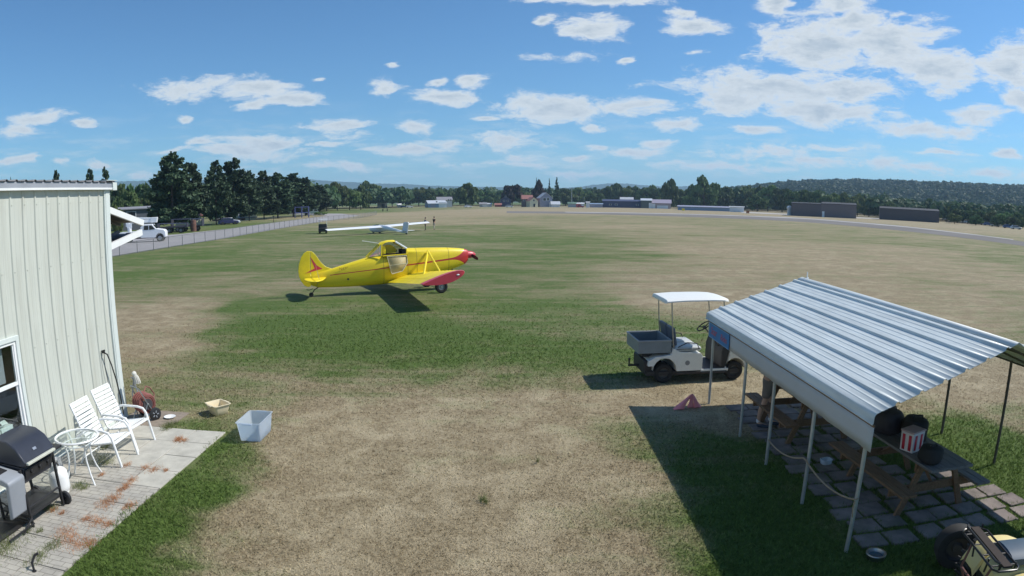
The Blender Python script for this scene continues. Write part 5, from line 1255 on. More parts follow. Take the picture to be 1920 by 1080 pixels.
# wings
def airfoil(xle, zle, xte, zte, th, y, k=12, x0=0., x1=1.):
    up, lo = [], []
    for i in range(k + 1):
        u = x0 + (x1 - x0) * (1 - cos(pi * i / k)) / 2 if x0 == 0 else x0 + (x1 - x0) * i / k
        t = th * (2.969 * math.sqrt(max(u, 0)) - 1.26 * u - 3.516 * u ** 2 + 2.843 * u ** 3 - 1.036 * u ** 4) * .5 * 1.0
        xx = xle + (xte - xle) * u; zz = zle + (zte - zle) * u
        up.append((xx, y, zz + t * 1.25)); lo.append((xx, y, zz - t * .75))
    return up + lo[::-1]
def wpar(y):
    f = (abs(y) - .38) / 4.9
    return 4.92 + .0 * f, .80 + .56 * f, 3.22 + .06 * f, .49 + .50 * f
for s in (-1, 1):
    mb = MB(); mb.loft([airfoil(*wpar(yv), .20, s * yv, x0=0, x1=.745) for yv in np.linspace(.36, 5.15, 9)]); wg = mb.build('wing', YPL, ap, ang=50)
    for yv in np.arange(.9, 5.0, .42):
        r_ = airfoil(*wpar(yv), .20, s * yv, x0=0, x1=.74)[:13]; mb = MB(); mb.tube([(p[0], p[1], p[2] + .001) for p in r_[2:]], .006, 4); mb.build('rib_tape', YPL, wg)
    for nm, a_, b2_ in (('flap', .42, 2.30), ('aileron', 2.33, 5.12)):
        mb = MB(); mb.loft([airfoil(*wpar(yv), .20, s * yv, k=5, x0=.76, x1=1.0) for yv in (a_, b2_)]); mb.build(nm, YPL, wg, ang=50)
    # drooped red tip
    rings = []
    for yv, dr_, sh_ in ((5.15, 0, 0), (5.30, .02, .03), (5.42, .07, .06), (5.47, .13, .12)):
        xl, zl, xt, zt = wpar(min(yv, 5.3)); r_ = airfoil(xl - sh_ * .5, zl, xt + sh_ * .3, zt, .20, s * yv); h_ = len(r_) // 2
        rings.append([(p[0], p[1], p[2] - (0 if i < h_ else dr_ * (.15 + 1.1 * sin(pi * min(1, max(0, (xl - p[0]) / (xl - xt)) ** .8))))) for i, p in enumerate(r_)])
    mb = MB(); mb.loft(rings); mb.build('wing_tip', REDP, wg, ang=60)
    mb = MB(); mb.ball((4.62, s * 5.46, 1.27), .045, 10, 6, (1.5, .6, .7)); mb.build('tip_lamp', WHITE, wg)
    for xs, ys, zs in ((4.18, 2.62, .93), (4.86, 2.62, 1.10)):
        mb = MB(); mb.tube([(5.06, s * .37, 1.76), (xs, s * ys, zs)], .045, 8); mb.build('strut', YPL, ap)
    mb = MB(); mb.tube([(4.7, s * .38, .62), (5.40, s * .98, .30)], .035, 8); mb.tube([(5.45, s * .40, .70), (5.44, s * .98, .30)], .03, 8); mb.tube([(5.42, s * .92, .27), (5.42, s * 1.1, .27)], .03, 8); mb.build('gear_leg', YPL, ap)
    wheel(ap, (5.42, s * 1.08, .27), .27, .19, mat('alloy wheel', (.4, .4, .42), .4, .7), 0, .5)
    # stabiliser, elevator, brace wires
    pl_ = [(.62, .09), (.52, .5), (.36, 1.0), (.16, 1.30), (.0, 1.38), (.0, .10)]
    mb = MB(); mb.prism([(x_, s * y_) for x_, y_ in pl_], .775, .82, 'Z'); mb.build('stabiliser', YPL, ap, bevel=.015)
    pl_ = [(-.02, .10), (-.02, 1.38), (-.16, 1.34), (-.27, 1.15), (-.34, .7), (-.33, .25), (-.22, .10)]
    mb = MB(); mb.prism([(x_, s * y_) for x_, y_ in pl_], .78, .812, 'Z'); mb.build('elevator', YPL, ap, bevel=.012)
    mb = MB(); mb.tube([(.25, s * .8, .80), (.2, s * .04, 1.35)], .007, 5); mb.tube([(.25, s * .8, .78), (.2, s * .05, .45)], .009, 5); mb.build('brace_wire', STEEL, ap)
fin = [(.92, 1.14), (.62, 1.26), (.42, 1.46), (.22, 1.76), (.10, 1.89), (.0, 1.93), (.0, .80), (.9, .9)]
mb = MB(); mb.prism(fin, -.028, .028, 'Y'); mb.build('fin', YPL, ap, bevel=.012)
rud = [(-.02, 1.935), (-.14, 1.93), (-.28, 1.85), (-.41, 1.68), (-.50, 1.40), (-.54, 1.12), (-.52, .90), (-.44, .70), (-.30, .50), (-.16, .43), (-.03, .45)]
mb = MB(); mb.prism(rud, -.025, .025, 'Y'); rd = mb.build('rudder', YPL, ap, bevel=.012)
for s in (-1, 1):
    # red arrow on the fin: x from px measurements
    ar = [(-.03, 1.72), (.26, 1.32), (.50, 1.17), (-.27, 1.00), (.16, 1.20)]
    mb = MB(); mb.add([(x_, s * .0315, z_) for x_, z_ in ar], [(0, 1, 4), (1, 2, 4), (2, 3, 4)]); mb.build('arrow_marking', REDP, ap)
text('N4791', .17, mat('faint brown letters', (.42, .28, .03), .5), ap, (1.42, -.205, 1.14), (pi / 2, 0, 0), name='registration')
mb = MB(); mb.lathe([(0, 0), (.045, 0), (.045, .02), (0, .02)], (1.55, -.25, .70), 'Y', 12); mb.build('vent_hole', DARK, ap)
mb = MB(); mb.tube([(.30, 0, .40), (.12, 0, .30), (.02, 0, .14)], .022, 8); mb.build('tail_spring', BLACK, ap)
mb = MB(); mb.lathe([(0, -.03), (.09, -.035), (.10, 0), (.09, .035), (0, .03)], (-.02, 0, .10), 'Y', 18); mb.build('tail_wheel', RUBBER, ap)
mb = MB(); mb.tube([(.05, 0, .35), (-.10, 0, .30), (-.22, 0, .32)], .014, 6); mb.build('tail_fitting', BLACK, ap)
mb = MB(); mb.tube([(6.25, -.16, .95), (6.20, -.18, .78)], .035, 8); mb.tube([(6.25, .16, .95), (6.20, .18, .78)], .035, 8); mb.bx(5.85, 6.15, -.15, .15, .72, .86); mb.build('exhaust', BLACK, ap)
mb = MB(); mb.lathe([(.0, .42), (.05, .40), (.11, .32), (.155, .18), (.17, .0), (.0, 0)], (7.0, 0, 1.50), 'X', 20); mb.build('spinner', REDP, ap)
mb = MB()
for s in (-1, 1):
    mb.loft([[(7.17 + .02 * cos(q) * w_ + .5 * w_ * sin(q) * .35, s * yv, 1.50 + s * (.15) * yv * .9 + w_ * sin(q) * .9) for q in np.linspace(0, 2 * pi, 8, endpoint=False)] for yv, w_ in ((.10, .05), (.3, .08), (.6, .085), (.85, .07), (.96, .03))])
mb.build('propeller', BLACK, ap)

# ------------------------------------------------------------------ white glider
GW = mat('white gelcoat', (.80, .81, .82), .25, var=.03, scale=1)
be = R(40)
gl = thing('glider', 'white glider resting on the grass with its wings level', 'glider', (-16.4, 80.3, -.10), pi - be)   # +x is forward (nose)
rings = []
for xx, w_, zb, zt in ((2.35, .02, .55, .65), (2.1, .18, .36, .80), (1.6, .29, .24, .96), (1.0, .33, .20, 1.04), (.2, .33, .22, 1.16), (-.6, .27, .32, 1.18), (-1.4, .19, .46, 1.05), (-2.8, .13, .40, .78), (-4.2, .10, .26, .54), (-5.0, .06, .20, .42)):
    rings.append([(xx, w_ * cos(q), (zb + zt) / 2 + (zt - zb) / 2 * sin(q)) for q in np.linspace(0, 2 * pi, 16, endpoint=False)])
mb = MB(); mb.loft(rings); mb.build('fuselage', GW, gl)
mb = MB(); mb.loft([[(xx, w_ * cos(q), zc + hz * sin(q)) for q in np.linspace(0, pi, 10)] for xx, w_, zc, hz in ((1.95, .03, .82, .02), (1.6, .20, .86, .18), (1.0, .255, .92, .26), (.45, .24, .98, .22), (.25, .10, 1.10, .04))], closed=False, cap=False); mb.build('canopy', GLASS_DARK, gl)
for s in (-1, 1):
    mb = MB(); rg_ = []
    for f in np.linspace(0, 1, 9):
        yv = .2 + 8.0 * f; ch = 1.15 - .55 * f; zc = 1.05 + .16 * f + (.10 * f if s < 0 else -.24 * f)
        rg_.append([(.35 - .05 * f - ch * u, s * yv, zc + d_ * ch - .17 * u) for u, d_ in ((0, 0), (.05, .045), (.3, .08), (.65, .05), (1, 0), (.6, -.02), (.25, -.04), (.04, -.03))])
    mb.loft(rg_); mb.build('wing', GW, gl, ang=50)
    mb = MB(); mb.prism([(-4.25, s * .05), (-4.5, s * 1.35), (-4.85, s * 1.4), (-4.9, s * .05)], .52, .555, 'Z'); mb.build('tailplane', GW, gl)
GREYT = mat('shaded pale paint', (.66, .67, .70), .4)
mb = MB(); mb.prism([(-4.2, .45), (-4.45, 1.50), (-4.62, 1.58), (-5.30, 1.58), (-5.38, 1.45), (-5.15, .26), (-4.9, .20)], -.045, .045, 'Y'); mb.build('fin', GREYT, gl, bevel=.02)
for wx, wr in ((.2, .20), (1.5, .16), (-4.95, .12)): mb = MB(); mb.cyl((wx, -.05, wr + .1), (wx, .05, wr + .1), wr, n=16); mb.build('wheel', RUBBER, gl)
person('person in slate blue shirt holding the wing tip of the glider', (-11.75, 88.0, 0), R(-150), 1.72, GREYC, OLIVE, BLKC, DHAIR, (.5, .3), (.5, .3), True)
person('person in black shirt and pale trousers walking beyond the glider', (-10.80, 90.0, 0), R(60), 1.78, BLKC, BEIGE, BLKC, DHAIR, (.15, .4), (.15, -.3), True, stride=.16)
# second golf cart behind the far wing tip
g2 = thing('golf_cart', 'dark golf cart with a pale roof by the glider wing tip', 'golf cart', (-24.6, 82.5, 0), R(104))
for (wx, wy) in ((-.84, .43), (-.84, -.43), (.84, .43), (.84, -.43)): wheel(g2, (wx, wy, .215), .215, .19, BLACK, 0, .5)
mb = MB(); mb.prism([(-1.15, .25), (1.15, .25), (1.1, .65), (.7, .85), (.6, .35), (.05, .35), (.0, .72), (-.55, .75), (-.65, 1.25), (-.75, 1.25), (-.8, .75), (-1.15, .7)], -.55, .55, 'Y'); mb.build('body', BLACK, g2, bevel=.03)
mb = MB(); mb.bx(-.95, .75, -.58, .58, 1.80, 1.86); mb.build('roof', WHITE_FAR, g2, bevel=.02)
for sx in (-.75, .62):
    for sy in (-.5, .5): mb = MB(); mb.tube([(sx, sy, .7), (sx * .98, sy, 1.81)], .018, 6); mb.build('strut', WHITE_FAR, g2)

# ------------------------------------------------------------------ chain link fence along the road
def chain_fence(name, label, pts, h, step):
    t = thing(name, label, 'fence', (pts[0][0], pts[0][1], 0)); o0 = np.array(pts[0]); P_ = [np.array(p) - o0 for p in pts]
    L = [0]
    for a_, b2_ in zip(P_[:-1], P_[1:]): L.append(L[-1] + np.linalg.norm(b2_ - a_))
    def at(s_): return np.array([np.interp(s_, L, [p[0] for p in P_]), np.interp(s_, L, [p[1] for p in P_])])
    s_ = 0
    while s_ <= L[-1]:
        q = at(s_); b = MB(); b.cyl((q[0], q[1], 0), (q[0], q[1], h + .04), .032, n=8); b.build('post', FPOST, t); s_ += step
    b = MB(); b.tube([(*at(x_), h) for x_ in np.linspace(0, L[-1], 30)], .022, 6); b.build('top_rail', FPOST, t)
    V_ = []; F_ = []; d = .06; x_ = 0
    while x_ < L[-1]:
        for dr_ in (1, -1):
            a_ = at(x_); b2_ = at(min(max(x_ + dr_ * h, 0), L[-1])); k = len(V_); w = .0035
            V_ += [(a_[0], a_[1], .02 - w), (a_[0], a_[1], .02 + w * 2), (b2_[0], b2_[1], h + w), (b2_[0], b2_[1], h - w * 2)]; F_.append((k, k + 1, k + 2, k + 3))
        x_ += d
    npmesh('wire_mesh', V_, F_, WIRE, t)
    return t
FPOST = mat('fence post metal', (.20, .20, .20), .5, .5); WIRE = mat('fence wire', (.30, .30, .30), .5, .5)
chain_fence('chain_fence', 'long chain link fence between the grass and the road', [(-34.5, 44), (-34.5, 62), (-35.2, 76), (-37.6, 98), (-40.2, 134)], 1.12, 3.05)
chain_fence('chain_fence', 'short far chain link fence running on from the road bend', [(-40.4, 135), (-38, 160), (-42, 200)], 1.1, 3.4)

# ------------------------------------------------------------------ vehicles beyond
def car(label, loc, rz, col, kind='car', L=4.5, H=1.45, name='parked_car', group=None, W=1.8):
    t = thing(name, label, kind, (loc[0], loc[1], 0), rz, group); h = L / 2; b = MB()
    if kind == 'pickup truck': poly = [(-h, .45), (-h, .95), (-.1 * L, 1.0), (-.1 * L, .98), (.28 * L, 1.02), (h - .1, .95), (h, .6), (h, .4), (-h, .4)]
    else: poly = [(-h, .35), (-h, .85), (-h + .1, .95), (.22 * L, .95), (h - .15, .80), (h, .55), (h, .3), (-h, .3)]
    b.prism(poly, -W / 2, W / 2, 'Y'); b.build('body', col, t, bevel=.06)
    x0, x1 = (-.08 * L, .22 * L) if kind == 'pickup truck' else (-.42 * L, .22 * L)
    b = MB(); b.loft([[(x0, -W * .45, .93), (x1 + .1, -W * .45, .93), (x1 + .1, W * .45, .93), (x0, W * .45, .93)], [(x0 + .25, -W * .36, H), (x1 - .55, -W * .36, H), (x1 - .55, W * .36, H), (x0 + .25, W * .36, H)]]); b.build('cabin', col, t, bevel=.04)
    b = MB(); b.loft([[(x0 + .02, -W * .452, 1.0), (x1 + .03, -W * .452, 1.0), (x1 + .03, W * .452, 1.0), (x0 + .02, W * .452, 1.0)], [(x0 + .22, -W * .38, H - .09), (x1 - .45, -W * .38, H - .09), (x1 - .45, W * .38, H - .09), (x0 + .22, W * .38, H - .09)]], cap=False); b.build('side_windows', GLASS_DARK, t)
    for wx in (-.31 * L, .31 * L):
        for s in (-1, 1): b = MB(); tyre(b, (wx, s * (W / 2 - .08), .33), .33, .22); b.lathe([(0, s * .09), (.18, s * .09)], (wx, s * (W / 2 - .08), .33), 'Y', 12); b.build('wheel', RUBBER, t)
    return t
# bucket truck
bt = thing('bucket_truck', 'white bucket truck with folded boom parked on the road', 'truck', (-45.3, 71.6, 0), R(22))
TW = mat('white truck paint', (.80, .81, .82), .3, var=.03, scale=1)
mb = MB(); poly = [(-.3, .55), (-.3, 1.85), (.05, 2.18), (1.25, 2.18), (1.75, 1.62), (2.75, 1.45), (2.95, 1.2), (2.95, .55)] + [(2.2 + .52 * cos(q), .50 + .52 * sin(q)) for q in np.linspace(.1, pi - .1, 8)] + [(1.5, .5)]
mb.prism(poly, -1.0, 1.0, 'Y'); mb.build('cab', TW, bt, bevel=.06)
mb = MB()
for s in (-1, 1): mb.prism([(.15, 1.5), (.2, 2.02), (.75, 2.02), (.75, 1.5)], s * 1.002, s * 1.02, 'Y'); mb.prism([(.85, 1.5), (.85, 2.02), (1.2, 2.02), (1.62, 1.55)], s * 1.002, s * 1.02, 'Y')
mb.add([(1.30, -.85, 2.12), (1.30, .85, 2.12), (1.78, .9, 1.64), (1.78, -.9, 1.64)], [(0, 1, 2, 3)]); mb.build('cab_windows', GLASS_DARK, bt)
mb = MB(); mb.bx(-3.1, -.32, -1.05, -.6, .65, 1.35); mb.bx(-3.1, -.32, .6, 1.05, .65, 1.35); mb.bx(-3.1, -.32, -.6, .6, .65, .85); mb.build('service_body', TW, bt, bevel=.03)
mb = MB(); mb.bx(-2.2, -1.5, -1.062, -1.052, .72, 1.3); mb.bx(-1.4, -.7, -1.062, -1.052, .72, 1.3); mb.bx(-3.1, 2.7, -.5, .5, .45, .64); mb.build('chassis', mat('dark truck frame', (.07, .07, .08), .6), bt)
mb = MB(); mb.cyl((-1.9, 0, .85), (-1.9, 0, 1.9), .28, n=16); mb.box((-1.9, 0, 2.1), (.6, .5, .5)); mb.build('turret', TW, bt, bevel=.03)
mb = MB(); mb.box((-.5, 0, 2.55), (3.4, .32, .34), 0, 0, .0); mb.box((-.2, .0, 2.92), (2.6, .24, .26), 0, 0, .05); mb.box((-2.1, 0, 2.45), (.5, .4, .9)); mb.build('boom', TW, bt, bevel=.03)
mb = MB(); mb.prism([(1.0, 2.35), (1.75, 2.35), (1.85, 3.0), (.95, 3.0)], -.35, .35, 'Y'); mb.build('bucket', TW, bt, bevel=.04)
for wx in (-2.1, 2.2):
    for s in (-1, 1): wheel(bt, (wx, s * .88, .46), .46, .28, mat('pale wheel rim', (.5, .5, .52), .4, .5), 0, .55)
def dark_rig(label, px, py, rz, L, hi, name='flatbed_trailer'):
    q = G(px, py); t = thing(name, label, 'trailer', (q[0], q[1], 0), rz); b = MB(); b.bx(-L / 2, L / 2, -1.1, 1.1, .85, 1.05); b.bx(-L / 2, -L / 2 + .15, -1.1, 1.1, 1.05, 1.6 * hi)
    b.bx(L / 2 - .15, L / 2, -1.1, 1.1, 1.05, 1.5 * hi); b.build('deck', mat('dark trailer steel', (.035, .035, .05), .6), t, bevel=.02)
    b = MB(); b.tube([(-L / 2 + .1, -1.1, 1.6 * hi), (L / 2 - .1, -1.1, 1.5 * hi)], .04, 6); b.tube([(-L / 2 + .1, 1.1, 1.6 * hi), (L / 2 - .1, 1.1, 1.5 * hi)], .04, 6); b.build('side_rail', mat('blue grey rail', (.10, .11, .17), .5), t)
    for wx in (-L * .28, -L * .28 + 1.0, L * .3):
        for s in (-1, 1): wheel(t, (wx, s * .95, .45), .45, .28, GREY, 0, .45)
    return t
dark_rig('dark low trailer with pale wheels left of the biggest pine', 324, 437, R(20), 5.2, 1.0)
dark_rig('dark blue trailer with high ends under the biggest pine', 352, 434, R(18), 5.6, 1.35)
q_ = G(428, 421); car('dark blue car parked beyond the fence under the pines', q_, R(35), mat('dark blue car paint', (.03, .03, .10), .3), 'car')
q_ = G(448, 421); car('small white car parked behind the dark blue car', (q_[0] - 4, q_[1] + 4), R(35), TW, 'car')
# drums and a barrel by the trailers
q_ = G(363, 434); t = thing('rusty_drum', 'rusty upright drum beside the blue trailer', 'drum', (q_[0], q_[1], 0)); mb = MB(); mb.lathe([(0, 0), (.5, 0), (.53, .02), (.5, .05), (.5, .6), (.53, .62), (.5, .65), (.5, 1.2), (.53, 1.22), (.5, 1.25), (0, 1.2)], n=20); mb.lathe([(0, 1.25), (.5, 1.25), (.45, 1.9), (0, 1.95)], n=20); mb.build('drum_body', mat('rust', (.16, .08, .06), .9, var=.4), t)

# ------------------------------------------------------------------ buildings beyond
def building(label, cat, px0, px1, dist, eave_py, ridge_py, wm, rm, depth=8, yaw=0, gable=False, name='house', wins=(), doors=(), over=.4, group=None):
    a0, _ = azel(px0, 385); a1, _ = azel(px1, 385); a = (a0 + a1) / 2; w = dist * (a1 - a0); hw = w / 2
    pc_ = (px0 + px1) / 2; he = P(pc_, eave_py, dist)[2]; hr = P(pc_, ridge_py, dist)[2]
    t = thing(name, label, cat, (dist * sin(a), dist * cos(a), 0), -a + yaw, group)     # local -y faces the camera
    b = MB()
    if gable: b.prism([(-hw, 0), (hw, 0), (hw, he), (0, hr), (-hw, he)], 0, depth, 'Y')
    else: b.prism([(0, 0), (depth, 0), (depth, he), (depth / 2, hr - .12), (0, he)], -hw, hw, 'X')
    b.build('wall', wm, t)
    b = MB(); o = over
    if hr - he > .05:
        if gable:
            sl = (hr - he) / hw
            for s in (-1, 1): b.add([(0, -o, hr), (s * (hw + o), -o, he - sl * o), (s * (hw + o), depth + o, he - sl * o), (0, depth + o, hr), (0, -o, hr + .18), (s * (hw + o), -o, he - sl * o + .18), (s * (hw + o), depth + o, he - sl * o + .18), (0, depth + o, hr + .18)], [(0, 1, 2, 3), (4, 7, 6, 5), (0, 4, 5, 1), (1, 5, 6, 2), (2, 6, 7, 3)])
        else:
            sl = (hr - he) / (depth / 2)
            for s in (-1, 1):
                ye = -o if s < 0 else depth + o
                b.add([(-hw - o, depth / 2, hr), (hw + o, depth / 2, hr), (hw + o, ye, he - sl * o), (-hw - o, ye, he - sl * o), (-hw - o, depth / 2, hr + .18), (hw + o, depth / 2, hr + .18), (hw + o, ye, he - sl * o + .18), (-hw - o, ye, he - sl * o + .18)], [(0, 1, 2, 3), (4, 7, 6, 5), (0, 3, 7, 4), (1, 5, 6, 2), (2, 6, 7, 3)])
    else: b.bx(-hw - o, hw + o, -o, depth + o, he, he + .25)
    b.build('roof', rm, t)
    for (u, z, ww, hh) in wins:
        b = MB(); b.bx(u * hw - ww / 2, u * hw + ww / 2, -.06, -.004, z - hh / 2, z + hh / 2); wf = b.build('window', WHITE_FAR, t)
        b = MB(); b.bx(u * hw - ww * .4, u * hw + ww * .4, -.075, -.064, z - hh * .42, z + hh * .42); b.build('pane', GLASS_DARK, wf)
    for (u, ww, hh, dm) in doors:
        b = MB(); b.bx(u * hw - ww / 2, u * hw + ww / 2, -.08, -.004, 0, hh); b.build('door', dm, t)
    return t
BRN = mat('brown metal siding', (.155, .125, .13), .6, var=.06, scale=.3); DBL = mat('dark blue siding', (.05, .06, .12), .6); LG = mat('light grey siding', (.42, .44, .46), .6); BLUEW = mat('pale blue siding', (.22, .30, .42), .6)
CRM = mat('cream siding', (.70, .65, .45), .6); GRS = mat('grey shingles', (.24, .24, .26), .8, var=.15, scale=2); REDR = mat('red brown roof', (.30, .13, .11), .8); SLATE = mat('slate siding', (.10, .11, .13), .7); BRK = mat('brick', (.17, .08, .06), .85, var=.2, scale=3); SILV = mat('bright metal roof', (.62, .64, .66), .4, .2); DOORD = mat('dark doorway', (.03, .03, .035), .8); PBL = mat('lilac grey siding', (.28, .29, .37), .6)
building('long dark grey building with a pale metal roof edge behind the bucket truck', 'building', 225, 300, 140, 392, 388, SLATE, GRS, 16, .15, wins=((-.55, 3.2, 1.2, 1.2), (-.35, 3.2, 1.2, 1.2)))
building('cream cottage seen between the trunks of the biggest pines', 'house', 345, 378, 150, 405, 400, CRM, REDR, 8, .3, wins=((-.2, 1.6, .9, 1.0), (.5, 1.6, .9, 1.0)))
building('cream low house with brick end behind the pines', 'house', 405, 480, 185, 409, 403, BRK, GRS, 8, .2, wins=((.3, 1.3, 1.4, 1.4), (-.5, 1.3, 1.4, 1.4)), doors=((.62, 1.8, 2.0, CRM), (.0, 1.2, 2, CRM), (.9, 1.2, 1.9, CRM)))
building('narrow white tower house with a bright white hipped roof', 'house', 709, 726, 440, 376.5, 368.5, LG, WHITE_FAR, 6, .1, gable=False, doors=((.1, 2.2, 2.6, DOORD),))
building('small white shed with a round roofed end left of the lone big tree', 'shed', 745, 752, 440, 385, 382, WHITE_FAR, WHITE_FAR, 5, 0, name='shed')
building('pale blue and white barn with large white doors', 'barn', 803, 838, 410, 381.5, 376, BLUEW, SILV, 12, .2, name='barn', doors=((.55, 5, 3.4, WHITE_FAR), (-.5, 3.2, 2.4, PBL)), wins=((-.1, 3.6, 1.1, .8),))
building('white two storey house half hidden behind the blue barn', 'house', 820, 848, 440, 375, 369.5, WHITE_FAR, GRS, 9, .1, wins=((.5, 4.8, 1.0, 1.2), (.8, 4.8, 1.0, 1.2)))
building('small white shed right of the lone big tree', 'shed', 899, 912, 430, 383, 380, LG, GRS, 7, 0, name='shed', doors=((.5, 3, 2, WHITE_FAR),))
building('low white garage between the lone tree and the copper beech', 'garage', 908, 922, 445, 383, 381, WHITE_FAR, LG, 7, .1, name='garage')
building('dark blue house with a pale gable under the copper beech', 'house', 938, 958, 440, 375, 368.5, DBL, GRS, 9, 0, gable=True, wins=((-.3, 4, 1.2, 1.2), (.4, 4, 1.2, 1.2), (0, 7, 1, 1)))
building('low red shed left of the dark blue house', 'shed', 928, 940, 435, 384, 381.5, mat('red siding', (.30, .05, .05), .7), REDR, 5, 0, name='shed')
building('brown shingled house with cream end wall and red brown roof', 'house', 978, 998, 430, 373, 366, mat('brown shingles', (.15, .11, .11), .8), REDR, 9, .0, wins=((-.5, 4.4, 1.2, 1.2), (.2, 4.4, 1.2, 1.2)))
building('cream gabled wing joined to the brown shingled house', 'house', 993, 1009, 424, 376, 370, CRM, REDR, 8, .35, gable=True, wins=((0, 4.3, 1.1, 1.3),), doors=((.1, 1.2, 2.1, DOORD),))
building('lilac grey house with steep grey roof and wide upper windows', 'house', 1012, 1036, 430, 371, 361.5, PBL, SILV, 9, .25, gable=True, wins=((-.25, 5.0, 2.4, 2.0), (.3, 5.2, 1.6, 2.2)), doors=((.75, 2.4, 3, WHITE_FAR),))
building('low white lean to on the right of the lilac house', 'shed', 1034, 1050, 428, 383, 378, WHITE_FAR, SILV, 6, .1, name='shed')
building('flat grey shed with a green roof right of the white lean to', 'shed', 1065, 1081, 425, 382, 379.5, LG, mat('green roof', (.12, .20, .14), .7), 6, 0, name='shed')
building('low white shed with red car port', 'shed', 1081, 1095, 425, 382, 380.5, WHITE_FAR, WHITE_FAR, 5, 0, name='shed', doors=((-.5, 3, 2, REDP),))
building('upright white box shed beside the windsock pole', 'shed', 1099, 1105.5, 420, 379.5, 378.8, WHITE_FAR, WHITE_FAR, 4, 0, name='shed')
building('long low pale blue hangar row', 'hangar', 1106, 1130, 425, 383, 381.5, PBL, BLUEW, 8, 0, name='hangar')
building('long dark blue hangar row with two white aeroplanes in front', 'hangar', 1130, 1202, 430, 377.5, 374.5, DBL, DBL, 14, 0, name='hangar', wins=((-.6, 2, 1.6, 1), (-.3, 2, 1.6, 1), (.8, 2, 1.6, 1)))
building('pale roofed clubhouse with glazed front', 'clubhouse', 1202, 1222, 425, 376, 372.5, mat('glazed olive wall', (.08, .10, .09), .3), SILV, 12, 0, name='clubhouse', doors=((.75, 2, 3.5, WHITE_FAR),))
building('lilac roofed clubhouse wing with white doors', 'clubhouse', 1221, 1258, 425, 381, 374.5, mat('pinkish wall', (.40, .33, .33), .7), mat('lilac roof', (.30, .27, .34), .6), 12, 0, name='clubhouse', doors=((-.75, 2, 3, WHITE_FAR), (-.1, 4, 2, WHITE_FAR), (.4, 4, 2, WHITE_FAR)))
building('pale chimneyed house above the dark hangar row', 'house', 1163, 1187, 470, 374, 370, LG, LG, 8, 0)
building('very long low pale blue hangar with a flat roof', 'hangar', 1271, 1368, 360, 388.5, 386.5, BLUEW, PBL, 10, .0, name='hangar')
building('white box trailer standing at the right end of the long blue hangar', 'trailer', 1368, 1395, 345, 388, 387.5, WHITE_FAR, WHITE_FAR, 3, 0, name='box_trailer')
building('shaded side of the brown metal hangar with a low curved roof', 'hangar', 1484, 1540, 282, 382, 380, mat('dark brown siding', (.115, .095, .10), .6, var=.06, scale=.3), DOORD, 22, .0, name='hangar', over=.1)  # side face of the next hangar, its shade put into a darker siding colour
building('lit front of the brown metal hangar with a small white door', 'hangar', 1540, 1606, 282, 383.5, 380.0, BRN, DOORD, 22, -.0, name='hangar', doors=((-.88, 1.0, 2.4, WHITE_FAR),), over=.1)
building('long dark brown metal hangar farther right', 'hangar', 1650, 1762, 300, 393.5, 390, mat('very dark brown siding', (.075, .06, .065), .6, var=.06, scale=.3), DOORD, 14, .06, name='hangar', over=.1)
# white round tank by the brown hangar
q_ = G(1480, 403.5); t = thing('storage_tank', 'white domed tank at the left end of the brown hangar', 'tank', (q_[0], q_[1], 0)); mb = MB(); mb.lathe([(0, 0), (1.0, 0), (1.0, 2.6), (1.25, 2.9), (1.25, 3.5), (.9, 4.0), (0, 4.2)], n=20); mb.build('tank_body', WHITE_FAR, t)
# small aeroplanes parked far away
def small_plane(label, px, py, rz, s=1.0, high=True, col=None):
    q = G(px, py); t = thing('small_aeroplane', label, 'aeroplane', (q[0], q[1], 0), rz); col = col or WHITE_FAR; t.scale = (s, s, s)
    b = MB(); b.loft([[(x_, w_ * cos(a_), zc + h_ * sin(a_)) for a_ in np.linspace(0, 2 * pi, 10, endpoint=False)] for x_, w_, zc, h_ in ((2.2, .3, 1.2, .3), (1.6, .5, 1.25, .45), (.4, .55, 1.45, .65), (-1, .45, 1.4, .45), (-4.2, .1, 1.5, .14))]); b.build('fuselage', col, t)
    zz = 2.05 if high else 1.1
    b = MB(); b.bx(-.5, 1.0, -5.2, 5.2, zz, zz + .14); b.build('wing', col, t, bevel=.04)
    b = MB(); b.bx(-4.4, -3.5, -1.6, 1.6, 1.52, 1.60); b.build('tailplane', col, t); b = MB(); b.prism([(-3.3, 1.5), (-4.1, 2.7), (-4.6, 2.7), (-4.4, 1.5)], -.05, .05, 'Y'); b.build('fin', col, t)
    for x_, y_ in ((1.9, 0), (-.1, -1.1), (-.1, 1.1)): b = MB(); b.tube([(x_, y_ * .4, 1), (x_, y_, .2)], .06, 6); b.cyl((x_, y_ - .08, .22), (x_, y_ + .08, .22), .22, n=12); b.build('landing_gear', BLACK, t)
    b = MB(); b.bx(.3, 1.1, -.5, .5, 1.62, 2.0); b.build('windows', GLASS_DARK, t, bevel=.08); return t
small_plane('white high wing aeroplane parked left in front of the dark hangar row', 1166, 389, R(-90), .7)
small_plane('white high wing aeroplane parked right in front of the dark hangar row', 1183, 389, R(-90), .7)
small_plane('white aeroplane with its tail up at the end of the dark brown hangar', 1772, 415, R(140), .9, False)
small_plane('small white aeroplane parked just right of the dark brown hangar', 1784, 417, R(120), .6, False)
BLC = mat('blue car paint', (.05, .10, .25), .3); SLC = mat('silver car paint', (.45, .47, .5), .3, .3); REC = mat('red car paint', (.35, .03, .03), .3)
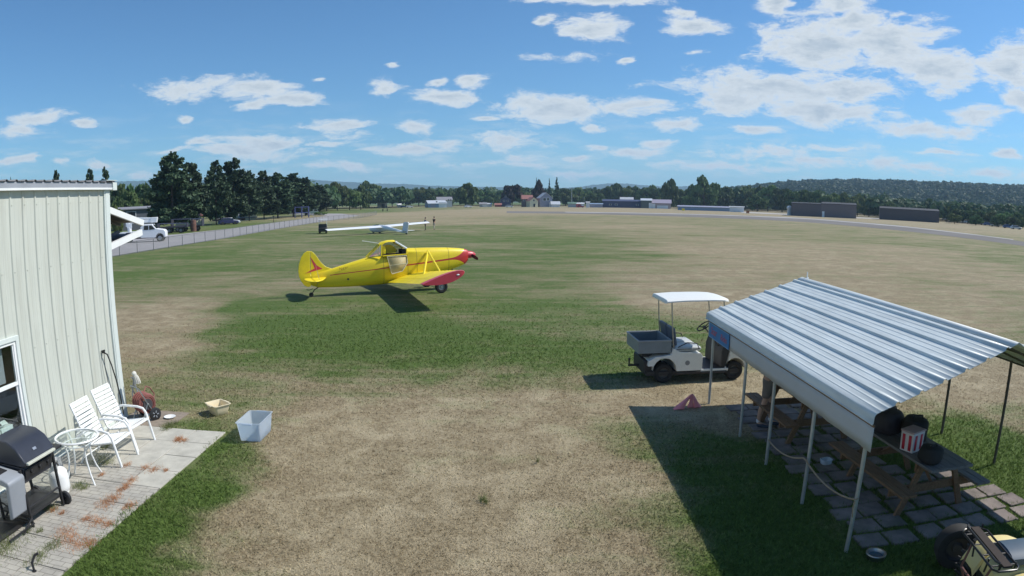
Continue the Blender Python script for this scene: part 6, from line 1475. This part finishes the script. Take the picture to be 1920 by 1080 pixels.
for i, (px, py, m_, lb) in enumerate([(757, 389.5, BLC, 'blue car parked right of the white tower house'), (768, 389.5, WHITE_FAR, 'white van like car right of the blue car far away'), (878, 389, WHITE_FAR, 'white car parked under the lone big tree'), (955, 389, WHITE_FAR, 'white car parked in front of the copper beech'), (1088, 389, REC, 'red car parked at the white shed'), (1240, 390, WHITE_FAR, 'white car parked at the clubhouse wing'), (1228, 390, SLC, 'silver car parked between the two clubhouse parts'),
        (1800, 418, SLC, 'silver car leftmost in the row on the far right'), (1813, 418.5, WHITE_FAR, 'white car second in the row on the far right'), (1822, 419.5, BLC, 'dark blue car third in the row on the far right'), (1835, 421, SLC, 'silver car fourth in the row on the far right'), (1852, 423, BLC, 'dark blue car fifth in the row on the far right'), (1866, 425, SLC, 'silver car sixth in the row on the far right'), (1890, 428, BLC, 'dark blue car seventh in the row on the far right'), (1905, 430, SLC, 'silver car last in the row on the far right')]):
    q_ = G(px, py); car(lb, q_, R(10 * (i % 3)) + math.atan2(-q_[0], q_[1]), m_, 'car', 4.6, 1.5, group='parked cars far across the field')
for i, (px, py, w_, lb, m_) in enumerate([(1807, 417, 5, 'white peaked tent left in the far right row', WHITE_FAR), (1842, 420, 9, 'pale blue long tent in the far right row', BLUEW), (1883, 425, 4, 'small white and blue tent right of the long tent', WHITE_FAR)]):
    q_ = G(px, py); t = thing('event_tent', lb, 'tent', (q_[0] * 1.04, q_[1] * 1.04, 0), math.atan2(-q_[0], q_[1])); b = MB(); b.loft([[(-w_ / 2, -2, 2.1), (w_ / 2, -2, 2.1), (w_ / 2, 2, 2.1), (-w_ / 2, 2, 2.1)], [(-w_ * .12, -.1, 3.4), (w_ * .12, -.1, 3.4), (w_ * .12, .1, 3.4), (-w_ * .12, .1, 3.4)]]); b.build('tent_roof', m_, t)
    for sx in (-1, 1):
        for sy in (-2, 2): b = MB(); b.cyl((sx * w_ * .49, sy, 0), (sx * w_ * .49, sy, 2.12), .04, n=6); b.build('leg', WHITE_FAR, t)
# poles and markers
def pole(label, px, py, top_py, r=.12, m=None, name='mast', cat='pole'):
    q = G(px, py); d = math.hypot(*q); h = P(px, top_py, d)[2]; t = thing(name, label, cat, (q[0], q[1], 0)); b = MB(); b.cyl((0, 0, 0), (0, 0, h), r, r * .6, 8); b.build('shaft', m or GALV, t); b = MB(); b.box((0, 0, h * .97), (r * 6, r * 2, r * 2)); b.build('head', m or GALV, t); return t
pole('tall pale mast beside the lilac grey house', 1072, 388.5, 353, .22)
pole('utility pole in front of the brown shingled house', 978, 388.5, 360, .15, BARK, 'utility_pole')
pole('low windsock pole with a pale top', 1095, 389, 370, .10)
pole('small pole on the roof line of the dark grey building', 272, 424, 374, .07)
pole('dark sign post beside the road at the pines', 513, 417, 405, .08, BARK, 'sign_post')
for (px, py, lb, m_) in ((1281, 396, 'yellow runway marker board', YPL), (1402, 401, 'orange brown runway marker board on the right', mat('orange board', (.30, .12, .05), .6))):
    q_ = G(px, py); t = thing('runway_marker', lb, 'sign', (q_[0], q_[1], 0), math.atan2(-q_[0], q_[1])); b = MB(); b.bx(-.7, .7, -.08, .08, .3, 1.3); b.build('board', m_, t); 
    for sx in (-.5, .5): b = MB(); b.cyl((sx, 0, 0), (sx, 0, .35), .05); b.build('leg', GALV, t)
for k, (px, py, lb) in enumerate([(718, 396.5, 'left dark post of the pair near the far grass edge'), (726, 396, 'right dark post of the pair near the far grass edge')]):
    q_ = G(px, py); t = thing('marker_post', lb, 'post', (q_[0], q_[1], 0)); b = MB(); b.cyl((0, 0, 0), (0, 0, .9), .22, .18, 10); b.ball((0, 0, .95), .2); b.build('post_body', DARK, t)
q_ = G(566, 408); t = thing('playground_frame', 'blue playground climbing frame at the end of the pines', 'play frame', (q_[0], q_[1], 0), .4); b = MB()
for x_ in (-2, 0, 2):
    for y_ in (-1, 1): b.cyl((x_, y_, 0), (x_, y_, 3.2), .09)
for z_ in (1.4, 3.0): b.tube([(-2, -1, z_), (2, -1, z_), (2, 1, z_), (-2, 1, z_)], .08, 6, closed=True)
b.bx(-2, 0, -1, 1, 1.3, 1.4); b.build('frame_tubes', mat('blue steel', (.10, .12, .28), .5), t); b = MB(); b.prism([(2, 1.4), (2.2, 1.4), (4, .1), (3.8, .1)], -.4, .4, 'Y'); b.build('slide', LG, t)
q_ = G(583, 403); t = thing('pale_van', 'pale green van beside the playground frame', 'van', (q_[0], q_[1], 0), .5); b = MB(); b.prism([(-2.6, .4), (2.6, .4), (2.6, 1.2), (2.0, 2.1), (-2.6, 2.2)], -1, 1, 'Y'); b.build('body', mat('pale green paint', (.45, .52, .42), .5), t, bevel=.1)
b = MB(); b.prism([(1.0, 1.3), (2.3, 1.3), (1.9, 1.9), (1.0, 1.9)], -1.02, 1.02, 'Y'); b.build('side_windows', GLASS_DARK, t)
for wx in (-1.7, 1.7): b = MB(); b.cyl((wx, -1.02, .4), (wx, 1.02, .4), .4); b.build('wheel', RUBBER, t)
# ------------------------------------------------------------------ trees
LEAF_A = leaf_mat('deciduous leaves', (.034, .066, .022), (.12, .18, .055), .25)
LEAF_B = leaf_mat('light leaves', (.06, .11, .03), (.18, .24, .075), .3)
LEAF_P = leaf_mat('pine needles', (.028, .055, .032), (.085, .13, .065), .4, .12, .02)
LEAF_C = leaf_mat('copper leaves', (.020, .016, .016), (.065, .045, .04), .3, .15, .02)
def quads(c, nrm, up, s, asp=1.6):
    """c (n,3), random oriented quads"""
    n = len(c); a = np.cross(nrm, up); a /= np.linalg.norm(a, axis=1)[:, None] + 1e-9; b = np.cross(nrm, a)
    s = s[:, None]; return np.stack([c - a * s - b * s * asp, c + a * s - b * s * asp, c + a * s * .7 + b * s * asp, c - a * s * .7 + b * s * asp], 1).reshape(-1, 3)
def decid_mesh(name, seed, n, leaf, m, shape='round'):
    rg = np.random.default_rng(seed); cl = []
    k = 34
    for i in range(k):
        q = rg.uniform(0, 2 * pi); u = rg.uniform(-.9, 1); rr_ = math.sqrt(1 - u * u) if abs(u) < 1 else 0
        sc = rg.uniform(.55, .86); x_, y_, z_ = rr_ * cos(q) * sc, rr_ * sin(q) * sc, u * sc
        if shape == 'cone': f = max(.12, 1 - (z_ + 1) / 2); x_ *= f * 1.5; y_ *= f * 1.5
        cl.append((x_, y_, z_, rg.uniform(.17, .34)))
    cl = np.array(cl); w = cl[:, 3] ** 2; idx = rg.choice(k, n, p=w / w.sum())
    d = rg.normal(0, 1, (n, 3)); d /= np.linalg.norm(d, axis=1)[:, None]; d[:, 2] = np.where(d[:, 2] < -.3, -d[:, 2], d[:, 2])
    c = cl[idx, :3] + d * cl[idx, 3:4] * rg.uniform(.6, 1.12, (n, 1)) ** .7
    c[:, 2] = .51 + c[:, 2] * .48; c[:, 2] = np.maximum(c[:, 2], .06)
    nr = d + rg.normal(0, .5, (n, 3)); nr /= np.linalg.norm(nr, axis=1)[:, None]
    V = quads(c, nr, rg.normal(0, 1, (n, 3)), rg.uniform(.6, 1.3, n) * leaf, 1.2)
    o = npmesh(name, V, np.arange(4 * n).reshape(-1, 4), m); me = o.data; bpy.data.objects.remove(o); return me
def pine_mesh(name, seed, n, leaf, m, spread=1.0, bare=.12, spire=False):
    rg = np.random.default_rng(seed); C_ = []; U_ = []; nb = 90
    br = []
    for i in range(nb):
        h = bare + (1 - bare) * ((i + rg.uniform(0, 1)) / nb) ** 1.1; q = rg.uniform(0, 2 * pi)
        if spire: L_ = (1 - h) * .95 * rg.uniform(.6, 1.1) + .04
        else: L_ = (min(1, (1.06 - h) * 1.8) ** .85) * (.7 + .3 * min(1, (h - bare) * 4)) * rg.uniform(.55, 1.08)
        br.append((h, q, L_, rg.uniform(-.02, .12)))
    w = np.array([b_[2] for b_ in br]); idx = rg.choice(nb, n, p=w / w.sum()); B = np.array(br)[idx]
    t = rg.uniform(.15, 1, n) ** .7; th = B[:, 1] + rg.normal(0, .16, n) * (1.2 - t * .4)
    r_ = B[:, 2] * t
    c = np.stack([r_ * np.cos(th), r_ * np.sin(th), B[:, 0] + B[:, 3] * t * .5 + rg.normal(0, .014, n) - .01 * t], 1); c[:, 2] = np.clip(c[:, 2], .02, 1.01)
    nr = np.stack([rg.normal(0, .6, n), rg.normal(0, .6, n), np.abs(rg.normal(.8, .4, n))], 1); nr /= np.linalg.norm(nr, axis=1)[:, None]
    V = quads(c, nr, np.stack([np.cos(th), np.sin(th), 0 * th + .2], 1), rg.uniform(.6, 1.3, n) * leaf, 1.5)
    V[:, 2] = c.repeat(4, 0)[:, 2] + (V[:, 2] - c.repeat(4, 0)[:, 2]) * .45
    o = npmesh(name, V, np.arange(4 * n).reshape(-1, 4), m); me = o.data; bpy.data.objects.remove(o); return me
def trunk_mesh(name, bend=.02, h=.9, limbs=5, seed=0, r=.03):
    rg = random.Random(seed); b = MB(); b.tube([(0, 0, -.01), (bend, 0, h * .4), (-bend, bend, h * .7), (0, 0, h)], [r * 1.3, r, r * .7, r * .2], 8)
    for i in range(limbs):
        q = rg.uniform(0, 2 * pi); z_ = h * rg.uniform(.25, .7); L_ = rg.uniform(.3, .6); b.tube([(0, 0, z_), (cos(q) * L_ * .5, sin(q) * L_ * .5, z_ + .10), (cos(q) * L_, sin(q) * L_, z_ + .2)], [r * .45, r * .3, r * .1], 5)
    o = b.build(name, BARK); me = o.data; bpy.data.objects.remove(o); return me
DEC = [decid_mesh('crown', 20 + i, 2600, .055, LEAF_A) for i in range(5)]
DECL = [decid_mesh('crown', 40 + i, 2600, .055, LEAF_B) for i in range(2)]
COP = decid_mesh('crown', 50, 2800, .05, LEAF_C); CONE = decid_mesh('crown', 51, 2600, .05, LEAF_C, 'cone')
PIN = [pine_mesh('crown', 60 + i, 11000, .038, LEAF_P) for i in range(4)]
SPI = pine_mesh('crown', 70, 2200, .05, LEAF_P, spire=True, bare=.05)
TRK = [trunk_mesh('trunk', seed=i) for i in range(3)]; TRP = trunk_mesh('trunk', 0, .98, 0, 9, .028)
trng = random.Random(8)
def tree(label, px, top_py, wpx, dist, crown, trunk, name='tree', cat='tree', group=None, wz=None):
    p = P(px, top_py, dist); h = p[2]; a0, _ = azel(px - wpx / 2, 380); a1, _ = azel(px + wpx / 2, 380); w = dist * (a1 - a0) / 2
    t = thing(name, label, cat, (p[0], p[1], 0), trng.uniform(0, 6.28), group)
    for nm, me in (('trunk', trunk), ('crown', crown)):
        o = bpy.data.objects.new(nm, me); C.objects.link(o); o.parent = t; o.scale = (w, w * trng.uniform(.9, 1.1), h)
    return t
gp_ = 'row of pines beyond the road'
for i, (px, top, w, d, lb) in enumerate([(322, 289, 84, 118, 'tallest pine beside the parked trailers, leftmost of the row'), (356, 308, 66, 128, 'pine touching the tallest pine on its right side'), (404, 303, 48, 146, 'narrow pine left of the second tallest pine'), (437, 299, 66, 155, 'second tallest pine with a broad crown in the pine row'), (466, 322, 34, 172, 'short pine right of the second tallest pine'),
        (494, 322, 40, 182, 'pine with a ragged top in the middle of the row'), (520, 325, 46, 192, 'broad pine right of the ragged topped pine'), (549, 327, 48, 205, 'broad pine third from the right end of the row'), (572, 334, 36, 218, 'pine second from the right end of the row'), (598, 349, 34, 235, 'lowest pine at the right end of the row')]):
    tree(lb, px, top, w * (1.4 if i < 4 else 1.75), d, PIN[i % 4], TRP, 'pine_tree', 'tree', gp_)
for i, (px, top, w, d, lb) in enumerate([(105, 322, 30, 150, 'round pine top showing above the hangar roof on its own'), (168, 319, 34, 150, 'left of the two pine tops above the hangar roof corner'), (197, 316, 30, 150, 'right of the two pine tops above the hangar roof corner'), (20, 334, 16, 165, 'small spire top above the left end of the hangar roof')]):
    tree(lb, px, top, w * 1.2, d, PIN[(i + 1) % 4] if i < 3 else SPI, TRP, 'pine_tree', 'tree')
BL = ['between the hangar corner and the dark grey building', 'above the middle of the dark grey building', 'above the roof end of the dark grey building', 'low in front over the dark building roof', 'low beside the tallest pine over the dark building', 'touching the left side of the tallest pine', 'hidden behind the hangar roof, left one', 'hidden behind the hangar roof, middle one', 'hidden behind the hangar roof, right one', 'in the gap before the narrow pine', 'behind the two leftmost pines', 'behind the narrow pine', 'behind the short pine', 'behind the ragged topped pine', 'behind the broad pines near the row end']
for i, (px, top, w, d) in enumerate([(222, 347, 52, 190), (250, 344, 46, 200), (278, 349, 42, 195), (236, 362, 50, 165), (265, 366, 44, 168), (296, 352, 40, 200), (60, 350, 50, 200), (130, 350, 50, 200), (180, 348, 50, 200), (380, 345, 40, 230), (340, 352, 50, 230), (420, 350, 50, 240), (470, 350, 50, 250), (510, 352, 50, 260), (550, 355, 46, 270)]):
    tree('leafy green tree ' + BL[i], px, top, w * 1.25, d, DEC[i % 5], TRK[i % 3], 'leafy_tree', 'tree', 'leafy trees behind the pines')
tree('yellow green bush showing left of the dark grey building', 220, 388, 26, 100, DECL[0], TRK[0], 'bush', 'bush')
tree('bright green shrub at the end of the road beside the playground frame', 600, 397, 26, 215, DECL[1], TRK[0], 'bush', 'bush')
LM = [(612, 'the lowest pine of the road row'), (655, 'the open gap after the pines'), (692, 'the far mown strip before the tower house'), (718, 'the white tower house'), (757, 'the far blue car'), (800, 'the pale blue barn'), (835, 'the white two storey house'), (877, 'the lone big dark tree'), (915, 'the low white garage'), (948, 'the dark blue house'), (988, 'the brown shingled house'), (1024, 'the lilac grey house'), (1072, 'the tall pale mast'), (1102, 'the upright white box shed'), (1118, 'the low pale blue hangar row'), (1166, 'the long dark blue hangar row'), (1212, 'the glazed clubhouse'), (1240, 'the lilac roofed clubhouse wing'), (1320, 'the very long low blue hangar'), (1381, 'the white box trailer'), (1440, 'the bare ground before the white domed tank'), (1480, 'the white domed tank'), (1512, 'the shaded side of the brown hangar'), (1573, 'the lit front of the brown hangar'), (1628, 'the gap between the brown hangars'), (1706, 'the long dark brown hangar'), (1778, 'the parked aeroplane with its tail up'), (1807, 'the white peaked tent'), (1842, 'the pale blue long tent'), (1883, 'the small white and blue tent'), (1905, 'the last silver car')]
USED = {}
def far_label(px, top, w):
    d_, nm, dx_ = min((abs(px - x_), n_, px - x_) for x_, n_ in LM)
    size = 'broad' if w >= 38 else ('narrow' if w <= 26 else 'rounded'); rel = 'standing straight behind' if d_ < 7 else ('showing just left of' if dx_ < 0 else 'showing just right of')
    lb = '%s green tree %s %s' % (size, rel, nm)
    if lb in USED: lb = '%s, lower green tree %s %s' % (size, rel, nm)
    while lb in USED: lb = lb.replace('green tree', 'green second tree', 1)
    USED[lb] = 1; return lb
far = [(612, 347, 36, 330), (632, 344, 34, 340), (655, 352, 34, 345), (676, 350, 30, 350), (692, 342, 40, 500), (668, 358, 26, 420), (712, 352, 30, 520), (735, 353, 34, 540), (760, 356, 34, 540), (785, 352, 34, 530), (806, 356, 30, 520), (825, 357, 26, 520), (848, 356, 26, 520), (905, 356, 34, 520), (925, 360, 30, 520), (938, 358, 24, 540), (978, 356, 26, 540), (1060, 355, 34, 520), (1082, 354, 30, 530), (1100, 357, 30, 540), (1118, 360, 30, 520), (1134, 354, 34, 540), (1152, 346, 34, 540), (1172, 349, 34, 540), (1195, 352, 34, 540), (1215, 349, 34, 530), (1234, 352, 30, 520), (1280, 353, 34, 480), (1345, 356, 30, 480), (1358, 352, 34, 470), (1397, 347, 40, 480), (1422, 352, 36, 460), (1440, 349, 40, 440), (1467, 352, 36, 430), (1490, 355, 34, 400), (1512, 357, 34, 400), (1535, 360, 34, 400), (1560, 362, 36, 400), (1585, 364, 34, 400), (1608, 366, 34, 390), (1630, 371, 30, 370), (1650, 374, 30, 370), (1672, 378, 30, 360), (1700, 380, 30, 370), (1725, 382, 28, 370), (1750, 386, 28, 370), (1775, 388, 28, 360), (1795, 391, 28, 340), (1815, 393, 30, 340), (1840, 395, 30, 335), (1862, 397, 30, 330), (1885, 398, 30, 325), (1908, 400, 30, 320), (1790, 401, 24, 300), (1830, 404, 24, 300), (1870, 404, 26, 300), (1900, 406, 26, 300), (1420, 366, 34, 400), (1300, 362, 30, 450), (1325, 365, 30, 450)]
for i, (px, top, w, d) in enumerate(far):
    tree(far_label(px, top, w), px, top, w * 1.3, d, (DEC + DECL)[(i * 3) % 7], TRK[i % 3], 'leafy_tree', 'tree', 'far tree line across the airfield')
tree('lone big dark round tree standing in front of the far tree line', 877, 342, 46, 425, DEC[1], TRK[0], 'leafy_tree')
tree('copper beech with a round dark top beside the dark blue house', 960, 343, 42, 450, COP, TRK[1], 'leafy_tree')
tree('reddish dark conical tree between the cream and the lilac houses', 1010, 338, 34, 450, CONE, TRK[1], 'leafy_tree')
tree('thin spruce spire left of the reddish conical tree', 1006, 334, 10, 470, SPI, TRP, 'spruce_tree')
tree('thin spruce spire between the conical tree and the big spruce', 1030, 335, 11, 470, SPI, TRP, 'spruce_tree')
tree('tallest spruce behind the lilac grey house', 1044, 333, 22, 470, SPI, TRP, 'spruce_tree')
tree('dark dome topped tree rising above the clubhouse tree line', 1256, 338, 34, 470, DEC[3], TRK[2], 'leafy_tree')
tree('biggest round tree on the skyline behind the long blue hangar', 1320, 334, 62, 440, DEC[2], TRK[2], 'leafy_tree')

# continuous woods behind the individual trees and on the right hill
rg = np.random.default_rng(77)
def clump_field(name, pts, label, m, nl=46, leaf=.16):
    """pts rows: x y z radius height"""
    n = len(pts); d = rg.normal(0, 1, (n, nl, 3)); d /= np.linalg.norm(d, axis=2)[:, :, None]; d[:, :, 2] = np.abs(d[:, :, 2]) * 1.0 - .15
    sc = np.stack([pts[:, 3], pts[:, 3], pts[:, 4] * .5], 1)[:, None, :]
    c = pts[:, None, :3] + np.array([0, 0, 1]) * pts[:, None, 4:5] * .5 + d * sc * rg.uniform(.75, 1.05, (n, nl, 1))
    nr = d + rg.normal(0, .35, d.shape); nr /= np.linalg.norm(nr, axis=2)[:, :, None]
    s = (pts[:, 3:4] * leaf * rg.uniform(.7, 1.5, (n, nl))).ravel()
    V = quads(c.reshape(-1, 3), nr.reshape(-1, 3), rg.normal(0, 1, (n * nl, 3)), s, 1.2)
    return tag(npmesh(name, V, np.arange(4 * n * nl).reshape(-1, 4), m), label, 'woods', kind='stuff')
WOODM = leaf_mat('woods leaves', (.040, .075, .034), (.075, .12, .052), .012)
pts = []
for (p0, p1, d0, d1, n_, h0) in ((560, 760, 420, 560, 260, 12), (760, 1290, 540, 700, 620, 14), (1290, 1660, 470, 620, 420, 14), (1640, 1960, 360, 560, 520, 10), (200, 620, 280, 420, 420, 12)):
    for _ in range(n_):
        a0, _e = azel(p0, 385); a1, _e = azel(p1, 385); a_ = rg.uniform(a0, a1); d_ = rg.uniform(d0, d1); pts.append((d_ * sin(a_), d_ * cos(a_), 0, rg.uniform(4, 7), h0 * rg.uniform(.75, 1.25)))
clump_field('woods', np.array(pts), 'dense woods closing off the far side of the airfield', WOODM, 70, .13)
# trees covering the right hill: sit on the hill mesh
hm = bpy.data.objects['right_hill'].data; hv = np.empty(len(hm.vertices) * 3, np.float32); hm.vertices.foreach_get('co', hv); hv = hv.reshape(-1, 3)[:24 * 500].reshape(24, 500, 3)
n_ = 9000; fi = rg.uniform(0, 22.99, n_); fj = rg.uniform(0, 498.99, n_); i0 = fi.astype(int); j0 = fj.astype(int); u = (fi - i0)[:, None]; v = (fj - j0)[:, None]
base = hv[i0, j0] * (1 - u) * (1 - v) + hv[i0 + 1, j0] * u * (1 - v) + hv[i0, j0 + 1] * (1 - u) * v + hv[i0 + 1, j0 + 1] * u * v
dd = np.hypot(base[:, 0], base[:, 1]); rr2 = rg.uniform(4, 7, n_)
pts = np.concatenate([base - [0, 0, 4], rr2[:, None], (rr2 * rg.uniform(1.5, 2.1, n_))[:, None]], 1)
pts = pts[pts[:, 2] > -5]
HILLM = leaf_mat('hill forest leaves', (.045, .078, .040), (.066, .105, .055), .006)
clump_field('hill_forest', pts, 'mixed forest covering the hill beyond the brown hangars', HILLM, 26, .24)

# ------------------------------------------------------------------ air
mb = MB(); mb.box((1200, 3000, 150), (9500, 9500, 302))
hz, n_, l_, b_ = new_mat('haze'); n_.remove(b_)
pv = N(n_, 'ShaderNodeVolumePrincipled'); pv.inputs['Color'].default_value = (.50, .74, 1.0, 1); pv.inputs['Density'].default_value = 1.5e-4; pv.inputs['Anisotropy'].default_value = .1
l_.new(pv.outputs[0], n_['Material Output'].inputs['Volume'])
hobj = mb.build('haze', hz); tag(hobj, kind='stuff'); hobj['label'] = 'thin blue haze in the air over the airfield'; hobj['category'] = 'haze'
